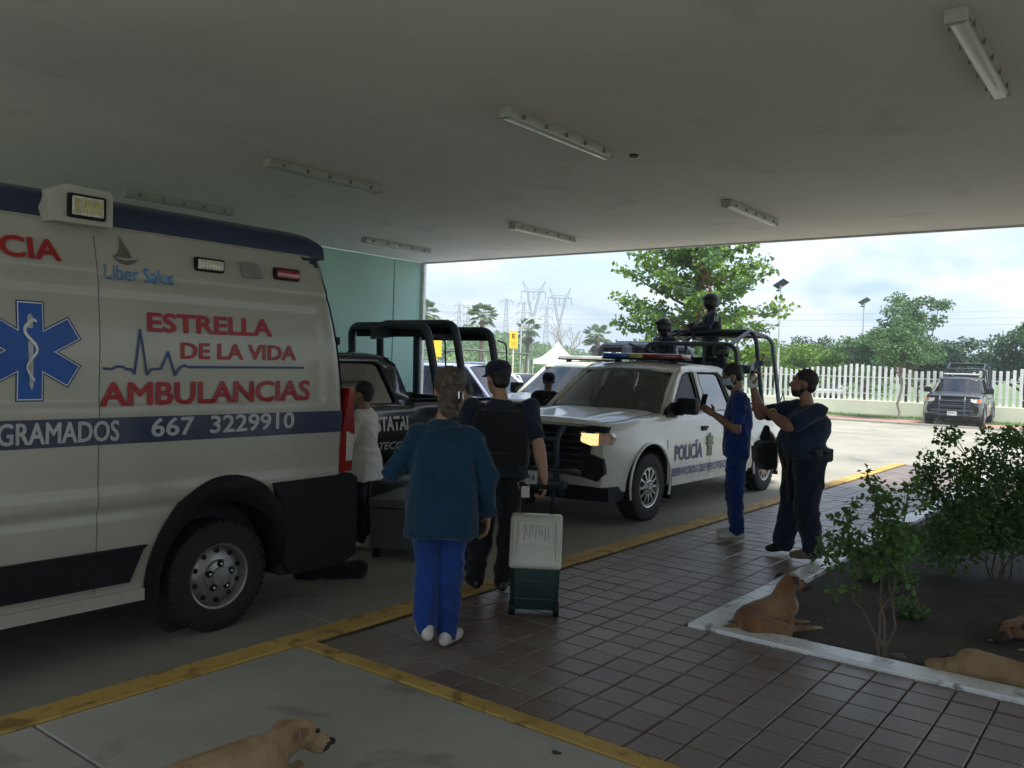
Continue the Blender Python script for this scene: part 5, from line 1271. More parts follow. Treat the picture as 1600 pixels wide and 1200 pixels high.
# pylons
pyl = mat('pylon_steel', (.20, .23, .26), .6, var=.05)
tips = []
def lat(mb, a0, a1, w0, w1, r, n=6):
    """square lattice leg between two heights"""
    prev = None
    for i in range(n+1):
        t = i/n; c = Vector(a0).lerp(Vector(a1), t); w = w0+(w1-w0)*t; cur = [c+Vector((sx*w, sy*w, 0)) for sx, sy in ((-1, -1), (1, -1), (1, 1), (-1, 1))]
        if prev:
            for k in range(4): mb.tube([prev[k], cur[k]], r, n=4); mb.tube([prev[k], cur[(k+1) % 4]], r*.7, n=4); mb.tube([cur[k], cur[(k+1) % 4]], r*.7, n=4)
        prev = cur
def pylon(az, d, ztop, kind, label):
    a = math.radians(az); x, y = d*math.cos(a), d*math.sin(a); z0 = hill_h(x, y)-.2; H = ztop-z0; r = empty('power_pylon', (x, y, z0), a+PI/2, label, 'pylon', 'lattice power pylons on the hill'); mb = MB(); R_ = .10*d/300
    if kind == 'delta':
        lat(mb, (0, 0, 0), (0, 0, H*.46), 1.7*H/30, .45*H/30, R_, 7)
        for s in (-1, 1):
            lat(mb, (0, 0, H*.46), (s*2.5*H/30, 0, H*.85), .4*H/30, .4*H/30, R_*.9, 6)
        w = 4.9*H/30
        for dz in (0, 1.0*H/30): mb.tube([(-w, 0, H*.85+dz*.3), (w, 0, H*.85+dz*.3)], R_, n=4)
        mb.tube([(-w, 0, H*.85), (-2.2*H/30, 0, H*.89), (2.2*H/30, 0, H*.89), (w, 0, H*.85)], R_, n=4)
        mb.tube([(-2.2*H/30, 0, H*.86), (0, 0, H*.74), (2.2*H/30, 0, H*.86)], R_, n=4)
        for s in (-1, 1): mb.tube([(s*2.3*H/30, 0, H*.87), (s*4.6*H/30, 0, H)], R_*1.2, n=4); mb.tube([(s*3.4*H/30, 0, H*.87), (s*4.6*H/30, 0, H)], R_, n=4)
        mb.build('lattice', pyl, r, smooth=False)
        for q in (-w, 0, w): m_ = MB(); m_.tube([(q, 0, H*.85), (q, 0, H*.76)], R_*1.6, n=5); m_.build('insulator', pyl, r)
    else:
        lat(mb, (0, 0, 0), (0, 0, H), 1.6*H/25, .5*H/25, R_, 10)
        for z in ((.97, .80, .63) if kind == 'tee' else (.97,)): 
            w = 3.0*H/25; mb.tube([(-w, 0, H*z), (w, 0, H*z)], R_, n=4); mb.tube([(-w, 0, H*z), (0, 0, H*z+1.2), (w, 0, H*z)], R_*.8, n=4)
            for q in (-w, w): mb.tube([(q, 0, H*z), (q, 0, H*z-1.4)], R_, n=4)
        mb.build('lattice', pyl, r, smooth=False)
    R2 = Matrix.Rotation(a+PI/2, 3, 'Z'); return [Vector((x, y, z0)) + R2 @ Vector((s, 0, H*(.77 if kind == 'delta' else .75))) for s in (-4.9*H/30, 0, 4.9*H/30)]
p1 = pylon(36.27, 300, 31, 'delta', 'tallest forked power pylon, left of the two big ones'); p2 = pylon(34.50, 310, 29.8, 'delta', 'second forked power pylon, right of the two big ones')
p3 = pylon(38.05, 330, 26.5, 'slim', 'slim distant pylon left of the tallest one'); p4 = pylon(36.9, 340, 26.3, 'tee', 'three-armed pylon just left of the tallest one'); p5 = pylon(35.35, 350, 25.5, 'tee', 'three-armed pylon between the two forked ones')
p6 = pylon(41.2, 360, 26.0, 'tee', 'faint pylon right of the teal wall edge'); p7 = pylon(40.6, 370, 26.0, 'tee', 'faint pylon beside the one nearest the teal wall')
wr = MB()
def wire(a, b, sag): 
    wr.tube([a.lerp(b, t/10)+Vector((0, 0, -sag*4*(t/10)*(1-t/10))) for t in range(11)], .05, n=4, caps=False)
for i in range(3):
    wire(p1[i], p2[i], 1); wire(p4[i], p1[i], 1); wire(p6[i], p4[i], 5); wire(p2[i], Vector((420, 95+8*i, 36)), 9)
    wire(p6[i], Vector((150, 240+6*i, 42)), 4)
for i in range(3): wire(Vector((300, 300, 22+2.2*i)), Vector((330, -120, 26+2.2*i)), 5)
o = wr.build('power_lines', pyl, smooth=False); tag(o, 'thin power lines strung between the pylons', 'power lines', kind='stuff')

# ------------------------------------------------------------------ shrubs in the planting bed
def shrub(loc, label, stems, clumps, leaf, m, seed, dens=1.0):
    rng = random.Random(seed); r = empty('shrub', loc, 0, label, 'shrub'); mb = MB(); cl = []
    for (dx, dy, h, sp) in stems:
        P = limb(mb, (0, 0, -.05), (dx, dy, h), .009, .004, rng, .06, 8)
        for q in range(3, 9):
            for _ in range(2):
                e = P[q]+Vector((rng.uniform(-1, 1), rng.uniform(-1, 1), rng.uniform(.1, 1)))*sp; mb.tube([P[q], (P[q]+e)/2+Vector((0, 0, .02)), e], .004, n=4)
                if q > 3: cl.append((e, sp*.45))
    mb.build('stems', bark, r)
    for c, k in clumps: cl.append((c, k))
    crown('foliage', cl, leaf, m, r, rng, dens, .15); return r
shrub((5.36, 1.27, -.05), 'slim leggy shrub with bare forked stems at the front of the planting bed', [(.02, .10, .98, .11), (.06, -.08, 1.0, .10), (-.02, .24, .84, .11), (.10, .02, .85, .10)],
      [((.0, .20, .70), .11), ((-.02, .30, .66), .10), ((.05, .02, .80), .12), ((0, -.10, .70), .10), ((.02, .0, .66), .11), ((.05, .38, .56), .09), ((.05, .06, 1.0), .08), ((.05, -.14, .95), .07), ((.02, .20, .56), .10), ((.03, -.04, .74), .08)], .044, lf_shade, 51, .62)
rng = random.Random(8)
shrub((8.15, 1.05, -.05), 'large dense shrub near the right edge, tallest in the planting bed', [(.1, .3, 1.02, .2), (-.1, -.2, 1.1, .2), (.25, .0, 1.15, .2), (0, .5, .75, .2), (0, -.45, 1.0, .2)],
      [((rng.uniform(-.35, .35), rng.uniform(-.75, .55), rng.uniform(.15, 1.12)), .19) for _ in range(32)] + [((.0, .62, .75), .15), ((.0, .55, .95), .15)], .048, lf_shade, 52, .75)
shrub((9.6, -.15, -.05), 'leafy shrub behind the large one at the right edge', [(.1, .3, 1.15, .25), (-.1, -.2, 1.25, .25), (.25, .0, 1.3, .25)],
      [((rng.uniform(-.4, .4), rng.uniform(-.6, .6), rng.uniform(.4, 1.35)), .24) for _ in range(16)], .052, lf_shade, 53, .7)
for q, (x, y, s, lb) in enumerate(((7.3, 1.75, .5, 'low weed in the soil between the two shrubs'), (8.9, 1.95, .6, 'low weeds by the far part of the white planter kerb'), (10.4, 1.6, .8, 'leafy ground plant beyond the large shrub'), (6.4, 1.35, .3, 'tiny seedling behind the slim shrub'), (12.6, .9, .9, 'sunlit low shrub at the far end of the planting bed'), (14.2, -.2, 1.1, 'rounded sunlit shrub outside the canopy edge'))):
    shrub((x, y, -.06), lb, [(.05*s, .1*s, .3*s, .15*s), (-.05*s, -.12*s, .34*s, .15*s), (.1*s, 0, .25*s, .15*s)], [((rng.uniform(-.3, .3)*s, rng.uniform(-.4, .4)*s, rng.uniform(.05, .4)*s), .13*s) for _ in range(9)], .04, lf_shade if q in (0, 3) else lf_bright, 60+q, .5)
rng = random.Random(10); mb = MB()
for _ in range(5200):
    p = Vector((rng.uniform(8.5, 17.2), rng.uniform(-3.5, 2.1), -.06)); 
    if noise.noise(Vector((p.x*.8, p.y*.8, 0))) < -.05+.25*(12-p.x)/4: continue
    a = rng.random()*6.3; w = Vector((math.cos(a), math.sin(a), 0))*.008; mb.add([p-w, p+w, p+Vector((rng.uniform(-.05, .05), rng.uniform(-.05, .05), rng.uniform(.05, .16)))], [(0, 1, 2)])
o = mb.build('ground_cover', lf_bright, bed, smooth=False); o['kind'] = 'stuff'
# ================================================================== PEOPLE AND ANIMALS
skin1 = mat('skin_tan', (0.36, 0.20, 0.13), 0.5, var=.08, vs=15); skin2 = mat('skin_brown', (0.26, 0.14, 0.09), 0.5, var=.08, vs=15)
def cloth(n, c, v=.15): return mat(n, c, .85, var=v, vs=4, bump=.25, bs=180, spec=.2, sheen=.2)
c_teal = cloth('cloth_teal_blue', (.006, .036, .075)); c_blue = cloth('cloth_scrub_blue', (.010, .042, .20)); c_navy = cloth('cloth_navy', (.012, .018, .038)); c_royal = cloth('cloth_dark_scrub', (.008, .035, .17))
c_black = cloth('cloth_black', (.008, .009, .011)); c_coat = cloth('cloth_white_coat', (.72, .70, .66), .05); c_police = cloth('cloth_police_navy', (.014, .026, .055)); c_grey = cloth('cloth_grey', (.22, .22, .23)); c_vest = cloth('cloth_vest', (.010, .012, .016))
hair_b = mat('hair_black', (.012, .010, .009), .55, var=.4, vs=60, bump=.6, bs=140); hair_g = mat('hair_streaked', (.028, .019, .014), .5, col2=(.13, .095, .07), vs=38, bump=.7, bs=120)
shoe_w = mat('shoe_white', (.52, .50, .44), .6, var=.1, vs=20); shoe_b = mat('shoe_black', (.012, .012, .013), .45); boot_t = mat('boot_tan', (.14, .10, .065), .8, var=.2, vs=20)
maskm = mat('mask_blue', (.42, .58, .66), .8, var=.05); helm = mat('helmet_black', (.025, .028, .033), .4, var=.2, vs=10); gun = mat('gun_metal', (.02, .021, .023), .45, metal=.3)
bandage = mat('bandage', (.6, .6, .58), .9); leather = mat('strap_brown', (.05, .035, .022), .7, var=.2)
V = Vector
def hand_mb(mb, w, d, n, side, curl=.5, s=1.0):
    """palm, four fingers and a thumb; d towards the fingertips, n the way the palm faces, side towards the thumb"""
    w = V(w); d = V(d).normalized(); n = V(n); n = (n-d*n.dot(d)).normalized(); t = d.cross(n).normalized()
    if t.dot(V(side)) < 0: t = -t
    mb.cap(w-d*.02*s, .024*s, w+d*.035*s, .036*s, flat=.55, side=n); mb.cap(w+d*.035*s, .036*s, w+d*.072*s, .036*s, flat=.42, side=n)
    for i, (L_, o) in enumerate(((.040, .027), (.045, .009), (.042, -.009), (.033, -.026))):
        p = w+d*.085*s+t*o*s; a = curl*.5
        for k, q in enumerate((1, .75, .6)):
            dd = d*math.cos(a)+n*math.sin(a); e = p+dd*L_*q*s; mb.cap(p, (.0098-.0012*k)*s, e, (.009-.0012*k)*s, n=8); p = e; a += curl
    p = w+d*.022*s+t*.026*s; dd = (d*.55+t*.75+n*.35).normalized(); e = p+dd*.04*s; mb.cap(p, .0125*s, e, .0105*s, n=8); dd = (d*.85+t*.2+n*.5).normalized(); mb.cap(e, .0105*s, e+dd*.032*s, .009*s, n=8)
def ringpts(c, sd, fd, w, d, n=22, p=.85):
    out = []
    for k in range(n):
        a = 2*PI*k/n; ca, sa = math.cos(a), math.sin(a)
        out.append(c + sd*w*(abs(ca)**p)*(1 if ca >= 0 else -1) + fd*d*(abs(sa)**p)*(1 if sa >= 0 else -1))
    return out
def torso_mb(mb, J, levels):
    """levels: (t, halfwidth, halfdepth, forward shift) along the spine; t=0 pelvis, 1 shoulders"""
    P, C = V(J['pelvis']), V(J['chest']); s0 = (V(J['hipL'])-V(J['hipR'])).normalized(); s1 = (V(J['shL'])-V(J['shR'])).normalized(); rings = []
    for t, w, d, f in levels:
        tt = min(max(t, 0), 1); sd = s0.lerp(s1, tt).normalized(); up_ = (C-P).normalized() if t >= 0 else V((0, 0, 1)).lerp((C-P).normalized(), .5).normalized()
        fd = sd.cross(up_).normalized(); fd = fd if fd.dot(V(J['fwd'])) > 0 else -fd
        c = P + (C-P)*t if t >= 0 else P+V((0, 0, t*(C-P).length)); rings.append(ringpts(c+fd*f, sd, fd, w, d))
    mb.loft(rings)
def head_rot(J): return Matrix.Rotation(J.get('hyaw', 0), 3, 'Z') @ Matrix.Rotation(J.get('hpitch', 0), 3, 'Y')
def stand(h=1.72, lean=0, w=1.0):
    k = h/1.72
    J = dict(pelvis=(0, 0, .95), chest=(0+lean, 0, 1.40), neck=(.0+lean, 0, 1.46), head=(.03+lean*1.2, 0, 1.60), shL=(lean, .185*w, 1.39), shR=(lean, -.185*w, 1.39), elL=(-.03+lean, .24*w, 1.11), elR=(-.03+lean, -.24*w, 1.11),
             wrL=(.04, .25*w, .86), wrR=(.04, -.25*w, .86), hipL=(0, .09*w, .91), hipR=(0, -.09*w, .91), knL=(.02, .10, .49), knR=(.02, -.10, .49), anL=(-.03, .11, .09), anR=(-.03, -.11, .09), fwd=(1, 0, 0), hdL=(0, 0, -1), hdR=(0, 0, -1))
    for q in J:
        if q not in ('fwd', 'hdL', 'hdR'): J[q] = tuple(V(J[q])*k)
    J['k'] = k; return J
def person(loc, rz, label, J, skin, top, pants, shoes, hair='short', hairm=None, fat=1.0, sleeve='short', hem=-.20, loose=1.0, mask=None, flare=0, shirt_levels=None, vox=.010, group=None, legw=1.0, curl=(.5, .5), cap=None):
    r = empty('person', loc, rz, label, 'person', group); k = J.get('k', 1)
    H = V(J['head']); R_ = head_rot(J)
    def hp(x, y, z): return H + R_ @ V((x, y, z))
    # body: one skin
    mb = MB(); torso_mb(mb, J, [(-.1, .11*fat, .08*fat, 0), (0, .13*fat, .09*fat, 0), (.4, .115*fat, .08*fat, 0), (.8, .125*fat**.5, .075, 0), (.95, .085, .05, 0), (1.08, .05, .045, 0)])
    mb.cap(V(J['neck'])-V((0, 0, .04)), .062*k, hp(-.02, 0, -.07), .052*k)
    mb.ball(hp(-.012, 0, .022), (.098, .078, .094), 18, 12, R_); mb.ball(hp(.028, 0, -.035), (.066, .062, .082), 16, 10, R_); mb.ball(hp(.045, 0, -.088), (.040, .044, .032), 12, 8, R_)
    mb.cap(hp(.092, 0, .004), .010, hp(.108, 0, -.030), .015, n=8); mb.ball(hp(.083, 0, -.062), (.018, .028, .010), 10, 6, R_); mb.ball(hp(.080, 0, -.074), (.016, .024, .009), 10, 6, R_)
    for s in (-1, 1): mb.ball(hp(.078, s*.030, .022), (.020, .024, .009), 10, 6, R_); mb.ball(hp(-.005, s*.079, -.012), (.020, .010, .032), 10, 8, R_)
    for s in 'LR':
        a, b, c = V(J['sh'+s]), V(J['el'+s]), V(J['wr'+s]); mb.cap(a.lerp(b, .08), .040*k, b, .041*k*fat**.5); mb.cap(b, .043*k*fat**.5, b.lerp(c, .35), .043*k*fat**.5); mb.cap(b.lerp(c, .35), .043*k*fat**.5, c, .028*k)
        a, b, c = V(J['hip'+s]), V(J['kn'+s]), V(J['an'+s]); mb.cap(a, .082*k, b, .055*k); mb.cap(b, .055*k, c, .038*k)
    body = remeshed(mb, 'body', skin, None, vox, 3)
    for s in 'LR':
        w = V(J['wr'+s]); d = V(J['hd'+s]); mb = MB(); sd_ = V(J.get('th'+s, J['fwd'])); n = V(J.get('pn'+s, (0, -1 if s == 'L' else 1, 0)))
        hand_mb(mb, w, d, n, sd_, curl[0 if s == 'L' else 1], k); h_ = remeshed(mb, 'hand', skin, None, .0042, 2)
        bm = bmesh.new(); bm.from_mesh(body.data); bm.from_mesh(h_.data); bm.to_mesh(body.data); bm.free(); me = h_.data; bpy.data.objects.remove(h_); bpy.data.meshes.remove(me)
    body.data.shade_smooth(); body.parent = r
    # eyes, brows
    for s in (-1, 1):
        mb = MB(); mb.ball(hp(.082, s*.030, .006), (.010, .014, .008), 10, 6, R_); e_ = mb.build('eye', mat('eye_white', (.5, .48, .45), .3), r)
        mb = MB(); mb.ball(hp(.0895, s*.030, .006), (.004, .006, .006), 8, 6, R_); mb.build('iris', mat('iris_dark', (.015, .01, .008), .2), e_)
        mb = MB(); mb.cap(hp(.094, s*.014, .030), .0045, hp(.086, s*.046, .030), .0035, n=6); mb.build('eyebrow', hairm or hair_b, r)
    # shirt
    L_ = shirt_levels or [(hem, .165*fat*loose+flare, .115*fat*loose+flare*.8, 0), (-.05, .165*fat*loose+flare*.4, .120*fat*loose+flare*.4, 0), (.25, .150*fat*loose, .112*fat*loose, .01*(fat-1)*8), (.55, .160*fat**.7*loose, .115*fat*loose, .0), (.8, .180*fat**.5, .118*fat**.6, 0), (.95, .178, .095, -.005), (1.02, .145, .075, -.005), (1.08, .085, .062, 0), (1.12, .062, .058, .005)]
    mb = MB(); torso_mb(mb, J, L_)
    for s in 'LR':
        a, b, c = V(J['sh'+s]), V(J['el'+s]), V(J['wr'+s]); mb.ball(a.lerp(V(J['chest']), .12)+V((0, 0, -.012)), .062*k, 14, 10)
        if sleeve == 'short': mb.cap(a+V((0, 0, -.005)), .072*k, a.lerp(b, .72), .064*k*fat**.4)
        else: mb.cap(a.lerp(b, .05)+V((0, 0, -.008)), .060*k, b, .058*k*loose**.4); mb.cap(b, .056*k*loose**.4, c.lerp(b, .06), .046*k*loose**.5)
    remeshed(mb, 'shirt' if flare < .05 else 'coat', top, r, .011, 3, wrinkle=(.0115, 7.0))
    # trousers
    mb = MB(); torso_mb(mb, J, [(-.14, .15*fat**.8, .115*fat**.8, 0), (.0, .155*fat**.8, .118*fat**.8, 0), (.15, .15*fat, .108*fat, 0)])
    for s in 'LR':
        a, b, c = V(J['hip'+s]), V(J['kn'+s]), V(J['an'+s]); mb.cap(a, .098*k*legw, b, .074*k*legw); mb.cap(b, .074*k*legw, c+V((0, 0, .02)), .064*k*legw)
    remeshed(mb, 'trousers', pants, r, .011, 3, wrinkle=(.012, 7.5))
    # shoes
    for s in 'LR':
        c = V(J['an'+s]); yw = J.get('fy'+s, 0); fp = J.get('fp'+s, 0); f = V((math.cos(yw), math.sin(yw), 0)); base = c.z-.065*k
        mb = MB(); h0 = V((c.x, c.y, base+.04)) - f*.045; t0 = V((c.x, c.y, base+.028)) + f*.165*k + V((0, 0, fp)); mb.cap(h0, .036, c+f*.04+V((0, 0, -.02)), .042); mb.cap(h0, .035, t0, .030); mb.cap(h0+f*.09, .043, t0-f*.03, .038); mb.cap(c+V((0, 0, .03)), .045, h0, .036)
        def fl(v): return V((v.x, v.y, max(v.z, base-.002+ (fp if fp else 0)*.0)))
        remeshed(mb, 'shoe', shoes[0] if isinstance(shoes, tuple) and s == 'L' else shoes[1] if isinstance(shoes, tuple) else shoes, r, .008, 2, warp=fl)
    # hair / headgear
    hm = hairm or hair_b; mb = MB()
    if hair in ('short', 'bun', 'cap', 'beard'):
        mb.ball(hp(-.022, 0, .036), (.098, .085, .090), 20, 14, R_); mb.ball(hp(-.055, 0, -.02), (.052, .070, .062), 16, 10, R_)
        if hair == 'bun':
            mb.ball(hp(-.03, 0, .045), (.105, .092, .092), 20, 14, R_); mb.ball(hp(-.085, -.012, -.03), (.05, .060, .062), 14, 10, R_); mb.ball(hp(-.072, .01, -.095), (.045, .062, .058), 14, 10, R_); mb.ball(hp(-.06, 0, -.145), (.035, .052, .040), 12, 8, R_)
        o_ = remeshed(mb, 'hair', hm, None, .007, 1, wrinkle=(.006, 38) if hair == 'bun' else (.003, 40))
        for v in o_.data.vertices:                       # keep the hairline behind the face
            q = R_.transposed() @ (v.co-H)
            if q.x > .055 - .25*max(0, q.z-.055)*0 and q.z < .055: q.x = min(q.x, .050); v.co = H + R_ @ q
        o_.parent = r
        if hair == 'bun':
            mb = MB(); mb.tube([hp(-.135, -.035, -.005), hp(-.142, -.035, -.045), hp(-.142, -.058, -.050), hp(-.135, -.060, -.008), hp(-.135, -.035, -.005)], .0035, n=5); mb.build('hair_clip', chrome, r)
        if hair == 'beard':
            mb = MB(); mb.ball(hp(.040, 0, -.082), (.052, .056, .044), 14, 10, R_); mb.ball(hp(.01, 0, -.06), (.045, .066, .035), 12, 8, R_); remeshed(mb, 'beard', hm, r, .006, 1, wrinkle=(.003, 45))
    if hair == 'cap':
        mb = MB(); c_ = [(.112*math.cos(a), .112*math.sin(a)) for a in [PI/2*q/7 for q in range(8)]]
        mb.lathe([(.098, .018), (.103, .05), (.098, .09), (.075, .118), (.04, .132), (.001, .136)], n=24); mb.xf(lambda v: hp(v.x*1.06-.008, v.y*.92, v.z+.0)); mb.build('cap_crown', cap or c_navy, r)
        mb = MB(); P_ = []
        for q in range(9):
            a = -1.05+2.1*q/8; P_.append([V((.085*math.cos(a), .085*math.sin(a), .032)), V((.165*math.cos(a*.8), .085*math.sin(a), .014)), V((.165*math.cos(a*.8), .085*math.sin(a), .008)), V((.085*math.cos(a), .085*math.sin(a), .024))])
        mb.loft(P_); mb.xf(lambda v: hp(*v)); mb.build('cap_peak', cap or c_navy, r)
    if hair == 'helmet':
        mb = MB(); mb.lathe([(.116, -.045), (.122, -.01), (.124, .03), (.112, .085), (.08, .122), (.04, .138), (.001, .142)], n=28); mb.xf(lambda v: hp(v.x*1.08-.014, v.y*.95, v.z - .045*sstep(.03, -.1, v.x)*sstep(.03, -.05, v.z))); mb.build('helmet', helm, r)
        mb = MB(); mb.tube([hp(.118*math.cos(a)-.01, .122*math.sin(a), .035) for a in [(-2.4+4.8*q/16) for q in range(17)]], .010, n=6); mb.box(hp(.098, 0, .045), (.05, .13, .055), rot=R_, bev=.015); mb.build('goggles', blackpl, r)
        mb = MB(); mb.ball(hp(.03, 0, -.055), (.072, .070, .075), 16, 10, R_); mb.cap(hp(-.01, 0, -.10), .062, hp(-.03, 0, -.16), .068); remeshed(mb, 'balaclava', c_black, r, .008, 2)
        for s in (-1, 1): mb = MB(); mb.box(hp(-.01, s*.105, -.03), (.06, .035, .075), rot=R_, bev=.014); mb.build('ear_cup', helm, r)
    if mask:
        mb = MB(); rows = []
        for q in range(7):
            z = .0-.105*q/6; bulge = .128-.018*abs(q-2)/2 - .030*(q/6)**2; rows.append([hp(bulge*math.cos(a)-.012+.002, (.078-.012*(q/6))*math.sin(a), z) for a in [(-1.25+2.5*u/10) for u in range(11)]])
        mb.loft(rows, closed=False, cap0=False, cap1=False); mb.build('face_mask', maskm, r, sharp=80)
        mb = MB()
        for s in (-1, 1): mb.tube([hp(.03, s*.072, -.01), hp(-.02, s*.084, .01), hp(-.015, s*.082, -.03), hp(.03, s*.066, -.075)], .0022, n=4)
        mb.build('mask_strap', bandage, r)
    return r
def face_cam(x, y, extra=0): return math.atan2(y, x)+extra

# 1 woman in the teal jacket, seen from behind
J = stand(1.60, .02, .95); J.update(pelvis=(0, 0, .86), chest=(.03, -.0, 1.27), neck=(.035, 0, 1.34), head=(.07, -.02, 1.49), shL=(.02, .155, 1.25), shR=(.02, -.155, 1.25), elL=(-.02, .285, 1.02), wrL=(.21, .17, 1.03), elR=(-.03, -.262, 1.0), wrR=(.04, -.268, .775),
    hdL=(.9, -.5, 0), thL=(0, 0, 1), pnL=(0, -1, -.3), hdR=(.15, -.05, -1), thR=(1, 0, 0), hipL=(0, .085, .84), hipR=(0, -.085, .84), knL=(.03, .08, .46), anL=(-.05, .075, .13), knR=(.05, -.06, .45), anR=(.02, -.055, .075), hyaw=.12, fyR=-.5, fyL=.2)
wm = person((3.64, 3.27, 0), face_cam(3.6, 3.3, .04), 'woman in a teal jacket and bright blue trousers with pinned greying hair, back to us', J, skin1, c_teal, c_blue, shoe_w, 'bun', hair_g, sleeve='long', loose=1.22, shirt_levels=[(-.50, .215, .160, -.01), (-.38, .218, .16, -.01), (-.2, .212, .158, -.01), (.1, .200, .15, -.01), (.4, .190, .14, -.01), (.7, .178, .125, -.01), (.88, .160, .100, -.01), (.97, .128, .08, -.005), (1.08, .085, .066, 0), (1.12, .064, .06, .005)], legw=1.12)
# 2 man with cap and cooler
J = stand(1.66); J.update(pelvis=(0, 0, .92), chest=(.03, 0, 1.34), neck=(.05, 0, 1.42), head=(.09, .03, 1.545), shL=(.0, .21, 1.34), shR=(-.0, -.21, 1.34), elL=(.02, .27, 1.07), wrL=(.2, .2, .95), elR=(-.10, -.285, 1.08), wrR=(-.14, -.335, .84), hdL=(1, 0, -.1), hdR=(-.1, -.02, -1), thR=(1, 0, 0), pnR=(0, 1, 0),
    knL=(.10, .09, .48), anL=(-.02, .14, .09), knR=(.04, -.09, .48), anR=(-.06, -.06, .09), hyaw=.55, hpitch=.05, fyL=.3)
mn = person((4.82, 3.80, 0), face_cam(4.82, 3.8, -.05), 'man in a dark cap and navy clothes with a black vest pulling a wheeled cooler', J, skin1, c_navy, c_black, shoe_b, 'cap', fat=1.25, legw=1.12, cap=c_navy, curl=(.5, 1.0))
mb = MB(); torso_mb(mb, J, [(-.02, .215, .165, -.01), (.05, .225, .17, -.01), (.5, .22, .165, -.012), (.85, .205, .15, -.015), (.93, .19, .135, -.015)])
for s in 'LR': a = V(J['sh'+s]); mb.cap(V((-.07, a.y*.62, 1.24)), .04, V((-.02, a.y*.6, 1.335)), .035)
remeshed(mb, 'vest', c_vest, mn, .012, 3, wrinkle=(.004, 9))
mb = MB(); mb.box((-.172, .0, 1.00), (.02, .20, .05), bev=.008); mb.build('back_pouch', c_vest, mn)
# 3 companion beyond him
J = stand(1.64); J.update(hyaw=-.2, hpitch=.15)
person((5.62, 4.85, ROAD), face_cam(5.62, 4.85, PI-.1), 'person in navy partly hidden behind the man in the cap, face turned to him', J, skin1, c_navy, c_navy, shoe_b, 'short')
# 4 woman in white coat behind the ambulance
J = stand(1.60); J.update(elL=(.05, .24, 1.02), wrL=(.22, .15, 1.0), hdL=(1, -.2, 0), elR=(.05, -.24, 1.02), wrR=(.24, -.13, 1.02), hdR=(1, .2, 0), knL=(.02, .06, .46), knR=(.02, -.06, .46), anL=(-.02, .06, .09), anR=(-.0, -.07, .09))
person((5.62, 6.08, ROAD), face_cam(5.6, 6.1, 1.15), 'woman in a long white coat and black trousers standing at the back of the ambulance', J, skin1, c_coat, c_black, shoe_w, 'short', sleeve='long', flare=.075, hem=-.50, loose=1.08)
# 5 man in dark blue scrubs with a mask looking at his phone
J = stand(1.73); J.update(head=(.075, 0, 1.60), hpitch=.42, neck=(.02, 0, 1.46), elL=(.02, .235, 1.09), wrL=(.235, .09, 1.225), elR=(.03, -.22, 1.10), wrR=(.24, -.03, 1.23), hdL=(.75, -.35, .45), thL=(0, 0, 1), pnL=(.0, -1, 0), hdR=(.75, .25, .45), thR=(0, 0, 1), pnR=(0, 1, 0), knL=(.0, .085, .49), knR=(.02, -.10, .49), anL=(-.03, .075, .09), anR=(-.03, -.13, .09), fyL=.12, fyR=-.1, hyaw=.0)
sc = person((7.93, 3.30, 0), face_cam(7.9, 3.3, 1.62), 'man in dark blue scrubs and face mask looking down at a raised phone', J, skin2, c_royal, c_royal, shoe_w, 'beard', loose=1.12, mask=True, hem=-.30, legw=1.02, curl=(.75, .75))
ph = MB(); ph.box((0, 0, 0), (.009, .074, .155), bev=.004)
def phone(parent_loc, rz, p, pitch, label, turn=-.8):
    r = empty('phone', (0, 0, 0), 0, label, 'phone'); Rz = Matrix.Rotation(rz, 4, 'Z'); w = V(parent_loc) + Rz.to_3x3() @ V(p); r.location = w; r.rotation_euler = (0, pitch, rz+turn)
    mb = MB(); mb.box((0, 0, 0), (.009, .074, .155), bev=.004); mb.build('phone_case', mat('phone_case', (.35, .34, .33), .4), r)
    mb = MB(); mb.box((-.0052, 0, 0), (.001, .066, .145)); mb.build('screen', mat('phone_screen', (.02, .025, .03), .1), r, smooth=False)
    for q in (-.012, .012): mb = MB(); mb.lathe([(0, .0), (.008, 0), (.008, -.002)], n=12); mb.xf(lambda v: V((.006-v.z*0+.0, v.x+.018, v.y+.05+q))); mb.build('camera_lens', blackpl, r)
phone((7.93, 3.30, 0), face_cam(7.9, 3.3, 1.62), (.335, .03, 1.345), -.25, 'phone held up in both hands by the man in scrubs')
# 6 stout officer filming with one arm raised
J = stand(1.62); J.update(pelvis=(0, 0, .90), chest=(-.02, 0, 1.27), neck=(.0, 0, 1.36), head=(.03, -.01, 1.49), hpitch=-.10, hyaw=-.38, shL=(.0, .225, 1.275), shR=(.0, -.215, 1.285), elL=(.23, .19, 1.13), wrL=(.32, -.06, 1.24), elR=(.30, -.26, 1.20), wrR=(.385, -.24, 1.45), hdL=(.35, -.9, .15), thL=(0, 0, 1), pnL=(.6, -.3, 0), hdR=(.1, .0, 1), thR=(-.5, 1, 0), pnR=(-1, .2, 0),
    hipL=(0, .105, .90), hipR=(0, -.105, .90), knL=(.02, .14, .48), anL=(-.02, .17, .10), knR=(.04, -.12, .48), anR=(.08, -.17, .09), fyL=-.15, fyR=.25)
of = person((7.60, 2.53, 0), face_cam(7.5, 2.6, 1.98), 'stout police officer in a navy polo and belt holding a phone up with one arm', J, skin2, c_police, c_navy, (boot_t, shoe_b), 'beard', fat=1.62, loose=1.0, hem=-.12, legw=1.5, curl=(.9, .9))
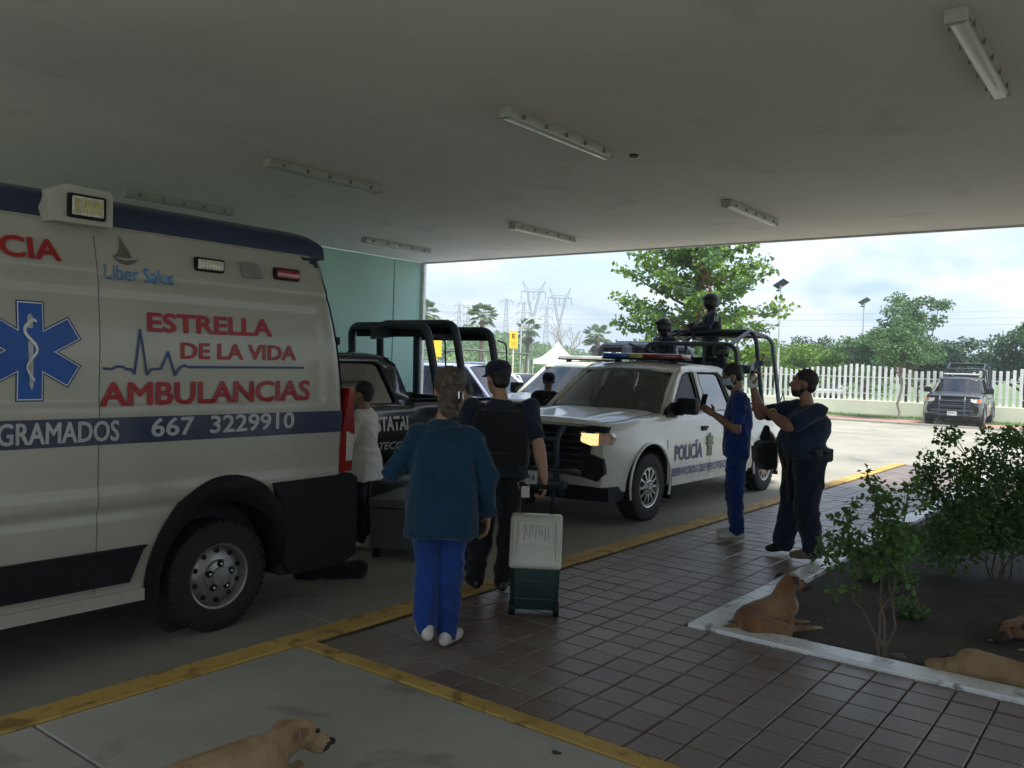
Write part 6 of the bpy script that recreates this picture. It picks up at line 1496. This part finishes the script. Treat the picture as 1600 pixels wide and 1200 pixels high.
mb = MB(); mb.lathe([(.036, -.02), (.042, 0), (.036, .02)], n=16); mb.xf(lambda v: V((.29, -.02, 1.228)) + Matrix.Rotation(1.35, 3, 'X') @ v); mb.build('watch', mat('watch_gold', (.6, .45, .12), .3, metal=.8), of)
mb = MB(); mb.cap((.387, -.24, 1.465), .044, (.392, -.24, 1.515), .045, flat=.8); remeshed(mb, 'bandage', bandage, of, .007, 1)
mb = MB(); mb.tube(ringpts(V((.0, 0, .93)), V((0, 1, 0)), V((1, 0, 0)), .245, .185, 28), .018, n=6); mb.build('belt', shoe_b, of)
for q, (x, y) in enumerate(((.10, .205), (-.11, .205), (0, .25))): mb = MB(); mb.box((x, y, .91), (.07, .045, .10), bev=.012); mb.build('belt_pouch', shoe_b, of)
mb = MB(); P_ = [(.06, .13, 1.27), (.15, .10, 1.2), (.195, .02, 1.08), (.21, -.08, .98), (.22, -.14, .92)]; mb.tube(P_, .016, n=6); mb.tube([(.20, .12, .92), (.17, .05, .70), (.14, .04, .50)], .012, n=6); mb.tube([(.22, -.03, .92), (.20, .02, .80), (.17, .05, .70)], .012, n=6); mb.build('strap', leather, of)
bg_ = empty('satchel', (0, 0, 0), 0, 'black satchel hanging in front of the stout officer', 'bag'); bg_.location = V((7.60, 2.53, 0)) + Matrix.Rotation(face_cam(7.5, 2.6, 1.98), 3, 'Z') @ V((.285, -.21, .94)); bg_.rotation_euler = (0, .1, face_cam(7.5, 2.6, 1.98))
mb = MB(); mb.cap((0, -.05, -.04), .095, (0, .07, -.05), .095, flat=.8); mb.box((0, .01, -.04), (.15, .26, .26), bev=.05); remeshed(mb, 'bag_body', c_black, bg_, .012, 2, wrinkle=(.006, 12)); mb = MB(); mb.cap((-.01, .02, .12), .055, (-.02, .02, .20), .03); mb.box((.085, .01, -.03), (.03, .18, .15), bev=.012); mb.build('bag_pocket', c_vest, bg_)
of.scale = (1.05,)*3
phone((7.60, 2.53, 0), face_cam(7.5, 2.6, 1.98), (.425, -.236, 1.654), .0, 'phone raised in the bandaged hand of the stout officer')
# 7 standing officer with rifle in the bed
def rifle(loc, rz, pitch, label):
    r = empty('rifle', loc, 0, label, 'rifle'); r.rotation_euler = (0, pitch, rz)
    mb = MB(); mb.box((0, 0, 0), (.24, .045, .075), bev=.01); mb.box((-.24, 0, -.01), (.24, .035, .09), bev=.015); mb.box((.04, 0, -.11), (.055, .028, .16), rot=Matrix.Rotation(-.2, 3, 'Y'), bev=.008); mb.box((-.09, 0, -.08), (.04, .03, .11), rot=Matrix.Rotation(.35, 3, 'Y'), bev=.01); mb.build('receiver', gun, r)
    mb = MB(); mb.cap((.12, 0, .005), .028, (.34, 0, .005), .025, n=8); mb.tube([(.34, 0, .01), (.62, 0, .01)], .012, n=8); mb.tube([(.56, 0, .01), (.64, 0, .01)], .017, n=8); mb.build('barrel', gun, r)
    mb = MB(); mb.tube([(-.05, 0, .065), (.08, 0, .065)], .022, n=8); mb.box((.02, 0, .045), (.05, .03, .02)); mb.build('sight', gun, r); return r
J = stand(1.72); J.update(hyaw=.15, elL=(.10, .26, 1.15), wrL=(.34, .10, 1.13), elR=(.06, -.24, 1.16), wrR=(.20, -.06, 1.10), hdL=(.9, -.4, -.1), hdR=(.9, .3, 0), thL=(0, 0, 1), thR=(0, 0, 1), pnL=(0, 0, 1))
OB = (13.0, 5.93, 1.17); ob = person(OB, face_cam(12.9, 5.9, 1.75), 'helmeted officer in black standing in the truck bed with a rifle', J, skin2, c_police, c_black, shoe_b, 'helmet', fat=1.1, sleeve='long', hem=-.05, curl=(.9, .9), vox=.012)
mb = MB(); torso_mb(mb, J, [(.15, .20, .16, 0), (.5, .20, .165, 0), (.85, .185, .15, 0), (.95, .15, .12, 0)]); remeshed(mb, 'vest', c_vest, ob, .014, 2)
mb = MB(); mb.box((-.03, .262, 1.31), (.075, .01, .09), bev=.004); mb.build('sleeve_patch', mat('patch_pale', (.35, .42, .36), .8, var=.5, vs=60), ob)
rq = face_cam(12.9, 5.9, 1.75); rifle(V(OB) + Matrix.Rotation(rq, 3, 'Z') @ V((.30, .05, 1.16)), rq+.05, .42, 'rifle held low by the standing helmeted officer')
# 8 seated officer further left
J = stand(1.70); J.update(pelvis=(0, 0, .62), chest=(.03, 0, 1.06), neck=(.05, 0, 1.13), head=(.08, 0, 1.27), shL=(.02, .19, 1.06), shR=(.02, -.19, 1.06), elL=(.12, .25, .80), wrL=(.36, .18, .72), elR=(.1, -.24, .82), wrR=(.32, -.10, .86), hdL=(.9, 0, -.2), hdR=(.9, .2, 0), hipL=(0, .1, .60), hipR=(0, -.1, .60), knL=(.42, .16, .66), knR=(.42, -.14, .66), anL=(.44, .16, .22), anR=(.44, -.14, .22))
person((12.55, 6.50, 1.07), face_cam(12.4, 6.5, 2.35), 'helmeted officer sitting in the truck bed left of the standing one', J, skin2, c_police, c_grey, shoe_b, 'helmet', fat=1.1, sleeve='long', hem=-.03, vox=.013, curl=(.8, .8))
rifle(V((12.3, 6.45, 1.86)), face_cam(12.4, 6.5, 2.2), -.25, 'second rifle across the lap of the seated helmeted officer')
# 9 crouching officer behind the cab
J2 = dict(J); J2.update(shL=(.05, .2, 1.04), elL=(-.1, .42, 1.00), wrL=(-.30, .55, 1.12), hdL=(-.3, .4, .5), thL=(0, 0, 1))
person((12.20, 5.38, .68), face_cam(12, 5.3, 3.0), 'helmeted officer crouching low behind the cab of the white pickup', J2, skin2, c_police, c_black, shoe_b, 'helmet', fat=1.05, sleeve='long', hem=-.03, vox=.013, curl=(.9, .9))
# 10 officer between the trucks
J = stand(1.70); J.update(hpitch=.22, hyaw=.1)
person((10.42, 7.32, ROAD), face_cam(10.3, 7.3, PI+.1), 'officer in a dark cap and navy uniform standing between the white pickups', J, skin2, c_police, c_navy, shoe_b, 'cap', fat=1.25, sleeve='long', hem=-.1, cap=c_navy)
# 11 driver
J = stand(1.70); J.update(pelvis=(0, 0, .14), chest=(-.08, 0, .58), neck=(-.08, 0, .65), head=(-.05, 0, .79), shL=(-.08, .19, .57), shR=(-.08, -.19, .57), elL=(.08, .26, .36), elR=(.1, -.24, .36), wrL=(.33, .14, .48), wrR=(.33, -.14, .48), hdL=(.8, 0, .5), hdR=(.8, 0, .5), hipL=(0, .1, .12), hipR=(0, -.1, .12), knL=(.42, .14, .2), knR=(.42, -.14, .2), anL=(.60, .13, -.14), anR=(.60, -.13, -.14))
person((8.10+2.45, 5.46, .85+ROAD), PI, 'driver sitting behind the wheel of the white pickup', J, skin2, c_police, c_navy, shoe_b, 'short', sleeve='long', hem=-.03, vox=.013)

# ------------------------------------------------------------------ dogs
fur = mat('fur_tan', (.12, .050, .020), .9, col2=(.26, .135, .06), vs=7, bump=.6, bs=160, sheen=.2); furp = mat('fur_pale', (.34, .26, .17), .9, var=.2, vs=12, bump=.5, bs=160); furd = mat('fur_dark', (.035, .024, .018), .9, var=.3, vs=12, bump=.5, bs=160); fury = mat('fur_sand', (.27, .17, .085), .9, col2=(.36, .26, .15), vs=7, bump=.5, bs=160)
def dog(loc, rz, label, prims, patches, m0, ears, nose, eyes, sc_=1.0):
    r = empty('dog', loc, rz, label, 'dog'); mb = MB(); prims(mb); o = remeshed(mb, 'body', m0, None, .0075, 3)
    for m in (furp, furd): o.data.materials.append(m)
    for p in o.data.polygons:
        for (c, rad, mi) in patches:
            if (p.center-V(c)).length < rad*(1+.25*noise.noise(p.center*30)): p.material_index = mi
    bm = bmesh.new(); bm.from_mesh(o.data); bm.normal_update()
    for v in bm.verts: v.co += v.normal*(.0022*noise.noise(v.co*90)+.003*noise.noise(v.co*28))
    bm.to_mesh(o.data); bm.free(); o.parent = r; o.scale = (sc_,)*3
    for a, b, c_, m in ears:
        mb = MB(); a, b, c_ = V(a), V(b), V(c_); n = (b-a).cross(c_-a).normalized()*.006; mid = (b+a)/2
        mb.add([a+n, b+n, c_+n*.5, a-n, b-n, c_-n*.5, (a+c_)/2+n*2.4, (b+c_)/2+n*2.4], [(0, 1, 7, 6), (6, 7, 2), (3, 5, 4), (0, 6, 2, 5, 3), (1, 4, 5, 2, 7), (0, 3, 4, 1)]); e = mb.build('ear', m, r, sharp=80); e.scale = (sc_,)*3
    mb = MB(); mb.ball(nose, (.014, .018, .012), 10, 7); e = mb.build('nose', furd, r); e.scale = (sc_,)*3
    for q in eyes: mb = MB(); mb.ball(q, .009, 8, 6); e = mb.build('eye', mat('dog_eye', (.02, .012, .006), .15), r); e.scale = (sc_,)*3
    return r
def d_lying(mb):   # lying on the hip, chest raised, head up and turned
    mb.cap((-.16, 0, .11), .115, (-.02, 0, .14), .115); mb.cap((-.02, 0, .14), .115, (.16, .0, .19), .105); mb.cap((.13, 0, .19), .10, (.17, 0, .30), .074); mb.cap((.17, 0, .30), .068, (.19, -.01, .345), .062)
    mb.ball((.21, -.015, .365), (.072, .062, .060), 14, 10); mb.cap((.24, -.025, .355), .042, (.325, -.055, .320), .026); mb.cap((.24, -.025, .335), .030, (.31, -.05, .302), .018)
    mb.chain([(.12, -.07, .14), (.12, -.10, .04), (.27, -.11, .035), (.37, -.12, .028)], [.055, .034, .026, .022]); mb.ball((.40, -.12, .024), (.038, .026, .022), 10, 8)
    mb.chain([(.12, .07, .14), (.14, .09, .04), (.29, .06, .035), (.39, .03, .028)], [.055, .034, .026, .022]); mb.ball((.42, .025, .024), (.038, .026, .022), 10, 8)
    mb.chain([(-.20, -.08, .10), (-.02, -.19, .075), (-.14, -.24, .035), (.04, -.28, .024)], [.095, .062, .034, .022]); mb.ball((.075, -.29, .022), (.042, .024, .020), 10, 8)
    mb.chain([(-.30, .02, .07), (-.42, .08, .03), (-.46, .2, .02)], [.035, .02, .012])
dog((5.40, 2.00, -.045), math.radians(-26), 'brown dog lying with raised head in the corner of the planting bed', d_lying, [((.33, -.05, .315), .055, 2), ((.19, .05, .37), .05, 2), ((.40, -.12, .02), .07, 1), ((.42, .02, .02), .07, 1), ((.07, -.29, .02), .08, 1), ((.22, -.03, .20), .07, 1), ((.22, -.02, .42), .04, 1)], fur,
    [((.165, .045, .415), (.205, .06, .405), (.155, .105, .36), furd), ((.175, -.06, .412), (.215, -.065, .40), (.19, -.11, .355), furd)], (.352, -.062, .325), [(.262, -.072, .378), (.275, .01, .378)], .9)
def d_flat(mb):    # head resting low, paws forward
    mb.cap((-.42, 0, .10), .115, (-.1, 0, .12), .12); mb.cap((-.1, 0, .12), .12, (.10, 0, .13), .10); mb.cap((.10, 0, .13), .085, (.24, .0, .13), .065)
    mb.ball((.29, 0, .135), (.078, .062, .058), 14, 10); mb.cap((.32, 0, .115), .042, (.42, 0, .075), .028)
    for s in (-1, 1):
        mb.chain([(.05, s*.08, .08), (.10, s*.11, .035), (.30, s*.10, .026)], [.05, .03, .022]); mb.ball((.34, s*.10, .024), (.035, .024, .02), 10, 8)
    mb.chain([(-.38, -.09, .09), (-.20, -.18, .06), (-.32, -.22, .03), (-.14, -.25, .02)], [.09, .055, .03, .02]); mb.chain([(-.5, 0, .07), (-.62, .05, .03)], [.03, .015])
dog((6.45, .58, -.05), math.radians(152), 'tan dog with a dark muzzle resting its head low at the right edge', d_flat, [((.42, 0, .07), .075, 2), ((.34, .10, .02), .06, 1), ((.34, -.10, .02), .06, 1), ((.20, .07, .14), .05, 2)], fur,
    [((.25, .05, .18), (.29, .06, .165), (.25, .095, .12), furd), ((.25, -.05, .18), (.29, -.06, .165), (.25, -.095, .12), furd)], (.447, 0, .085), [(.345, .042, .155), (.345, -.042, .155)])
def d_side(mb):    # asleep on its side along the kerb
    mb.cap((-.36, 0, .085), .095, (-.05, 0, .085), .085); mb.cap((-.05, 0, .085), .085, (.18, 0, .10), .10); mb.cap((.18, 0, .09), .07, (.30, .02, .075), .055); mb.ball((.35, .03, .07), (.07, .055, .05), 12, 9); mb.cap((.38, .03, .06), .036, (.46, .04, .045), .024)
    for s in (-1, 1): mb.chain([(.16, -.06, .07+s*.02), (.22, -.20, .05+s*.02), (.16, -.30, .03+s*.01)], [.045, .027, .02]); mb.chain([(-.36, -.06, .07+s*.02), (-.30, -.18, .05+s*.02), (-.42, -.28, .03+s*.01)], [.07, .035, .02])
    mb.chain([(-.45, 0, .07), (-.62, -.02, .03), (-.74, .02, .02)], [.04, .02, .012])
dog((5.36, .62, -.05), math.radians(97), 'sandy dog asleep close behind the front planter kerb at the lower right', d_side, [((.45, .04, .05), .05, 2)], fury, [((.30, .0, .115), (.34, .0, .118), (.30, -.045, .135), furd), ((.31, .05, .11), (.35, .05, .11), (.32, .09, .09), furp)], (.475, .045, .05), [(.37, -.01, .10)])
def d_rest(mb):    # lying on the belly with the head lifted a little
    mb.cap((-.42, 0, .10), .105, (-.12, 0, .115), .10); mb.cap((-.12, 0, .115), .10, (.10, 0, .12), .098); mb.cap((.08, 0, .135), .078, (.20, .01, .165), .056); mb.cap((.20, .01, .165), .052, (.25, .02, .172), .050)
    mb.ball((.27, .02, .172), (.064, .054, .050), 14, 10); mb.cap((.30, .015, .158), .036, (.355, -.005, .120), .026); mb.cap((.29, .015, .140), .026, (.34, -.003, .103), .018)
    for s in (-1, 1): mb.chain([(.06, s*.07, .08), (.12, s*.10, .035), (.28, s*.09, .024)], [.048, .028, .02]); mb.ball((.31, s*.09, .022), (.03, .022, .018), 10, 8)
    for s in (-1, 1): mb.chain([(-.40, s*.07, .09), (-.24, s*.15, .06), (-.38, s*.17, .03), (-.22, s*.18, .02)], [.085, .05, .028, .02])
    mb.chain([(-.5, 0, .07), (-.66, .04, .03)], [.03, .014])
dog((1.82, 2.62, 0), math.radians(-6), 'sandy brown dog lying at the lower left, only its back and head in view', d_rest, [((.365, -.01, .105), .03, 2), ((.18, 0, .10), .07, 1)], fury,
    [((.235, .045, .212), (.275, .05, .205), (.20, .085, .195), fur), ((.235, -.03, .212), (.275, -.035, .205), (.215, -.075, .19), fur)], (.382, -.008, .122), [(.315, .052, .182), (.315, -.022, .182)], 1.12)

# ------------------------------------------------------------------ cooler, case, bag
cl = empty('cooler', (4.62, 3.30, 0), face_cam(4.7, 3.2, PI), 'wheeled cooler with a white slanted lid and dark green body', 'cooler')   # front (+x) faces the camera
green = mat('cooler_green', (.006, .028, .028), .45, var=.1); lidw = mat('cooler_white', (.55, .55, .48), .4, var=.05)
mb = MB(); ring = lambda z, w, d: [V((x, y, z)) for x, y in ([(d/2-.03, -w/2), (d/2, -w/2+.03), (d/2, w/2-.03), (d/2-.03, w/2), (-d/2+.03, w/2), (-d/2, w/2-.03), (-d/2, -w/2+.03), (-d/2+.03, -w/2)])]
mb.loft([ring(.05, .30, .26), ring(.07, .315, .275), ring(.30, .325, .285), ring(.315, .325, .285)]); mb.build('cooler_body', green, cl, sharp=30)
for z in (.12, .24): mb = MB(); mb.box((.142, 0, z), (.008, .24, .012), bev=.003); mb.build('body_rib', green, cl)
mb = MB(); q = [(.15, .315), (.155, .345), (.13, .42), (.05, .62), (.02, .645), (-.10, .645), (-.14, .62), (-.145, .315)]
mb.prism([(a, b) for a, b in q], 'Y', -.172, .172); o = mb.build('lid', lidw, cl, smooth=False)
def bv(o): b = o.modifiers.new('b', 'BEVEL'); b.width = .022; b.segments = 3; b.limit_method = 'ANGLE'
modded(o, bv); o.data.shade_smooth(); o.data.set_sharp_from_angle(angle=math.radians(50))
def lidp(u, v, e=.0): a = V((.145, 0, .378)); b = V((.052, 0, .615)); n = V((.93, 0, .365)); return a.lerp(b, v)+V((0, u, 0))+n*e
for s in (-1, 1): mb = MB(); mb.tube([lidp(s*.142, t, .012) for t in (.0, .3, .7, 1.0)], .011, n=6); mb.build('lid_rim', lidw, o)
mb = MB(); mb.add([lidp(-.11, .38, .004), lidp(.11, .38, .004), lidp(.11, .96, .004), lidp(-.11, .96, .004)], [(0, 1, 2, 3)]); lb_ = mb.build('paper_label', mat('paper', (.58, .58, .56), .6, var=.08, vs=30), o, smooth=False)
rng = random.Random(2)
for k in range(9):
    mb = MB(); u = -.085+.02*k + rng.uniform(-.004, .004); l = rng.uniform(.18, .42); mb.add([lidp(u, .9-l, .006), lidp(u+.0045, .9-l, .006), lidp(u+.0045, .9, .006), lidp(u, .9, .006)], [(0, 1, 2, 3)]); mb.build('print_line', mat('print_grey', (.2, .2, .19), .8), lb_, smooth=False)
mb = MB(); mb.box((.152, 0, .345), (.02, .30, .018), bev=.006); mb.build('lid_lip', lidw, o)
for s in (-1, 1):
    mb = MB(); mb.lathe([(.0, -.02), (.045, -.02), (.052, -.012), (.052, .012), (.045, .02), (0, .02)], c=(.10, s*.145, .052), axis='Y', n=20); mb.build('wheel', blackpl, cl)
hd = MB(); hd.tube(bent([(-.10, -.10, .60), (-.10, -.10, .80), (-.09, -.12, .825), (-.09, .12, .825), (-.10, .10, .80), (-.10, .10, .60)], .03), .011, n=8); hd.tube([(-.09, -.13, .825), (-.09, .13, .825)], .016, n=8); hd.build('handle', blackpl, cl)
mb = MB(); mb.tube([(-.08, -.06, .83), (-.05, -.10, .87), (-.06, -.14, .85), (-.08, -.12, .80)], .002, n=4); mb.box((-.065, -.085, .79), (.003, .055, .075)); o = mb.build('luggage_tag', mat('paper', (.58, .58, .56), .6), cl, smooth=False)
gcs = empty('equipment_case', (5.95, 5.72, ROAD), math.radians(24), 'large grey hard equipment case with wheels behind the woman in teal', 'case'); greyc = mat('case_grey', (.085, .088, .088), .6, var=.1)
mb = MB(); mb.box((0, 0, .27), (.90, .52, .38), bev=.035); mb.build('case_body', greyc, gcs); mb = MB(); mb.box((0, 0, .505), (.93, .55, .085), bev=.03); mb.build('case_lid', mat('case_lid', (.11, .112, .11), .55, var=.1), gcs)
for x in (-.28, .28): mb = MB(); mb.box((x, -.275, .44), (.09, .03, .11), bev=.01); mb.build('latch', blackpl, gcs)
mb = MB(); mb.box((-.02, -.265, .34), (.16, .012, .12), bev=.004); mb.build('label_plate', mat('plate_grey', (.14, .14, .13), .6, var=.4, vs=50), gcs)
mb = MB(); mb.tube(bent([(-.09, -.27, .25), (-.09, -.31, .24), (.09, -.31, .24), (.09, -.27, .25)], .02), .012, n=6); mb.build('case_handle', blackpl, gcs)
for s in (-1, 1): mb = MB(); mb.lathe([(0, -.03), (.08, -.03), (.09, -.015), (.09, .015), (.08, .03), (0, .03)], c=(.42, s*.25, .09), axis='Y', n=20); mb.build('wheel', blackpl, gcs)
for y in (-.2, .2): mb = MB(); mb.box((-.4, y, .045), (.06, .06, .09)); mb.build('foot', blackpl, gcs, smooth=False)
mb = MB(); mb.cap((0, -.12, .07), .085, (0, .12, .07), .08, flat=.8); mb.cap((0, .2, .04), .05, (.05, .36, .03), .04); o = remeshed(mb, 'floor_bag', c_black, None, .014, 3, wrinkle=(.01, 9)); o.location = (4.75, 5.35, ROAD); o.rotation_euler = (0, 0, .9); tag(o, 'black bag slumped on the ground under the back of the ambulance', 'bag')
# small droppings and leaves on the apron
for q, (x, y, s, lb) in enumerate(((3.0, 2.0, .016, 'small dark stain lump on the apron near the yellow line'), (2.83, 1.72, .02, 'larger dark leaf on the apron nearest the bottom edge'))):
    mb = MB(); mb.ball((0, 0, 0), (s, s*1.4, .004), 8, 5); mb.xf(lambda v: v*(1+.3*noise.noise(v*90))); o = mb.build('dry_leaf', mat('leaf_litter_dark', (.05, .04, .03), .9), loc=(x, y, .003)); tag(o, lb, 'leaf')

# ------------------------------------------------------------------ humid air between here and the hills
hz = bpy.data.materials.new('haze'); hz.use_nodes = True; t = hz.node_tree; t.nodes.clear(); o_ = t.nodes.new('ShaderNodeOutputMaterial'); pv_ = t.nodes.new('ShaderNodeVolumePrincipled')
pv_.inputs['Color'].default_value = (0.86, 0.93, 1.0, 1); pv_.inputs['Density'].default_value = 0.0015; pv_.inputs['Anisotropy'].default_value = 0.2
t.links.new(pv_.outputs[0], o_.inputs['Volume'])
mb = MB(); mb.box((0, 0, 22), (3100, 3100, 52)); o = mb.build('haze', hz, smooth=False); o['kind'] = 'stuff'; o['label'] = 'pale humid haze over the whole place'
bpy.data.scenes.remove(BENCH)
